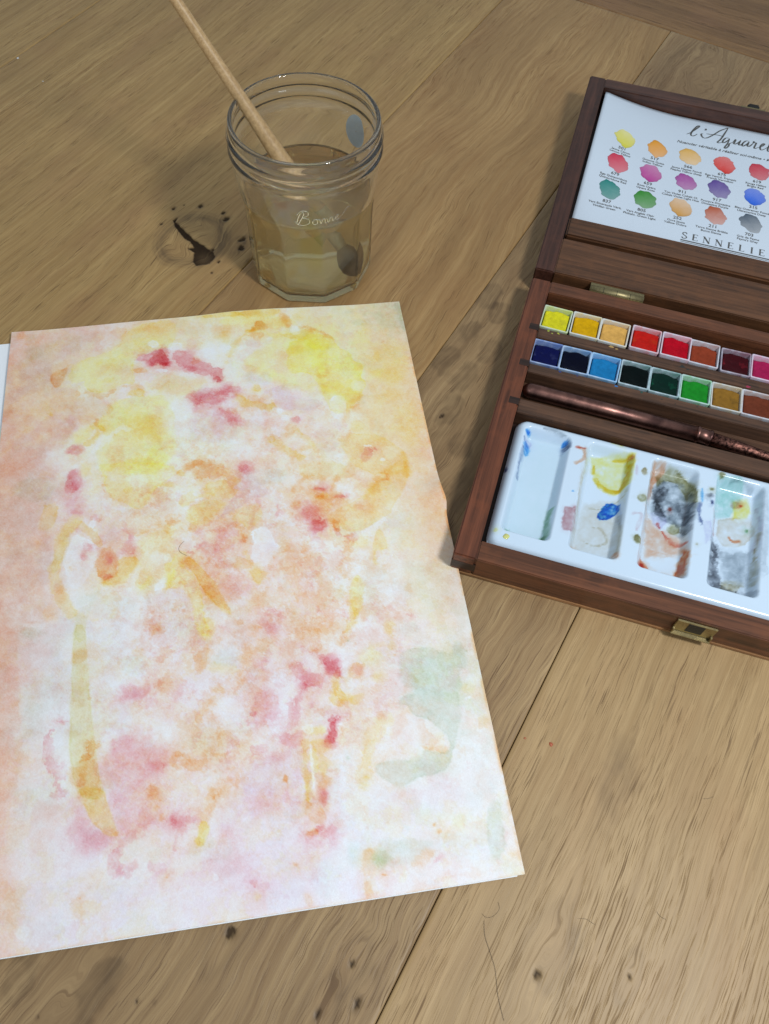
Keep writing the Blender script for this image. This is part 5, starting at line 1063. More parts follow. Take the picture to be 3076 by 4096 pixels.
so = cs.modifiers.new('thick', 'SOLIDIFY'); so.thickness = 0.4 * MM; so.offset = -1
ink = plain('grey_ink', (0.16, 0.155, 0.14), 0.6); ink2 = plain('brown_grey_ink', (0.10, 0.10, 0.095), 0.6)
SW = [(32.1, 133.6), (53.3, 133.6), (74.6, 133.4), (95.7, 133.0), (117.4, 133.3), (31.5, 109.4), (52.4, 109.4), (73.9, 109.2), (95.0, 108.8), (117.0, 109.2), (30.6, 85.2), (52.1, 85.0), (73.7, 85.3), (95.0, 84.9), (116.5, 84.7)]
SWX = [(138.6, 133.2), (159.8, 133.0), (138.4, 109.0), (159.6, 109.0), (138.2, 84.9), (159.5, 84.9)]
SWC = [(214, 205, 30), (226, 150, 0), (222, 170, 70), (214, 44, 34), (196, 26, 58), (206, 46, 78), (180, 54, 142), (160, 66, 150), (92, 66, 146), (24, 96, 214), (0, 128, 120), (36, 134, 24), (204, 148, 62), (180, 84, 46), (74, 90, 106),
       (120, 20, 60), (70, 40, 30), (30, 60, 140), (20, 110, 160), (110, 130, 40), (60, 50, 50)]
CAP = [('501', 'Jaune Citron', 'Lemon Yellow'), ('517', 'Gomme Gutte', 'Indian Yellow'), ('566', 'Jaune Naples Foncé', 'Naples Yellow Deep'), ('675', 'Rge Vermil. Français', 'French Vermilion'), ('619', 'Rouge Hélios', 'Bright Red'),
       ('679', 'Rge Quinacridone', 'Quinacridone Red'), ('659', 'Rose Opéra', 'Opera Rose'), ('911', 'Ton Violet Cobalt Cl.', 'Cobalt Violet Light Hue'), ('917', 'Pourpre Dioxazine', 'Dioxazine Purple'), ('315', 'Bleu Outremer Foncé', 'Ultramarine Deep'),
       ('837', 'Vert Emeraude Vérit.', 'Viridian Green'), ('805', 'Vert Anglais Clair', 'Phthalo. Green Light'), ('252', 'Ocre Jaune', 'Yellow Ochre'), ('211', 'Terre Sienne Brûlée', 'Burnt Sienna'), ('703', 'Gris de Payne', "Payne's Grey")]
sw_t = NT('printed_swatch'); sc_ = sw_t.attr('ink'); sw_m = sw_t.set(Base_Color=sc_, Roughness=0.5)
def text_mesh(name, body, x, y, size, mat, parent, lift=0.06, shear=0.0, align='CENTER'):
    cu = bpy.data.curves.new(name, 'FONT'); cu.body = body; cu.size = 1.0; cu.align_x = align; cu.shear = shear; cu.resolution_u = 2; cu.offset = 0.022
    to = bpy.data.objects.new(name, cu); COL.objects.link(to)
    me = bpy.data.meshes.new_from_object(to.evaluated_get(bpy.context.evaluated_depsgraph_get()))
    bpy.data.objects.remove(to)
    for v in me.vertices:
        px, py = x + v.co.x * size, y + v.co.y * size
        v.co = (px * MM, py * MM, (card_z(px, py) + lift) * MM)
    me.name = name
    return link(name, me, mat, parent)
for k, (sx, sy) in enumerate(SW + SWX):
    c = np.array(lin(*SWC[k])); r_ = random.Random(k * 3 + 1)
    hexa = [(7.3, -1.4), (5.6, 3.4), (1.6, 7.4), (-3.8, 7.6), (-7.0, 2.4), (-5.0, -4.2), (0.6, -8.0), (4.6, -6.6)]
    hexa = [(x + r_.uniform(-.8, .8), y + r_.uniform(-.8, .8)) for x, y in hexa]
    n = 40; rad = []
    for q in range(n):
        w = 2 * math.pi * q / n; best = 9
        for i in range(len(hexa)):
            (x1, y1), (x2, y2) = hexa[i], hexa[(i + 1) % len(hexa)]
            den = math.cos(w) * (y2 - y1) - math.sin(w) * (x2 - x1)
            if abs(den) < 1e-6: continue
            t = (x1 * (y2 - y1) - y1 * (x2 - x1)) / den; u = (x1 * math.sin(w) - y1 * math.cos(w)) / den
            if t > 0 and -.001 <= u <= 1.001: best = min(best, t)
        rad.append(best + r_.uniform(-.3, .3) + .35 * math.sin(q * 1.1 + k) * r_.uniform(.3, 1))
    rr = np.linspace(0.0, 1, 9)[:, None] * np.array(rad)[None]; ww = np.linspace(0, 2 * math.pi, n, endpoint=False)[None]
    X_ = sx + rr * np.cos(ww); Y_ = sy + rr * np.sin(ww); Z_ = np.vectorize(card_z)(X_, Y_) + 0.07
    sgn = -1 if k % 3 else 1
    f = 0.5 + 0.5 * np.clip(((Y_ - sy) * sgn * .8 + (X_ - sx) * .3) / 7 + 0.25 * fbm(9, n, 5, 2, k), -1, 1)
    f = f * (0.85 if k in (0, 2, 12, 13, 14) else 0.5)
    edge = (np.linspace(0, 1, 9)[:, None] ** 8) * 0.25
    colr = c * (1 - f[..., None] * 0.0) * (1 - edge[..., None]) * (1 - f[..., None]) + (c + (0.9 - c) * .42) * f[..., None]
    grid_mesh('swatch', np.stack([X_, Y_, Z_], -1), sw_m, card, True, wrap_u=True, attrs={'ink': np.clip(colr, 0, .9)})
    if k < len(CAP):
        a_, b_, c_ = CAP[k]; ty = sy - 10.6
        text_mesh('caption', a_, sx - .4, ty - .2, 3.5, ink2, card); text_mesh('caption', b_, sx - .9, ty - 2.8, 2.35, ink2, card); text_mesh('caption', c_, sx - 1.1, ty - 5.1, 2.35, ink2, card)
def ribbon(bmx, pts, w, pen=0.8, taper=True, zf=card_z, lift=0.08):
    P = spline(pts, 6) if len(pts) > 2 else np.array(pts, float)
    n = len(P); prev = None
    for i in range(n):
        d = P[min(i + 1, n - 1)] - P[max(i - 1, 0)]; L = np.hypot(*d) + 1e-9; d = d / L; nrm = np.array((-d[1], d[0]))
        # broad pen: strokes going down are thick, hairlines thin
        th = w * ((1 - pen) + pen * abs(d[1] * 0.85 - d[0] * 0.15) ** 1.5) / 2
        if taper: th *= min(1, 0.45 + 3.0 * min(i, n - 1 - i) / n)
        a = P[i] + nrm * th; b = P[i] - nrm * th
        cur = (bmx.verts.new((a[0], a[1], zf(*a) + lift)), bmx.verts.new((b[0], b[1], zf(*b) + lift)))
        if prev: bmx.faces.new((prev[0], cur[0], cur[1], prev[1]))
        prev = cur
TITLE = [[(69.7, 155.1), (72.0, 157.5), (74.6, 161.5), (76.6, 165.0), (76.5, 166.0), (75.4, 165.2), (73.5, 161.1), (72.4, 157.3), (72.4, 155.1), (73.6, 154.5), (75.2, 155.8), (76.2, 157.4)], [(80.1, 162.8), (81.1, 163.2), (81.1, 164.2), (80.5, 164.1)], [(80.0, 158.9), (79.0, 158.6), (78.8, 157.3), (80.0, 155.2), (81.9, 155.1), (84.0, 156.9), (87.1, 161.0), (90.2, 165.5), (94.1, 169.3), (95.0, 169.9)], [(95.0, 169.9), (93.4, 164.1), (91.4, 157.2), (89.9, 154.2), (89.7, 153.2), (90.6, 153.1), (92.4, 154.1)], [(81.8, 159.5), (84.9, 159.9), (89.5, 160.6), (93.0, 160.3)], [(96.5, 159.8), (94.6, 159.5), (93.1, 156.8), (92.8, 154.5), (93.7, 154.3), (95.6, 156.7), (96.9, 159.5)], [(96.9, 159.5), (96.0, 154.4), (94.7, 150.6), (94.6, 149.1), (95.5, 149.4), (96.8, 151.9), (97.2, 154.5), (99.1, 156.4)], [(99.1, 156.4), (100.7, 160.0), (100.1, 156.4), (99.8, 155.4), (100.8, 155.3), (102.5, 157.2), (104.0, 160.2)], [(104.0, 160.2), (103.1, 156.5), (103.1, 155.2), (104.2, 155.6), (105.9, 157.7)], [(109.1, 161.0), (107.2, 160.6), (105.5, 157.9), (105.2, 155.3), (106.1, 155.1), (108.2, 157.9), (109.3, 160.6)], [(109.3, 160.6), (108.5, 156.8), (108.8, 155.6), (110.0, 156.4), (111.7, 159.4)], [(111.7, 159.4), (112.1, 161.7), (112.6, 160.6), (113.7, 160.7), (113.3, 158.4), (112.8, 155.8), (113.4, 155.1), (115.2, 156.6)], [(115.2, 156.6), (117.7, 158.9), (118.9, 161.2), (118.1, 161.5), (116.7, 158.9), (116.6, 155.8), (117.6, 154.9), (119.7, 156.9)], [(119.7, 156.9), (122.5, 160.9), (124.5, 165.8), (124.2, 167.0), (123.0, 164.7), (121.4, 158.0), (121.4, 155.3), (122.5, 155.1), (124.3, 157.2)], [(124.3, 157.2), (126.7, 160.8), (128.7, 165.7), (128.4, 166.9), (127.2, 164.6), (125.6, 157.9), (125.6, 155.2), (126.7, 155.0), (128.5, 157.1)], [(128.5, 157.1), (131.0, 159.4), (132.2, 161.7), (131.4, 162.0), (130.0, 159.4), (129.8, 156.3), (130.8, 155.5), (133.0, 157.4)]]
bm = bmesh.new()
for stx in TITLE: ribbon(bm, stx, 1.35, 0.6)
frombm('script_title', bm, ink2, card)
text_mesh('subtitle', 'Nuancier véritable à réaliser soi-même • Make your own colour chart', 64.4, 145.2, 3.4, ink2, card, shear=0.3, align='LEFT')
bm = bmesh.new()
def seg(x0, y0, x1, y1, w):
    d = np.array((x1 - x0, y1 - y0)); d = d / np.hypot(*d); nn = np.array((-d[1], d[0])) * w / 2
    vs = [np.array((x0, y0)) + nn, np.array((x1, y1)) + nn, np.array((x1, y1)) - nn, np.array((x0, y0)) - nn]
    bm.faces.new([bm.verts.new((v[0], v[1], card_z(*v) + .08)) for v in vs])
def glyph(ch, x, y, h=5.2):
    def sv(px, thick=.95): seg(px, y, px, y + h, thick); seg(px - .7, y + .12, px + .7, y + .12, .24); seg(px - .7, y + h - .12, px + .7, y + h - .12, .24)
    if ch == 'S':
        ribbon(bm, [(x + 2.7, y + 4.3), (x + 2.3, y + 5.05), (x + 1.2, y + 5.1), (x + .35, y + 4.2), (x + .9, y + 3.1), (x + 2.2, y + 2.3), (x + 2.9, y + 1.2), (x + 2.1, y + .2), (x + .8, y + .1), (x + .2, y + 1.0)], .72, .3, False)
        seg(x + 2.75, y + 3.8, x + 2.75, y + 5.1, .22); seg(x + .15, y + .1, x + .15, y + 1.4, .22)
    if ch == 'E':
        sv(x + .8); seg(x + .8, y + h - .15, x + 3.2, y + h - .15, .3); seg(x + .8, y + .15, x + 3.4, y + .15, .3); seg(x + .8, y + h * .52, x + 2.6, y + h * .52, .3)
        seg(x + 3.15, y + h - .9, x + 3.15, y + h, .24); seg(x + 3.35, y, x + 3.35, y + .9, .24); seg(x + 2.5, y + 2.2, x + 2.5, y + 3.2, .24)
    if ch == 'N':
        seg(x + .8, y, x + .8, y + h, .34); seg(x + 3.9, y, x + 3.9, y + h, .34); seg(x + .7, y + h, x + 3.95, y + .05, 1.0)
        seg(x + .1, y + .12, x + 1.5, y + .12, .24); seg(x + 3.2, y + h - .12, x + 4.6, y + h - .12, .24); seg(x + .1, y + h - .12, x + 1.0, y + h - .12, .24)
    if ch == 'L': sv(x + .8); seg(x + .8, y + .15, x + 3.2, y + .15, .3); seg(x + 3.15, y, x + 3.15, y + 1.0, .24)
    if ch == 'I': sv(x + .8)
    if ch == 'R':
        sv(x + .8); ribbon(bm, [(x + .8, y + 5.05), (x + 2.4, y + 5.0), (x + 3.1, y + 4.0), (x + 2.4, y + 2.9), (x + .8, y + 2.6)], .5, .4, False); seg(x + 1.9, y + 2.7, x + 3.7, y + .1, .7)
for ch_, gx in (('S', 77.6), ('E', 83.6), ('N', 89.8), ('N', 97.0), ('E', 104.4), ('L', 111.0), ('I', 117.8), ('E', 122.6), ('R', 129.0)): glyph(ch_, gx, 59.6)
seg(77.2, 58.0, 134, 57.8, .9); seg(77.2, 56.7, 134, 56.5, .42)
frombm('brand_lettering', bm, ink2, card)

# ---------------- paint pans
pan_white = NT('pan_plastic')
def pan_mat(name, col, amt):
    t = NT(name); n = t.noise(t.coord(), 190, 4, 0.65, 0.4); n2 = t.noise(t.coord(), 70, 3, 0.6)
    f = t.math('MULTIPLY', t.ramp(n, (0.50 - amt * .22, 0.0), (0.66 - amt * .1, 1.0)), t.ramp(n2, (0.34, 0.25), (0.6, 1.0)))
    halo = tuple(0.35 * a + 0.65 * b for a, b in zip(col, (0.60, 0.70, 0.80)))
    c = t.mix(t.math('MULTIPLY', n2, amt * 2.0, True), (0.60, 0.69, 0.78), halo)
    c = t.mix(t.math('MULTIPLY', f, min(1, amt * 1.9)), c, tuple(.75 * a_ + .25 * b_ for a_, b_ in zip(col, halo)))
    return t.set(Base_Color=c, Roughness=0.32)
def cake_mat(name, col, rough=0.42, spot=None, spot_amt=0.0, dark=0.5):
    t = NT(name); n = t.noise(t.coord(), 260, 5, 0.65, 0.3); n2 = t.noise(t.coord(), 130, 3, 0.6)
    c = t.mix(t.ramp(n, (0.35, 0.0), (0.78, 0.8)), col, tuple(x * dark for x in col))
    if spot: c = t.mix(t.math('MULTIPLY', t.ramp(n2, (0.52, 0.0), (0.66, 1.0)), spot_amt), c, spot)
    return t.set(Base_Color=c, Roughness=rough, Normal=t.bump(n, 0.35, 0.0010), Specular_IOR_Level=0.07)
PAN_W, PAN_D = 15.8, 16.9
def pan(x, y, z, label, col, smear, smear_amt, rough=0.42, spot=None, spot_amt=0., fill=1.6, yaw=0.0, seed=0, dark=0.5):
    a = BR; wx = BX + x * math.cos(a) - y * math.sin(a); wy = BY + x * math.sin(a) + y * math.cos(a)
    t = thing('paint_pan', label, 'paint pan', (wx, wy, 4.45), (0, 0, BR + yaw), 'pans of paint in the box')
    H = z - 4.45; W_, D_ = PAN_W / 2, PAN_D / 2; th = 0.8
    def ringp(w, d, zz_, r=.7):
        o = []
        for sx, sy in ((1, 1), (-1, 1), (-1, -1), (1, -1)):
            for q in range(4):
                an = {(1, 1): 0, (-1, 1): 90, (-1, -1): 180, (1, -1): 270}[(sx, sy)] + q * 30
                o.append((sx * (w - r) + r * math.cos(math.radians(an)), sy * (d - r) + r * math.sin(math.radians(an)), zz_))
        return o
    rings = [ringp(W_ - 1.0, D_ - 1.0, 0), ringp(W_ - .05, D_ - .05, H - .25), ringp(W_ - .25, D_ - .25, H), ringp(W_ - th + .2, D_ - th + .2, H), ringp(W_ - th, D_ - th, H - .25, .6), ringp(W_ - th - .7, D_ - th - .7, 1.4, .6)]
    o = grid_mesh('pan_shell', np.array(rings), pan_mat('pan_' + label.split()[0], smear, min(1., smear_amt + .22)), t, True, wrap_u=True)
    fs = bmesh.new(); fs.from_mesh(o.data); fs.verts.ensure_lookup_table()
    fs.faces.new([fs.verts[i] for i in range(16)][::-1]); fs.faces.new([fs.verts[80 + i] for i in range(16)]); fs.to_mesh(o.data); fs.free()
    for e in o.data.polygons: e.use_smooth = False
    # paint cake: meniscus at the walls, worn hollow, uneven top edge
    n = 22; g = np.linspace(-1, 1, n); gx, gy = np.meshgrid(g, g)
    ww, dd = W_ - th + .02, D_ - th + .02
    edge = np.maximum(np.abs(gx), np.abs(gy))
    zt = H - fill + 0.55 * edge ** 8 - 0.55 * np.exp(-((gx - .1) ** 2 + (gy + .1) ** 2) * 2.2) + 0.3 * fbm(n, n, 7, 3, seed)
    zt -= 2.2 * sstep(0.74, 0.98, gy + 0.20 * gx * gx + .08 * fbm(n, n, 6, 2, seed + 3))      # pulled back from the far wall
    zt[0] = zt[-1] = 1.0; zt[:, 0] = zt[:, -1] = 1.0
    grid_mesh('paint_cake', np.stack([gx * ww, gy * dd, zt], -1), cake_mat('cake_' + label.split()[0], col, rough, spot, spot_amt, dark), t, True)
    return t
R1X = [10.2, 26.4, 41.8, 58.6, 74.8, 90.0, 106.6, 122.3, 138.4, 154.6]; R2X = [9.8, 25.0, 40.4, 56.4, 72.0, 87.8, 103.6, 119.0, 135.2, 151.4]
ROW1 = [('bright lemon yellow pan at the left end of the upper row', (.72, .66, .02), (.55, .62, .10), .55, .45, (.45, .40, .05), .5),
        ('amber yellow pan beside the lemon yellow one', (.68, .38, .004), (.75, .60, .25), .35, .45, None, 0),
        ('pale yellow ochre pan between amber yellow and scarlet', (.72, .40, .10), (.72, .55, .28), .45, .5, (.55, .30, .08), .4),
        ('scarlet red pan, fourth in the upper row', (.52, .012, .008), (.70, .20, .20), .45, .35, (.55, .06, .01), .5),
        ('crimson red pan to the right of the scarlet one', (.46, .002, .014), (.75, .35, .40), .4, .4, None, 0),
        ('brick red pan in a clean white half pan, upper row', (.27, .045, .018), (.5, .25, .2), .2, .5, None, 0),
        ('dark maroon pan with red in its middle', (.045, .003, .006), (.20, .03, .06), .85, .3, (.22, .01, .02), .7),
        ('raspberry pink pan at the right end of the upper row', (.36, .012, .075), (.72, .30, .42), .5, .4, None, 0),
        ('purple paint pan at the far right of the upper row', (.10, .01, .12), (.4, .2, .5), .4, .4, None, 0),
        ('deep violet pan hidden beyond the upper row end', (.04, .01, .12), (.3, .2, .5), .4, .4, None, 0)]
ROW2 = [('near black ultramarine pan with a pale shine, lower row left end', (.004, .006, .06), (.04, .12, .45), .9, .12, (.05, .06, .16), .5),  # paler spot colour paints the shine into the cake
        ('inky navy pan beside the ultramarine one', (.002, .003, .012), (.08, .25, .55), .5, .25, None, 0),
        ('sky blue pan, third in the lower row', (.012, .19, .45), (.10, .38, .70), .8, .4, None, 0),
        ('black pan in a white half pan beside sky blue', (.002, .005, .005), (.10, .25, .22), .35, .2, None, 0),
        ('blackish green pan between black and bright green', (.003, .02, .014), (.06, .22, .16), .45, .25, (.006, .10, .05), .6),
        ('bright green pan in the lower row', (.012, .24, .02), (.20, .50, .20), .4, .4, None, 0),
        ('mottled ochre brown pan to the right of bright green', (.26, .13, .02), (.55, .42, .22), .5, .5, (.10, .06, .015), .7),
        ('rust brown pan at the right end of the lower row', (.15, .035, .016), (.50, .30, .22), .35, .5, None, 0),
        ('umber pan at the far right of the lower row', (.07, .03, .012), (.4, .3, .2), .4, .5, None, 0),
        ('slate grey pan hidden beyond the lower row end', (.03, .04, .05), (.3, .34, .38), .4, .5, None, 0)]
for i, r_ in enumerate(ROW1):
    pan(R1X[i] + PAN_W / 2 + .3, 158.4 + rng.uniform(-.4, .5), 14.9 + rng.uniform(-.5, .5), r_[0], r_[1], r_[2], r_[3], r_[4], r_[5], r_[6], 0.95 + rng.uniform(-.25, .35), rng.uniform(-.025, .025), i)
for i, r_ in enumerate(ROW2):
    pan(R2X[i] + PAN_W / 2 + .3, 132.2 + rng.uniform(-.25, .25), 14.7 + rng.uniform(-.3, .4), r_[0], r_[1], r_[2], r_[3], r_[4], r_[5], r_[6], 0.9 + rng.uniform(-.25, .35), rng.uniform(-.02, .02), 40 + i)

for sx, sy, sr, sc, zt_ in ((16, 149.0, 1.1, (.30, .34, .04), 13.6), (21.5, 148.6, .9, (.42, .42, .05), 13.6), (18.2, 147.6, .6, (.35, .36, .06), 13.6), (50, 148.4, 1.5, (.42, .26, .08), 13.6), (53, 147.6, .9, (.40, .25, .08), 13.6), (88, 146.5, 1.6, (.02, .022, .02), 13.6), (91, 145.6, 1.0, (.02, .022, .02), 13.6), (31, 147.2, .7, (.10, .06, .02), 13.6),
        (27, 121.9, .8, (.02, .05, .22), 14.2), (36, 122.0, .5, (.02, .05, .2), 14.2), (56.4, 121.6, 1.0, (.02, .16, .42), 14.2), (69.5, 121.8, 1.1, (.02, .06, .045), 14.2), (80, 120.4, .6, (.03, .03, .03), 14.2), (87, 119.6, .5, (.03, .025, .02), 14.2), (98, 121.4, .7, (.03, .03, .03), 14.2), (122.5, 143.8, 1.4, (.30, .02, .06), 13.6)):
    r_ = random.Random(int(sx * 10)); q = [(sx + sr * r_.uniform(.55, 1.3) * math.cos(w * .5236), sy + .7 * sr * r_.uniform(.55, 1.3) * math.sin(w * .5236)) for w in range(12)]
    raw('paint_stain', [(x, y, zt_ - .1) for x, y in q] + [(sx + (x - sx) * .8, sy + (y - sy) * .8, zt_ + .09) for x, y in q], [(i, (i + 1) % 12, 12 + (i + 1) % 12, 12 + i) for i in range(12)] + [tuple(range(12, 24))], plain('dried_paint', sc, .5), pbox)
# ---------------- copper travel brush in the trough
bwx = lambda x, y, z: (BX + x * math.cos(BR) - y * math.sin(BR), BY + x * math.sin(BR) + y * math.cos(BR), z)
tb = thing('travel_brush', 'copper coloured travel brush lying in the box trough', 'brush', bwx(10, 108, 6.05), (0, 0, BR))
cop_t = NT('copper'); cn = cop_t.noise(cop_t.coord(), 500, 5, .7); cn2 = cop_t.noise(cop_t.coord(), 120, 3, .6)
copper = cop_t.set(Base_Color=cop_t.mix(cop_t.ramp(cn2, (.4, 0.), (.65, .8)), lin(136, 98, 88), lin(74, 52, 50)), Metallic=1.0, Roughness=cop_t.math('ADD', cop_t.math('MULTIPLY', cn, .22), .26), Normal=cop_t.bump(cn, .12, .0004))
cop2_t = NT('dark_copper'); cn = cop2_t.noise(cop2_t.coord(), 700, 5, .7)
copper2 = cop2_t.set(Base_Color=cop2_t.mix(cop2_t.ramp(cn, (.4, 0.), (.6, 1.)), lin(140, 96, 84), lin(46, 30, 27)), Metallic=1.0, Roughness=.42, Normal=cop2_t.bump(cn, .5, .0006))
cap_p = []; cap_r = []
for q in range(9):
    w = q / 8 * math.pi / 2; cap_p.append((0.6 + 4.6 * (1 - math.cos(w)), 0, 4.4)); cap_r.append(.15 + 3.75 * math.sin(w))
cap_p += [(40, -.1, 4.3), (90, -.9, 4.3)]; cap_r += [3.9, 3.8]
tube('brush_cap', cap_p, cap_r, copper, tb, 28)
tube('cap_ring', [(89.8, -.9, 4.3), (90.3, -.9, 4.3), (91.2, -.9, 4.3), (91.7, -.9, 4.3), (96.0, -1.3, 4.3), (96.6, -1.3, 4.3), (97.3, -1.3, 4.3), (97.9, -1.4, 4.3)], [3.8, 4.2, 4.2, 3.7, 3.6, 4.0, 4.0, 3.3], copper, tb, 28)
tube('brush_handle', [(97.6, -1.4, 4.2), (112, -2.4, 3.9), (126, -3.4, 3.4), (145, -4.8, 2.8), (175, -7, 2.2), (182, -7.5, 2.0)], [3.3, 3.0, 2.5, 2.1, 1.7, .6], copper2, tb, 24)

# ---------------- porcelain mixing palette
PL0, PL1, PB0, PB1 = 12.6, BW - 12.6, 10.9, 87.6
st = 0.55
xs = np.arange(PL0, PL1 + .01, st); ys = np.arange(PB0, PB1 + .01, st)
XM, YM = np.meshgrid(xs, ys)
def rrect(X, Y, x0, x1, y0, y1, r):
    qx = np.abs(X - (x0 + x1) / 2) - (x1 - x0) / 2 + r; qy = np.abs(Y - (y0 + y1) / 2) - (y1 - y0) / 2 + r
    return np.hypot(np.maximum(qx, 0), np.maximum(qy, 0)) + np.minimum(np.maximum(qx, qy), 0) - r
dout = rrect(XM, YM, PL0, PL1, PB0, PB1, 6.0)
Zp = 14.2 - 4.2 * (np.clip((dout + 4.6) / 4.6, 0, 1) ** 2.6)
WELL0 = 17.2
for k in range(6):
    x0 = WELL0 + 31.3 * k; dw = rrect(XM, YM, x0, x0 + 23.2, 20.4, 82.6, 3.2)
    dep = 1 - sstep(-3.8, 0.4, dw)
    slope = 1.0 + 0.12 * (YM - 51) / 30 * -1
    Zp -= dep * 6.8 * slope
    Zp += 0.12 * np.exp(-(dw / .5) ** 2)
Zp[dout > 0.2] = 6.0
pc_ = Canvas(len(ys), len(xs), st, PL0, PB0, seed=60)
PP = {'blue': (10, 92, 216), 'navy': (40, 50, 90), 'grey': (92, 100, 106), 'gold': (232, 176, 20), 'yellow': (250, 232, 110), 'orange': (216, 92, 44), 'tan': (214, 190, 160), 'brown': (140, 116, 70), 'rose': (206, 150, 150), 'mauve': (176, 150, 170),
      'green': (96, 150, 96), 'mint': (186, 226, 212), 'red': (200, 50, 36), 'lilac': (200, 190, 226), 'black': (44, 46, 52), 'olive': (140, 130, 80)}
PP = {k: np.maximum(np.array(lin(*v)), .003) for k, v in PP.items()}; PP['white'] = None
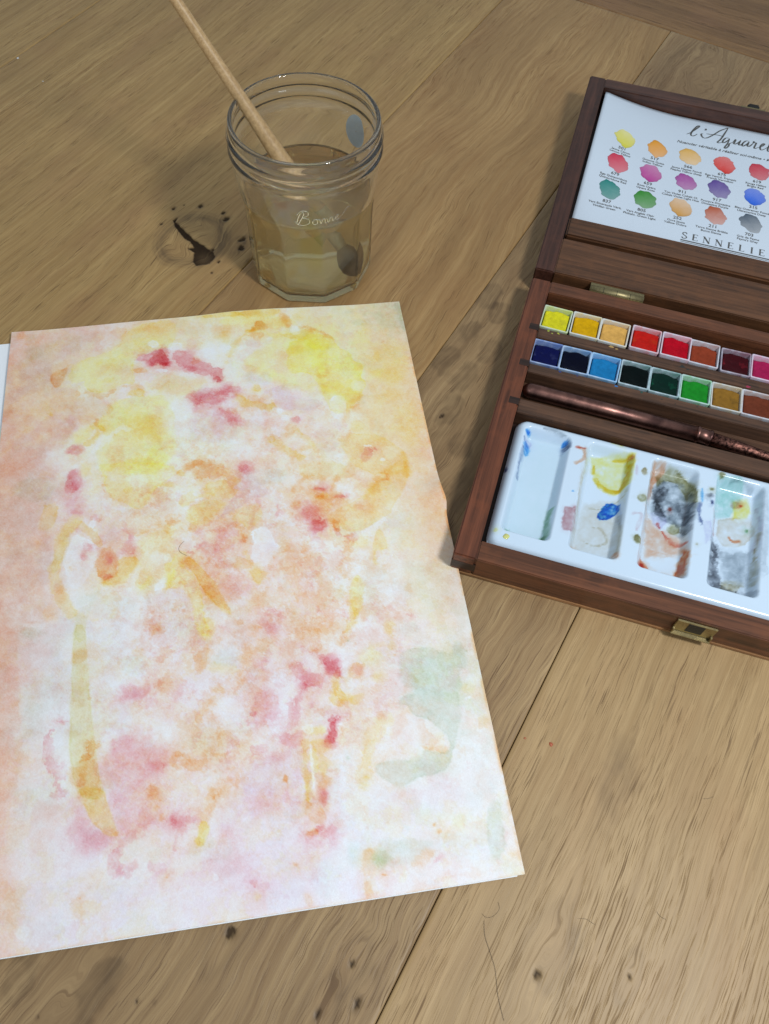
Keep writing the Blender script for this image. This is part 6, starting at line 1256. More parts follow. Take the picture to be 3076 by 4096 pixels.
PST = [('P', 'blue', 0.9, 0.6, 0.0, 0.5, 0.0, [[21.4, 72.4], [21.5, 70.8], [21.3, 69.4], [20.7, 68.8], [20.0, 69.0], [19.3, 70.0], [18.8, 71.6], [18.7, 73.2], [18.9, 74.6], [19.4, 75.2], [20.2, 75.0], [20.9, 73.9]]), ('P', 'blue', 0.7, 0.6, 0.0, 0.5, 0.0, [[20.6, 80.8], [20.5, 80.1], [19.9, 79.5], [19.1, 79.0], [18.3, 78.9], [17.6, 79.2], [17.3, 79.7], [17.4, 80.3], [17.9, 81.0], [18.7, 81.4], [19.5, 81.5], [20.2, 81.3]]), ('P', 'lilac', 0.6, 1.0, 0.3, 0.5, 0.0, [[22.4, 75.8], [22.3, 74.7], [21.8, 73.7], [20.8, 73.1], [19.8, 73.0], [18.9, 73.6], [18.4, 74.5], [18.5, 75.6], [19.1, 76.6], [20.0, 77.2], [21.1, 77.3], [21.9, 76.8]]), ('P', 'blue', 0.9, 0.5, 0.0, 0.5, 0.0, [[39.2, 80.1], [39.1, 79.3], [38.7, 78.7], [38.1, 78.3], [37.5, 78.3], [36.9, 78.6], [36.6, 79.3], [36.7, 80.0], [37.0, 80.7], [37.7, 81.1], [38.3, 81.1], [38.9, 80.7]]), ('P', 'navy', 0.9, 0.5, 0.0, 0.75, 0.0, [[39.9, 76.7], [39.9, 75.8], [39.7, 75.1], [39.2, 74.8], [38.7, 74.8], [38.3, 75.3], [38.1, 76.1], [38.0, 76.9], [38.3, 77.6], [38.7, 78.0], [39.2, 77.9], [39.6, 77.4]]), ('S', 'grey', 0.7, 0.5, 0.0, 0.75, 1.2, [[25.7, 83.1], [30.5, 83.4], [34.4, 82.8], [38.6, 81.1], [40.0, 76.1]]), ('S', 'navy', 0.5, 0.5, 0.0, 0.6, 0.8, [[17.8, 76.1], [18.7, 69.1], [18.6, 60.7], [19.3, 52.7]]), ('P', 'navy', 0.9, 0.3, 0.0, 0.15, 0.0, [[13.6, 55.3], [13.7, 54.5], [13.6, 53.9], [13.4, 53.6], [13.1, 53.7], [12.8, 54.2], [12.6, 55.0], [12.5, 55.8], [12.5, 56.4], [12.8, 56.7], [13.1, 56.5], [13.4, 56.0]]), ('S', 'green', 0.7, 1.4, 0.0, 0.4, 2.0, [[21.0, 24.8], [25.0, 22.9], [30.0, 22.9], [36.2, 23.3], [38.5, 25.6], [37.8, 34.0], [38.4, 40.8]]), ('P', 'green', 0.9, 1.0, 0.0, 0.4, 0.0, [[38.9, 25.2], [38.9, 24.5], [38.5, 23.8], [37.8, 23.4], [37.1, 23.4], [36.5, 23.7], [36.2, 24.4], [36.3, 25.1], [36.7, 25.8], [37.3, 26.2], [38.0, 26.2], [38.6, 25.9]]), ('P', 'yellow', 0.7, 1.0, 0.2, 0.5, 0.0, [[51.7, 77.5], [71.8, 82.9], [72.4, 78.3], [71.5, 64.0], [66.4, 60.6], [59.8, 61.3], [55.4, 65.7], [53.3, 73.3]]), ('S', 'gold', 0.95, 0.8, 0.0, 0.5, 2.2, [[69.7, 81.0], [70.3, 76.4], [69.7, 66.9], [68.0, 62.3], [63.6, 60.8], [58.7, 62.7], [56.4, 65.4]]), ('S', 'gold', 0.7, 0.8, 0.0, 0.5, 1.5, [[54.3, 73.0], [54.5, 68.9]]), ('S', 'gold', 0.7, 0.8, 0.0, 0.4, 1.2, [[62.9, 78.8], [69.7, 80.4]]), ('P', 'orange', 0.5, 0.4, 0.0, 0.3, 0.0, [[71.6, 80.5], [71.6, 79.8], [71.3, 79.3], [70.9, 79.0], [70.4, 79.0], [70.0, 79.3], [69.8, 79.9], [69.9, 80.5], [70.1, 81.0], [70.6, 81.3], [71.0, 81.3], [71.4, 81.0]]), ('P', 'white', 0.7, 1.0, 0.0, 0.4, 0.0, [[57.1, 73.3], [67.0, 76.5], [67.3, 67.3], [63.2, 63.6], [58.1, 66.6]]), ('P', 'blue', 1.6, 0.3, 0.4, 0.6, 0.0, [[60.3, 45.1], [61.3, 48.8], [63.3, 53.4], [66.4, 54.6], [69.0, 53.9], [69.0, 50.2], [66.6, 46.6], [63.8, 44.4], [61.6, 43.9]]), ('P', 'white', 0.75, 0.3, 0.0, 0.5, 0.0, [[64.7, 47.7], [64.9, 51.1], [66.5, 52.2], [67.4, 50.2], [66.3, 47.8]]), ('P', 'tan', 0.5, 2.0, 0.2, 1.0, 0.0, [[53.3, 50.1], [67.9, 57.1], [70.8, 42.5], [71.4, 25.7], [52.3, 23.7], [52.1, 40.8]]), ('S', 'brown', 0.4, 0.4, 0.0, 0.6, 0.7, [[54.6, 30.8], [61.2, 29.2], [66.8, 33.2], [63.2, 39.0], [59.6, 38.9]]), ('S', 'brown', 0.3, 0.4, 0.0, 0.6, 0.7, [[56.2, 48.8], [61.6, 50.0], [69.6, 57.7], [70.5, 61.4]]), ('P', 'rose', 0.8, 0.5, 0.35, 0.6, 0.0, [[43.7, 41.4], [48.9, 43.6], [50.6, 36.0], [49.5, 29.2], [45.1, 28.8], [43.5, 32.6]]), ('S', 'orange', 0.5, 0.6, 0.0, 0.75, 1.2, [[44.6, 77.0], [47.0, 76.6], [47.9, 71.5], [44.8, 67.5]]), ('S', 'tan', 0.9, 0.8, 0.0, 0.5, 2.0, [[47.9, 77.5], [49.6, 69.7], [48.9, 60.1], [50.3, 40.3], [51.1, 25.4]]), ('S', 'red', 0.7, 0.5, 0.0, 0.5, 1.0, [[43.6, 77.1], [47.4, 77.6]]), ('P', 'orange', 0.8, 0.7, 0.0, 0.4, 0.0, [[53.5, 23.9], [53.4, 23.4], [53.0, 22.9], [52.4, 22.6], [51.8, 22.6], [51.3, 22.7], [51.1, 23.1], [51.2, 23.6], [51.6, 24.1], [52.1, 24.4], [52.8, 24.5], [53.2, 24.3]]), ('P', 'orange', 0.6, 0.7, 0.0, 0.4, 0.0, [[71.3, 24.1], [71.4, 23.2], [71.2, 22.5], [70.9, 22.1], [70.5, 22.2], [70.2, 22.8], [70.0, 23.7], [69.9, 24.6], [70.1, 25.3], [70.4, 25.7], [70.8, 25.5], [71.1, 25.0]]), ('S', 'brown', 0.4, 0.5, 0.0, 0.4, 0.8, [[69.8, 46.6], [70.9, 36.1], [71.0, 25.6]]), ('S', 'rose', 0.5, 0.5, 0.0, 0.5, 0.8, [[73.1, 76.2], [73.6, 70.5]]), ('P', 'gold', 0.7, 0.5, 0.0, 0.5, 0.0, [[62.7, 87.0], [62.6, 86.5], [62.1, 85.9], [61.4, 85.6], [60.7, 85.5], [60.1, 85.6], [59.8, 86.0], [59.9, 86.6], [60.4, 87.1], [61.1, 87.5], [61.9, 87.6], [62.5, 87.4]]), ('P', 'gold', 0.7, 0.5, 0.0, 0.5, 0.0, [[60.1, 88.6], [60.1, 88.3], [59.8, 88.0], [59.5, 87.8], [59.1, 87.7], [58.8, 87.8], [58.6, 88.1], [58.7, 88.4], [58.9, 88.7], [59.3, 88.9], [59.7, 89.0], [60.0, 88.8]]), ('P', 'gold', 0.5, 0.5, 0.0, 0.5, 0.0, [[65.0, 85.6], [65.0, 85.2], [64.8, 84.9], [64.4, 84.7], [64.0, 84.7], [63.7, 84.8], [63.6, 85.1], [63.6, 85.4], [63.9, 85.7], [64.2, 85.9], [64.6, 85.9], [64.9, 85.8]]), ('P', 'brown', 0.7, 0.5, 0.2, 0.4, 0.0, [[78.3, 73.8], [78.3, 72.7], [77.9, 71.8], [77.3, 71.3], [76.7, 71.4], [76.1, 72.0], [75.8, 72.9], [75.8, 74.0], [76.2, 74.9], [76.8, 75.4], [77.5, 75.3], [78.0, 74.7]]), ('P', 'olive', 0.7, 0.6, 0.2, 0.5, 0.0, [[80.4, 58.3], [80.2, 57.2], [79.4, 56.1], [78.3, 55.4], [77.2, 55.4], [76.2, 55.9], [75.8, 56.9], [76.0, 58.0], [76.7, 59.1], [77.8, 59.8], [79.0, 59.8], [79.9, 59.3]]), ('P', 'olive', 0.9, 0.5, 0.2, 0.5, 0.0, [[80.8, 33.8], [80.0, 32.9], [79.0, 32.5], [77.9, 32.8], [77.0, 33.7], [76.7, 34.9], [76.9, 36.1], [77.7, 37.0], [78.8, 37.3], [79.8, 37.0], [80.7, 36.1], [81.0, 35.0]]), ('S', 'rose', 0.4, 0.5, 0.0, 0.6, 1.2, [[75.1, 47.7], [79.1, 48.5], [77.6, 39.3]]), ('P', 'orange', 0.5, 1.0, 0.2, 0.75, 0.0, [[81.4, 81.3], [86.1, 81.6], [88.1, 79.9], [83.5, 71.4], [82.6, 64.2], [81.3, 59.2], [80.9, 70.5]]), ('P', 'olive', 0.85, 0.8, 0.3, 0.5, 0.0, [[83.9, 76.2], [89.0, 80.8], [94.6, 80.8], [99.4, 78.9], [102.9, 71.9], [103.4, 61.9], [99.6, 67.4], [95.2, 75.2], [88.7, 75.4], [85.5, 70.8]]), ('P', 'grey', 0.9, 1.0, 0.3, 1.0, 0.0, [[83.8, 69.2], [87.8, 75.1], [97.0, 75.8], [101.9, 68.2], [102.7, 55.0], [97.7, 51.2], [90.2, 53.2], [85.4, 56.0]]), ('P', 'black', 0.9, 0.6, 0.0, 1.25, 0.0, [[84.3, 64.7], [88.0, 72.8], [90.9, 71.5], [88.4, 61.5], [90.9, 55.6], [86.3, 56.3]]), ('P', 'black', 0.7, 0.6, 0.0, 1.25, 0.0, [[96.3, 64.1], [101.8, 63.6], [101.8, 46.0], [99.1, 46.2], [99.0, 56.0]]), ('S', 'white', 0.6, 0.6, 0.0, 1.0, 2.0, [[86.9, 66.7], [90.7, 73.7], [97.1, 74.6], [100.3, 69.9]]), ('S', 'white', 0.5, 0.5, 0.0, 1.0, 1.5, [[89.3, 61.8], [94.1, 67.9], [99.2, 62.8], [97.2, 55.4]]), ('S', 'white', 0.6, 0.5, 0.0, 1.0, 1.5, [[91.1, 53.5], [94.1, 58.9]]), ('P', 'white', 0.5, 1.0, 0.0, 1.0, 0.0, [[88.1, 71.7], [97.2, 73.5], [99.0, 64.9], [93.7, 63.2], [89.8, 65.4]]), ('P', 'lilac', 0.6, 0.7, 0.3, 0.6, 0.0, [[84.6, 54.7], [89.8, 57.5], [93.0, 53.0], [90.0, 47.6], [86.1, 49.7]]), ('P', 'red', 0.9, 0.3, 0.0, 0.2, 0.0, [[93.9, 60.2], [93.9, 59.6], [93.6, 59.2], [93.2, 58.9], [92.8, 58.9], [92.5, 59.2], [92.3, 59.6], [92.4, 60.2], [92.6, 60.6], [93.0, 60.9], [93.4, 60.9], [93.8, 60.6]]), ('P', 'olive', 0.8, 0.5, 0.2, 0.6, 0.0, [[99.0, 50.0], [98.8, 48.6], [97.8, 47.3], [96.4, 46.5], [94.8, 46.4], [93.7, 47.0], [93.1, 48.1], [93.4, 49.5], [94.4, 50.8], [95.8, 51.6], [97.3, 51.7], [98.5, 51.1]]), ('S', 'red', 0.55, 0.8, 0.0, 0.75, 1.5, [[87.9, 50.2], [93.0, 44.3], [96.9, 41.3], [101.3, 41.6]]), ('P', 'orange', 0.8, 1.2, 0.2, 0.5, 0.0, [[82.4, 29.2], [85.3, 27.1], [88.3, 23.9], [98.7, 24.7], [99.8, 30.7], [100.8, 38.3], [102.8, 35.8], [101.9, 23.2], [95.4, 22.6], [83.2, 23.1]]), ('P', 'red', 0.9, 0.8, 0.0, 0.4, 0.0, [[85.2, 25.2], [85.2, 23.9], [84.8, 22.9], [84.2, 22.4], [83.5, 22.5], [82.9, 23.2], [82.5, 24.3], [82.6, 25.5], [82.9, 26.6], [83.6, 27.1], [84.3, 27.0], [84.9, 26.3]]), ('P', 'orange', 0.3, 2.0, 0.0, 1.0, 0.0, [[81.0, 54.6], [87.3, 47.8], [100.0, 45.5], [101.7, 37.5], [85.0, 30.0]]), ('S', 'navy', 0.6, 0.5, 0.0, 0.75, 1.4, [[104.7, 62.3], [104.6, 57.8], [106.5, 51.9]]), ('P', 'blue', 0.4, 0.5, 0.0, 0.4, 0.0, [[105.9, 68.3], [105.9, 66.4], [105.8, 65.0], [105.6, 64.4], [105.2, 64.8], [104.9, 66.1], [104.6, 67.9], [104.5, 69.8], [104.6, 71.3], [104.9, 71.9], [105.3, 71.5], [105.6, 70.2]]), ('P', 'olive', 1.0, 0.4, 0.2, 0.25, 0.0, [[115.0, 83.6], [114.9, 82.7], [114.4, 81.9], [113.6, 81.4], [112.9, 81.4], [112.3, 81.9], [112.0, 82.6], [112.1, 83.6], [112.6, 84.4], [113.4, 84.9], [114.2, 84.9], [114.8, 84.4]]), ('P', 'olive', 0.8, 0.4, 0.2, 0.3, 0.0, [[110.6, 73.3], [110.5, 72.7], [110.1, 72.2], [109.5, 71.9], [108.8, 71.8], [108.4, 72.0], [108.1, 72.5], [108.3, 73.0], [108.7, 73.6], [109.3, 73.9], [109.9, 74.0], [110.4, 73.7]]), ('P', 'black', 0.8, 0.4, 0.0, 0.5, 0.0, [[110.3, 69.5], [110.2, 69.0], [109.8, 68.6], [109.1, 68.3], [108.5, 68.2], [108.0, 68.3], [107.8, 68.7], [108.0, 69.2], [108.4, 69.7], [109.0, 70.0], [109.6, 70.1], [110.1, 69.9]]), ('P', 'navy', 0.7, 0.4, 0.0, 0.6, 0.0, [[111.1, 65.7], [111.0, 65.0], [110.7, 64.4], [110.1, 64.1], [109.6, 64.1], [109.2, 64.4], [109.0, 65.0], [109.1, 65.7], [109.4, 66.3], [109.9, 66.7], [110.5, 66.7], [110.9, 66.3]]), ('P', 'lilac', 0.4, 0.6, 0.3, 0.5, 0.0, [[107.3, 53.2], [110.7, 55.4], [112.3, 47.3], [109.2, 42.0]]), ('P', 'mint', 1.0, 1.0, 0.1, 0.5, 0.0, [[111.7, 81.7], [122.1, 85.1], [126.2, 78.3], [123.0, 70.5], [120.8, 64.2], [114.2, 62.0]]), ('P', 'yellow', 0.9, 1.0, 0.1, 0.5, 0.0, [[121.9, 73.5], [128.1, 76.7], [130.3, 70.6], [128.7, 66.7], [122.6, 63.7]]), ('P', 'rose', 0.7, 0.8, 0.0, 0.5, 0.0, [[125.1, 72.3], [124.9, 71.1], [124.2, 70.0], [123.1, 69.4], [122.0, 69.4], [121.2, 69.9], [120.8, 70.9], [121.1, 72.1], [121.8, 73.2], [122.8, 73.8], [123.9, 73.9], [124.8, 73.3]]), ('P', 'red', 0.8, 0.4, 0.0, 0.3, 0.0, [[126.4, 72.5], [126.3, 72.1], [126.0, 71.7], [125.7, 71.5], [125.3, 71.5], [125.1, 71.7], [124.9, 72.0], [125.0, 72.4], [125.3, 72.8], [125.6, 73.0], [126.0, 73.0], [126.2, 72.8]]), ('P', 'tan', 0.7, 0.6, 0.4, 0.5, 0.0, [[115.6, 61.4], [120.8, 64.2], [130.5, 66.2], [132.8, 58.2], [129.7, 50.7], [119.3, 47.4], [115.4, 52.6]]), ('S', 'orange', 0.8, 0.5, 0.0, 0.4, 1.2, [[121.6, 53.0], [123.5, 51.4], [126.5, 52.4]]), ('P', 'green', 0.8, 0.3, 0.0, 0.2, 0.0, [[130.2, 59.3], [130.1, 58.8], [129.9, 58.4], [129.5, 58.1], [129.1, 58.1], [128.8, 58.4], [128.6, 58.8], [128.7, 59.3], [129.0, 59.8], [129.4, 60.0], [129.8, 60.0], [130.1, 59.8]]), ('S', 'rose', 0.8, 0.8, 0.0, 0.5, 2.0, [[112.9, 61.6], [113.7, 52.0]]), ('P', 'black', 0.75, 0.8, 0.1, 1.5, 0.0, [[113.0, 49.6], [117.8, 44.8], [116.9, 34.1], [120.9, 26.2], [132.9, 25.1], [131.4, 22.6], [119.4, 23.3], [114.7, 23.2], [113.8, 39.3]]), ('P', 'grey', 0.45, 2.0, 0.0, 1.5, 0.0, [[117.8, 44.8], [131.6, 48.2], [131.9, 28.7], [121.6, 28.5]]), ('P', 'brown', 0.5, 1.0, 0.0, 1.25, 0.0, [[129.3, 28.9], [128.7, 27.7], [126.9, 26.4], [124.4, 25.3], [121.9, 24.8], [120.0, 24.9], [119.3, 25.7], [119.9, 26.9], [121.6, 28.2], [124.1, 29.3], [126.7, 29.8], [128.6, 29.7]]), ('S', 'brown', 0.5, 0.6, 0.0, 0.5, 1.2, [[133.3, 56.2], [132.6, 45.3], [132.7, 29.0]]), ('S', 'mauve', 0.5, 0.6, 0.0, 0.5, 1.0, [[132.0, 71.2], [133.6, 58.5], [132.4, 48.4]]), ('S', 'grey', 0.6, 0.5, 0.0, 0.6, 1.0, [[118.6, 81.7], [125.0, 82.6], [128.8, 80.3]]), ('P', 'yellow', 0.6, 0.4, 0.0, 0.25, 0.0, [[16.6, 19.6], [16.6, 19.0], [16.3, 18.4], [15.8, 18.1], [15.3, 18.1], [14.8, 18.4], [14.6, 19.0], [14.6, 19.6], [14.8, 20.2], [15.3, 20.5], [15.9, 20.5], [16.3, 20.2]]), ('P', 'blue', 0.7, 0.3, 0.0, 0.15, 0.0, [[46.4, 51.2], [46.3, 51.0], [46.2, 50.8], [46.0, 50.7], [45.8, 50.7], [45.6, 50.8], [45.5, 51.0], [45.5, 51.2], [45.6, 51.4], [45.8, 51.5], [46.1, 51.5], [46.3, 51.4]]), ('P', 'blue', 0.7, 0.3, 0.0, 0.15, 0.0, [[31.9, 88.2], [31.9, 88.0], [31.8, 87.8], [31.6, 87.6], [31.4, 87.7], [31.3, 87.8], [31.2, 88.0], [31.2, 88.3], [31.3, 88.5], [31.4, 88.6], [31.6, 88.6], [31.8, 88.5]]), ('S', 'tan', 0.7, 0.5, 0.0, 0.3, 0.7, [[41.2, 87.5], [42.8, 87.5], [42.7, 85.6]]), ('S', 'grey', 0.6, 0.3, 0.0, 0.2, 0.5, [[63.7, 89.8], [67.6, 89.4]]), ('P', 'brown', 0.5, 0.3, 0.0, 0.25, 0.0, [[105.8, 40.4], [105.8, 40.1], [105.7, 39.9], [105.5, 39.8], [105.2, 39.8], [105.1, 39.9], [105.0, 40.1], [105.0, 40.4], [105.2, 40.7], [105.4, 40.8], [105.6, 40.8], [105.8, 40.7]]), ('S', 'grey', 0.4, 0.4, 0.0, 0.5, 0.6, [[118.1, 88.3], [119.5, 88.3]]), ('S', 'grey', 0.3, 2.5, 0.0, 1.0, 4.0, [[133.3, 80.7], [135.5, 56.9], [135.7, 36.0]])]
for kd, c, de, so_, ed, ro, wi, pts in PST:
    pts = np.array(pts)
    if kd == 'S' and len(pts) > 2: pts = spline(pts, 4)
    if kd == 'P' and ed < .4 and c != 'blue': pc_.wash(kd, PP[c], de * .22, so_ + 2.2, 0, 1.6, 0, pts, .9)
    pc_.wash(kd, PP[c], de * (.5 if c not in ('tan', 'grey', 'black') else .36), so_ + .35, ed, ro, wi, pts, 1.0)
# wells further along are stained too, the first one is only dulled
w0_ = WELL0
pc_.wash('P', PP['mint'], .12, 3, 0, 1, 0, [(w0_ + 2, 22), (w0_ + 21, 22), (w0_ + 21, 80), (w0_ + 2, 80)])
for k in (4, 5):
    x0 = WELL0 + 31.3 * k
    pc_.wash('P', PP[('tan', 'lilac')[k - 4]], .6, 3, .2, 3, 0, [(x0 + 3, 24), (x0 + 20, 24), (x0 + 20, 60), (x0 + 4, 64)])
por_t = NT('glazed_porcelain'); pcol_ = por_t.attr('stain')
por = por_t.set(Base_Color=pcol_, Roughness=0.16, Specular_IOR_Level=0.5, Coat_Weight=0.0, Normal=por_t.bump(por_t.noise(por_t.coord(), 160, 2), .03, .0006))
pal = thing('mixing_palette', 'white porcelain mixing palette with paint stained wells in the box', 'palette', (BX, BY, 0), (0, 0, BR))
mask = dout < 0.25
Xp = XM.copy(); Yp = YM.copy()
# pull the grid's outer corner points onto the rounded outline
cxm, cym = (PL0 + PL1) / 2, (PB0 + PB1) / 2
over = np.clip(dout, 0, None)
sx_, sy_ = np.sign(XM - cxm), np.sign(YM - cym)
ccx = cxm + sx_ * ((PL1 - PL0) / 2 - 6); ccy = cym + sy_ * ((PB1 - PB0) / 2 - 6)
incorner = (dout > 0)
vx, vy = XM - ccx, YM - ccy; L_ = np.hypot(vx, vy) + 1e-9
Xp = np.where(incorner, ccx + vx / L_ * 6.0, XM); Yp = np.where(incorner, ccy + vy / L_ * 6.0, YM)
Zp[dout > -0.01] = 10.0
grid_mesh('palette_tray', np.stack([Xp, Yp, Zp], -1), por, pal, True, attrs={'stain': pc_.color((0.56, 0.68, 0.80))})
# outer wall down to the bed of the box
an = []
for sx, sy, a0 in ((1, 1, 0), (-1, 1, 90), (-1, -1, 180), (1, -1, 270)):
    for q in range(7):
        w = math.radians(a0 + q * 15); an.append((cxm + sx * ((PL1 - PL0) / 2 - 6) + 6.0 * math.cos(w), cym + sy * ((PB1 - PB0) / 2 - 6) + 6.0 * math.sin(w)))
grid_mesh('palette_wall', np.array([[(x, y, 10.05) for x, y in an], [(cxm + (x - cxm) * .985, cym + (y - cym) * .96, 4.5) for x, y in an]]), plain('porcelain_side', (0.60, 0.70, 0.82), .2), pal, True, wrap_u=True)
# a wet drop of yellow on the near corner
dn = 14; th_ = np.linspace(0, math.pi / 2, 6)[:, None]; ph_ = np.linspace(0, 2 * math.pi, dn, endpoint=False)[None]
DP = np.stack([21.0 + 1.5 * np.sin(th_) * np.cos(ph_) + .2 * np.sin(3 * ph_), 17.3 + 1.6 * np.sin(th_) * np.sin(ph_), 14.05 + .7 * np.cos(th_) + 0 * ph_], -1)
tag(grid_mesh('paint_drop', np.array([[bwx(*p) for p in r] for r in DP]), plain('wet_yellow', (.62, .62, .22), .08), None, True, wrap_u=True), 'pale yellow wet paint drop on the corner of the palette', 'paint drop')

# ================================================================== GLASS JAR
JX, JY = -51.8, 368.4
glass_t = NT('clear_glass')
glass = glass_t.set(Base_Color=(0.97, 0.99, 0.975), Roughness=0.0, IOR=1.46, Transmission_Weight=0.985)
jar = thing('glass_jar', 'faceted clear glass jam jar half full of murky water', 'jar', (JX, JY, 0.06), (0, 0, 0))
NA = 200
def fac(th, ap):   # decagon with slightly rounded corners
    k = (th - math.radians(-90 + 18 * 0 + 1.5)) / (2 * math.pi / 10); f = (k - np.round(k)) * (2 * math.pi / 10)
    return ap / np.cos(f)
OUT = [(0, 30.5), (0.0, 32.2), (0.5, 33.2), (1.6, 33.8), (4, 34.0), (12, 34.1), (22, 34.2), (32, 34.3), (38, 34.4), (40, 34.5), (42, 34.55), (44, 34.7), (46, 34.9), (48, 35.1), (52, 35.7), (58, 36.5), (64, 37.2), (69, 37.6), (72.6, 37.8), (73.6, 38.0), (74.6, 38.3), (75.6, 38.75), (77, 39.15), (78.4, 39.0), (79.2, 38.6), (80, 38.25),
       (81.6, 38.1), (82.4, 38.5), (83.3, 39.0), (84.3, 39.1), (85.2, 38.7), (86, 38.1), (88, 37.8), (90, 37.7), (91.2, 37.5), (91.85, 37.0), (92.0, 36.4), (91.85, 35.8), (91.2, 35.3), (90, 35.1)]
INN = [(87, 35.1), (84.5, 35.6), (81.5, 34.9), (78.6, 35.6), (76, 35.4), (74.5, 34.95), (72, 34.9), (64, 34.5), (58, 33.9), (52, 33.0), (48, 32.2), (44, 31.8), (40, 31.6), (32, 31.4), (20, 31.2), (10, 31.0), (5.5, 30.6), (3.7, 29.2), (3.2, 26), (3.6, 14), (3.9, 3)]
th_ = np.linspace(0, 2 * math.pi, NA, endpoint=False)
def jring(z, r, inner=False):
    zb = 49.5 + 0.8 * np.cos(10 * (th_ - math.radians(-88.5)))
    p = 1 - sstep(-1.3, 1.3, z - zb)
    ap = r * 0.963 if not inner else r * 0.975
    rad = fac(th_, ap) * p + r * (1 - p)
    return np.stack([rad * np.cos(th_), rad * np.sin(th_), np.full(NA, z)], -1)
rings = [jring(0.9, 3), jring(0.9, 26)] + [jring(z, r) for z, r in OUT] + [jring(z, r, True) for z, r in INN]
JP = np.array(rings)
jg = grid_mesh('jar_glass', JP, glass, jar, True, wrap_u=True)
b_ = bmesh.new(); b_.from_mesh(jg.data); b_.verts.ensure_lookup_table()
b_.faces.new([b_.verts[i] for i in range(NA)]); b_.faces.new([b_.verts[len(b_.verts) - NA + i] for i in range(NA)])
bmesh.ops.recalc_face_normals(b_, faces=b_.faces); b_.to_mesh(jg.data); b_.free()
jg.data.polygons.foreach_set('use_smooth', [True] * len(jg.data.polygons))
# embossed script on the band below the neck
def on_jar(u, v):   # u: mm along the surface, v: height
    r = np.interp(v, [o[0] for o in OUT[8:20]], [o[1] for o in OUT[8:20]]) - .16
    w = math.radians(-90) + u / r
    return (r * math.cos(w), r * math.sin(w), v)
BON = [[(-6.2, 49.0), (-4.6, 52.4), (-3.6, 55.2), (-4.4, 55.6), (-5.6, 53.4), (-6.4, 50.4)], [(-6.4, 54.2), (-4.4, 56.4), (-2.2, 56.0), (-2.2, 54.2), (-4.2, 52.9), (-2.0, 52.4), (-1.8, 50.4), (-3.8, 49.2), (-6.0, 49.6), (-7.2, 51.2)],
       [(0.9, 52.0), (-.1, 51.8), (-.6, 50.4), (.2, 49.4), (1.2, 50.0), (1.3, 51.4), (.9, 52.0), (2.2, 51.6)], [(2.2, 51.8), (2.5, 49.6), (3.3, 51.6), (4.1, 51.8), (4.2, 49.8), (4.9, 49.9)], [(4.9, 51.9), (5.3, 49.8), (6.1, 51.8), (6.9, 52.0), (7.1, 50.2), (7.8, 50.4)],
       [(7.8, 50.8), (9.2, 51.6), (9.4, 52.4), (8.6, 52.3), (8.2, 51.0), (8.9, 50.1), (10.2, 50.9), (12.0, 53.0), (13.4, 54.6), (14.2, 54.4)]]
emb = None
for k, sp in enumerate(BON):
    tube('embossed_lettering', [on_jar(u * 1.35 + 7.5, (v - 52) * 1.3 + 60.5) for u, v in spline(sp, 5)], .22, glass, jar, 8)
# sticker left on the far right of the neck
sp_, sq_ = [], []
lab = plain('old_label', (0.62, 0.68, 0.72), .6, 0, .12, 200)
n1_, n2_ = 9, 26
PSt = []
for i in range(n1_):
    row = []
    for j in range(n2_):
        rr_ = i / (n1_ - 1) if i else 0.03; w = 2 * math.pi * j / n2_
        u = rr_ * 7.2 * math.cos(w); v = 67.0 + rr_ * 8.6 * math.sin(w) - .5 * u * 0
        r = float(np.interp(v, [o[0] for o in OUT[8:]][:20], [o[1] for o in OUT[8:]][:20])) + .1
        a_ = math.radians(50) + u / r
        row.append((r * math.cos(a_), r * math.sin(a_), v))
    PSt.append(row)
grid_mesh('label_remnant', np.array(PSt), lab, jar, True, wrap_u=True)
# ---------------- murky water
WZ = 53.5
wat_t = NT('murky_water')
wat = wat_t.set(Base_Color=(1.0, 0.78, 0.49), Roughness=0.01, IOR=1.33, Transmission_Weight=0.97)
va = wat_t.node('ShaderNodeVolumePrincipled')
va.inputs['Color'].default_value = (1.0, 0.70, 0.35, 1); va.inputs['Density'].default_value = 20.0; va.inputs['Anisotropy'].default_value = 0.2
va.inputs['Absorption Color'].default_value = (1.0, 0.62, 0.30, 1)
wat_t.l.new(va.outputs[0], wat_t.out.inputs['Volume'])
wr = []
for z, r in [(q, p) for q, p in INN[::-1] if q < WZ - .4]: wr.append(jring(z - (.04 if z < 5 else 0), r + .04, True))
rw = float(np.interp(WZ, [q[0] for q in INN[::-1]][4:], [q[1] for q in INN[::-1]][4:]))
wr.append(jring(WZ + .55, rw + .04, True)); wr.append(jring(WZ + .12, rw - .6, True)); wr.append(jring(WZ, rw - 1.6, True)); wr.append(jring(WZ, 6, True)); wr.append(jring(WZ, 0.4, True))
wo = grid_mesh('paint_water', np.array(wr), wat, None, True, wrap_u=True)
b_ = bmesh.new(); b_.from_mesh(wo.data); b_.verts.ensure_lookup_table(); nn_ = len(b_.verts)
b_.faces.new([b_.verts[i] for i in range(NA)]); b_.faces.new([b_.verts[nn_ - NA + i] for i in range(NA)])
bmesh.ops.recalc_face_normals(b_, faces=b_.faces); b_.to_mesh(wo.data); b_.free()
wo.data.polygons.foreach_set('use_smooth', [True] * len(wo.data.polygons))
wo.location = (JX * MM, JY * MM, .06 * MM)
tag(wo, 'murky amber paint water filling the lower half of the jar', 'water')
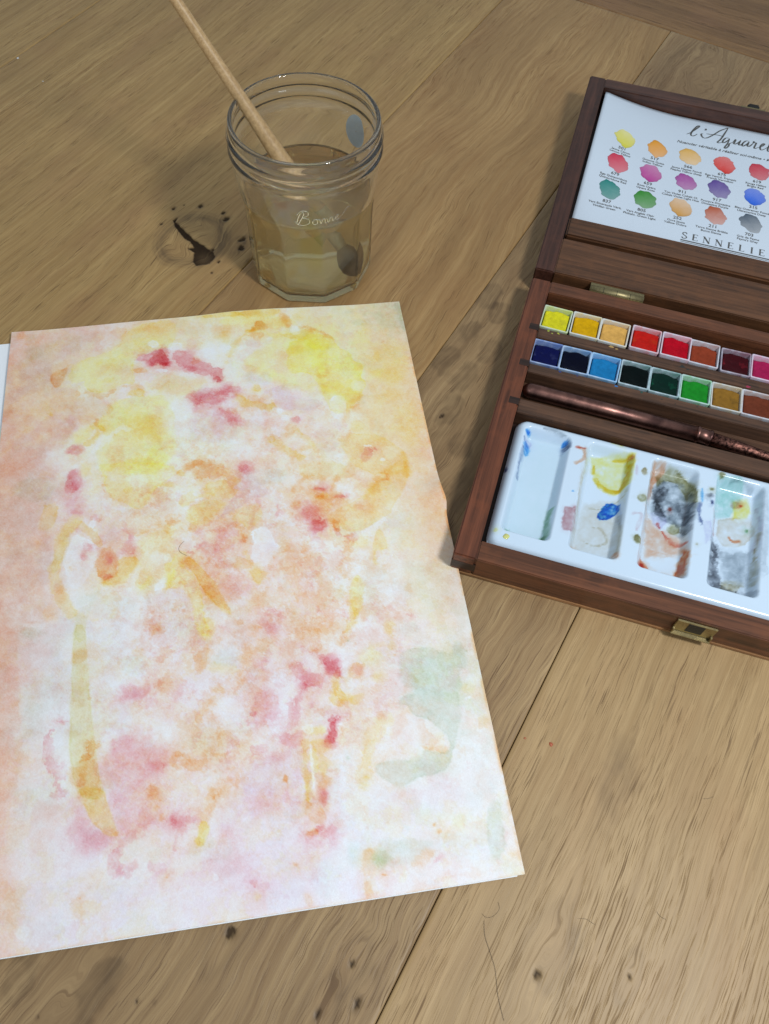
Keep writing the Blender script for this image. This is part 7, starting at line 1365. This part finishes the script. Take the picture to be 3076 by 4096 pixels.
# ---------------- wooden brush standing in the jar
Qr = Vector((-86.2, 381.5, 92.6)); Tp = Vector((-25.5, 356.5, 8.0))
ax = (Qr - Tp).normalized(); LEN = 250.0
Tp = Tp
br = thing('paintbrush', 'pale wooden brush leaning in the jar with its dark bristles in the water', 'brush', tuple(Tp), (0, 0, 0))
P_ = lambda s_: tuple(ax * s_)
wood_t = NT('brush_wood'); wn = wood_t.noise(wood_t.mapping(wood_t.coord(), (600, 600, 600)), 1, 4, .7)
hw = wood_t.set(Base_Color=wood_t.mix(wood_t.ramp(wn, (.35, 0.), (.7, 1.)), lin(190, 158, 112), lin(158, 124, 80)), Roughness=.45, Normal=wood_t.bump(wn, .1, .0003))
tube('handle', [P_(s_) for s_ in (34, 40, 52, 62, 74, 95, 120, 150, 185, 220, 245, 249, 250)], [3.6, 4.6, 4.9, 4.8, 4.3, 3.5, 3.0, 2.65, 2.4, 2.2, 2.0, 1.4, .3], hw, br, 24)
tube('ferrule', [P_(s_) for s_ in (20, 24, 30, 35.5)], [3.3, 3.6, 3.9, 3.9], plain('dull_ferrule', (.32, .33, .28), .35, .9, .3), br, 22)
brist = plain('wet_bristles', (.012, .009, .008), .5, 0, .5, 2500, .5, .6)
mop = tube('bristles', [P_(s_) for s_ in (-1.5, 0, 3, 7, 12, 17, 21)], [.4, 2.4, 5.4, 7.0, 7.2, 5.8, 3.6], brist, br, 26)

# ================================================================== SMALL THINGS ON THE FLOOR
def hair(pts, label, r=.05, mat=hair_m):
    p = spline(pts, 5); tag(tube('hair', [(x, y, .18) for x, y in p], r, mat, None, 5), label, 'hair', None)
hair([(48.9, 29.2), (49.1, 24.6), (50.6, 20.2), (52.7, 14.4), (53.3, 10.0), (53.9, 5.0), (55.8, -1.9)], 'long dark hair on the pale board near the lower photo edge', .065)
hair([(54.2, 35.8), (54.6, 33.5), (52.4, 31.0), (49.8, 30.4), (48.1, 31.5)], 'short curled hair hooked below the painting corner', .045)
hair([(84.0, 32.3), (87.0, 32.3), (88.7, 31.4), (90.5, 30.5)], 'tiny bent hair on the pale board right of the curled hair', .045)
hair([(113.9, 36.6), (115.0, 35.1), (117.1, 34.1)], 'tiny slanting hair in the middle of the pale board', .045)
hair([(137.3, 79.3), (139.1, 79.4), (141.6, 80.4)], 'tiny hair at the far right of the pale board', .045)
def fleck(x, y, r, col, label, cat):
    n_ = 9; r_ = random.Random(int(x * 7)); ring = [(x + r * r_.uniform(.6, 1.2) * math.cos(2 * math.pi * i / n_), y + r * r_.uniform(.6, 1.2) * math.sin(2 * math.pi * i / n_), .12) for i in range(n_)]
    vs = ring + [(x + (p[0] - x) * .6, y + (p[1] - y) * .6, .12 + r * .35) for p in ring] + [(x, y, .12 + r * .42)]
    fs = [(i, (i + 1) % n_, n_ + (i + 1) % n_, n_ + i) for i in range(n_)] + [(n_ + i, n_ + (i + 1) % n_, 2 * n_) for i in range(n_)]
    o = raw('paint_speck' if cat == 'paint speck' else 'crumb', vs, fs, plain(cat, col, .5), None, True); tag(o, label, cat)
fleck(76.6, 96.7, 1.0, (.42, .10, .04), 'larger rusty red paint speck on the pale board by the painting', 'paint speck')
fleck(65.9, 98.4, .6, (.40, .12, .05), 'smaller rusty red paint speck close to the painting edge', 'paint speck')
fleck(-276.3, 549.5, .9, (.75, .75, .74), 'larger white crumb on the board at the upper left', 'crumb')
fleck(-252.0, 524.8, .6, (.65, .65, .62), 'smaller white crumb on the board at the upper left', 'crumb')
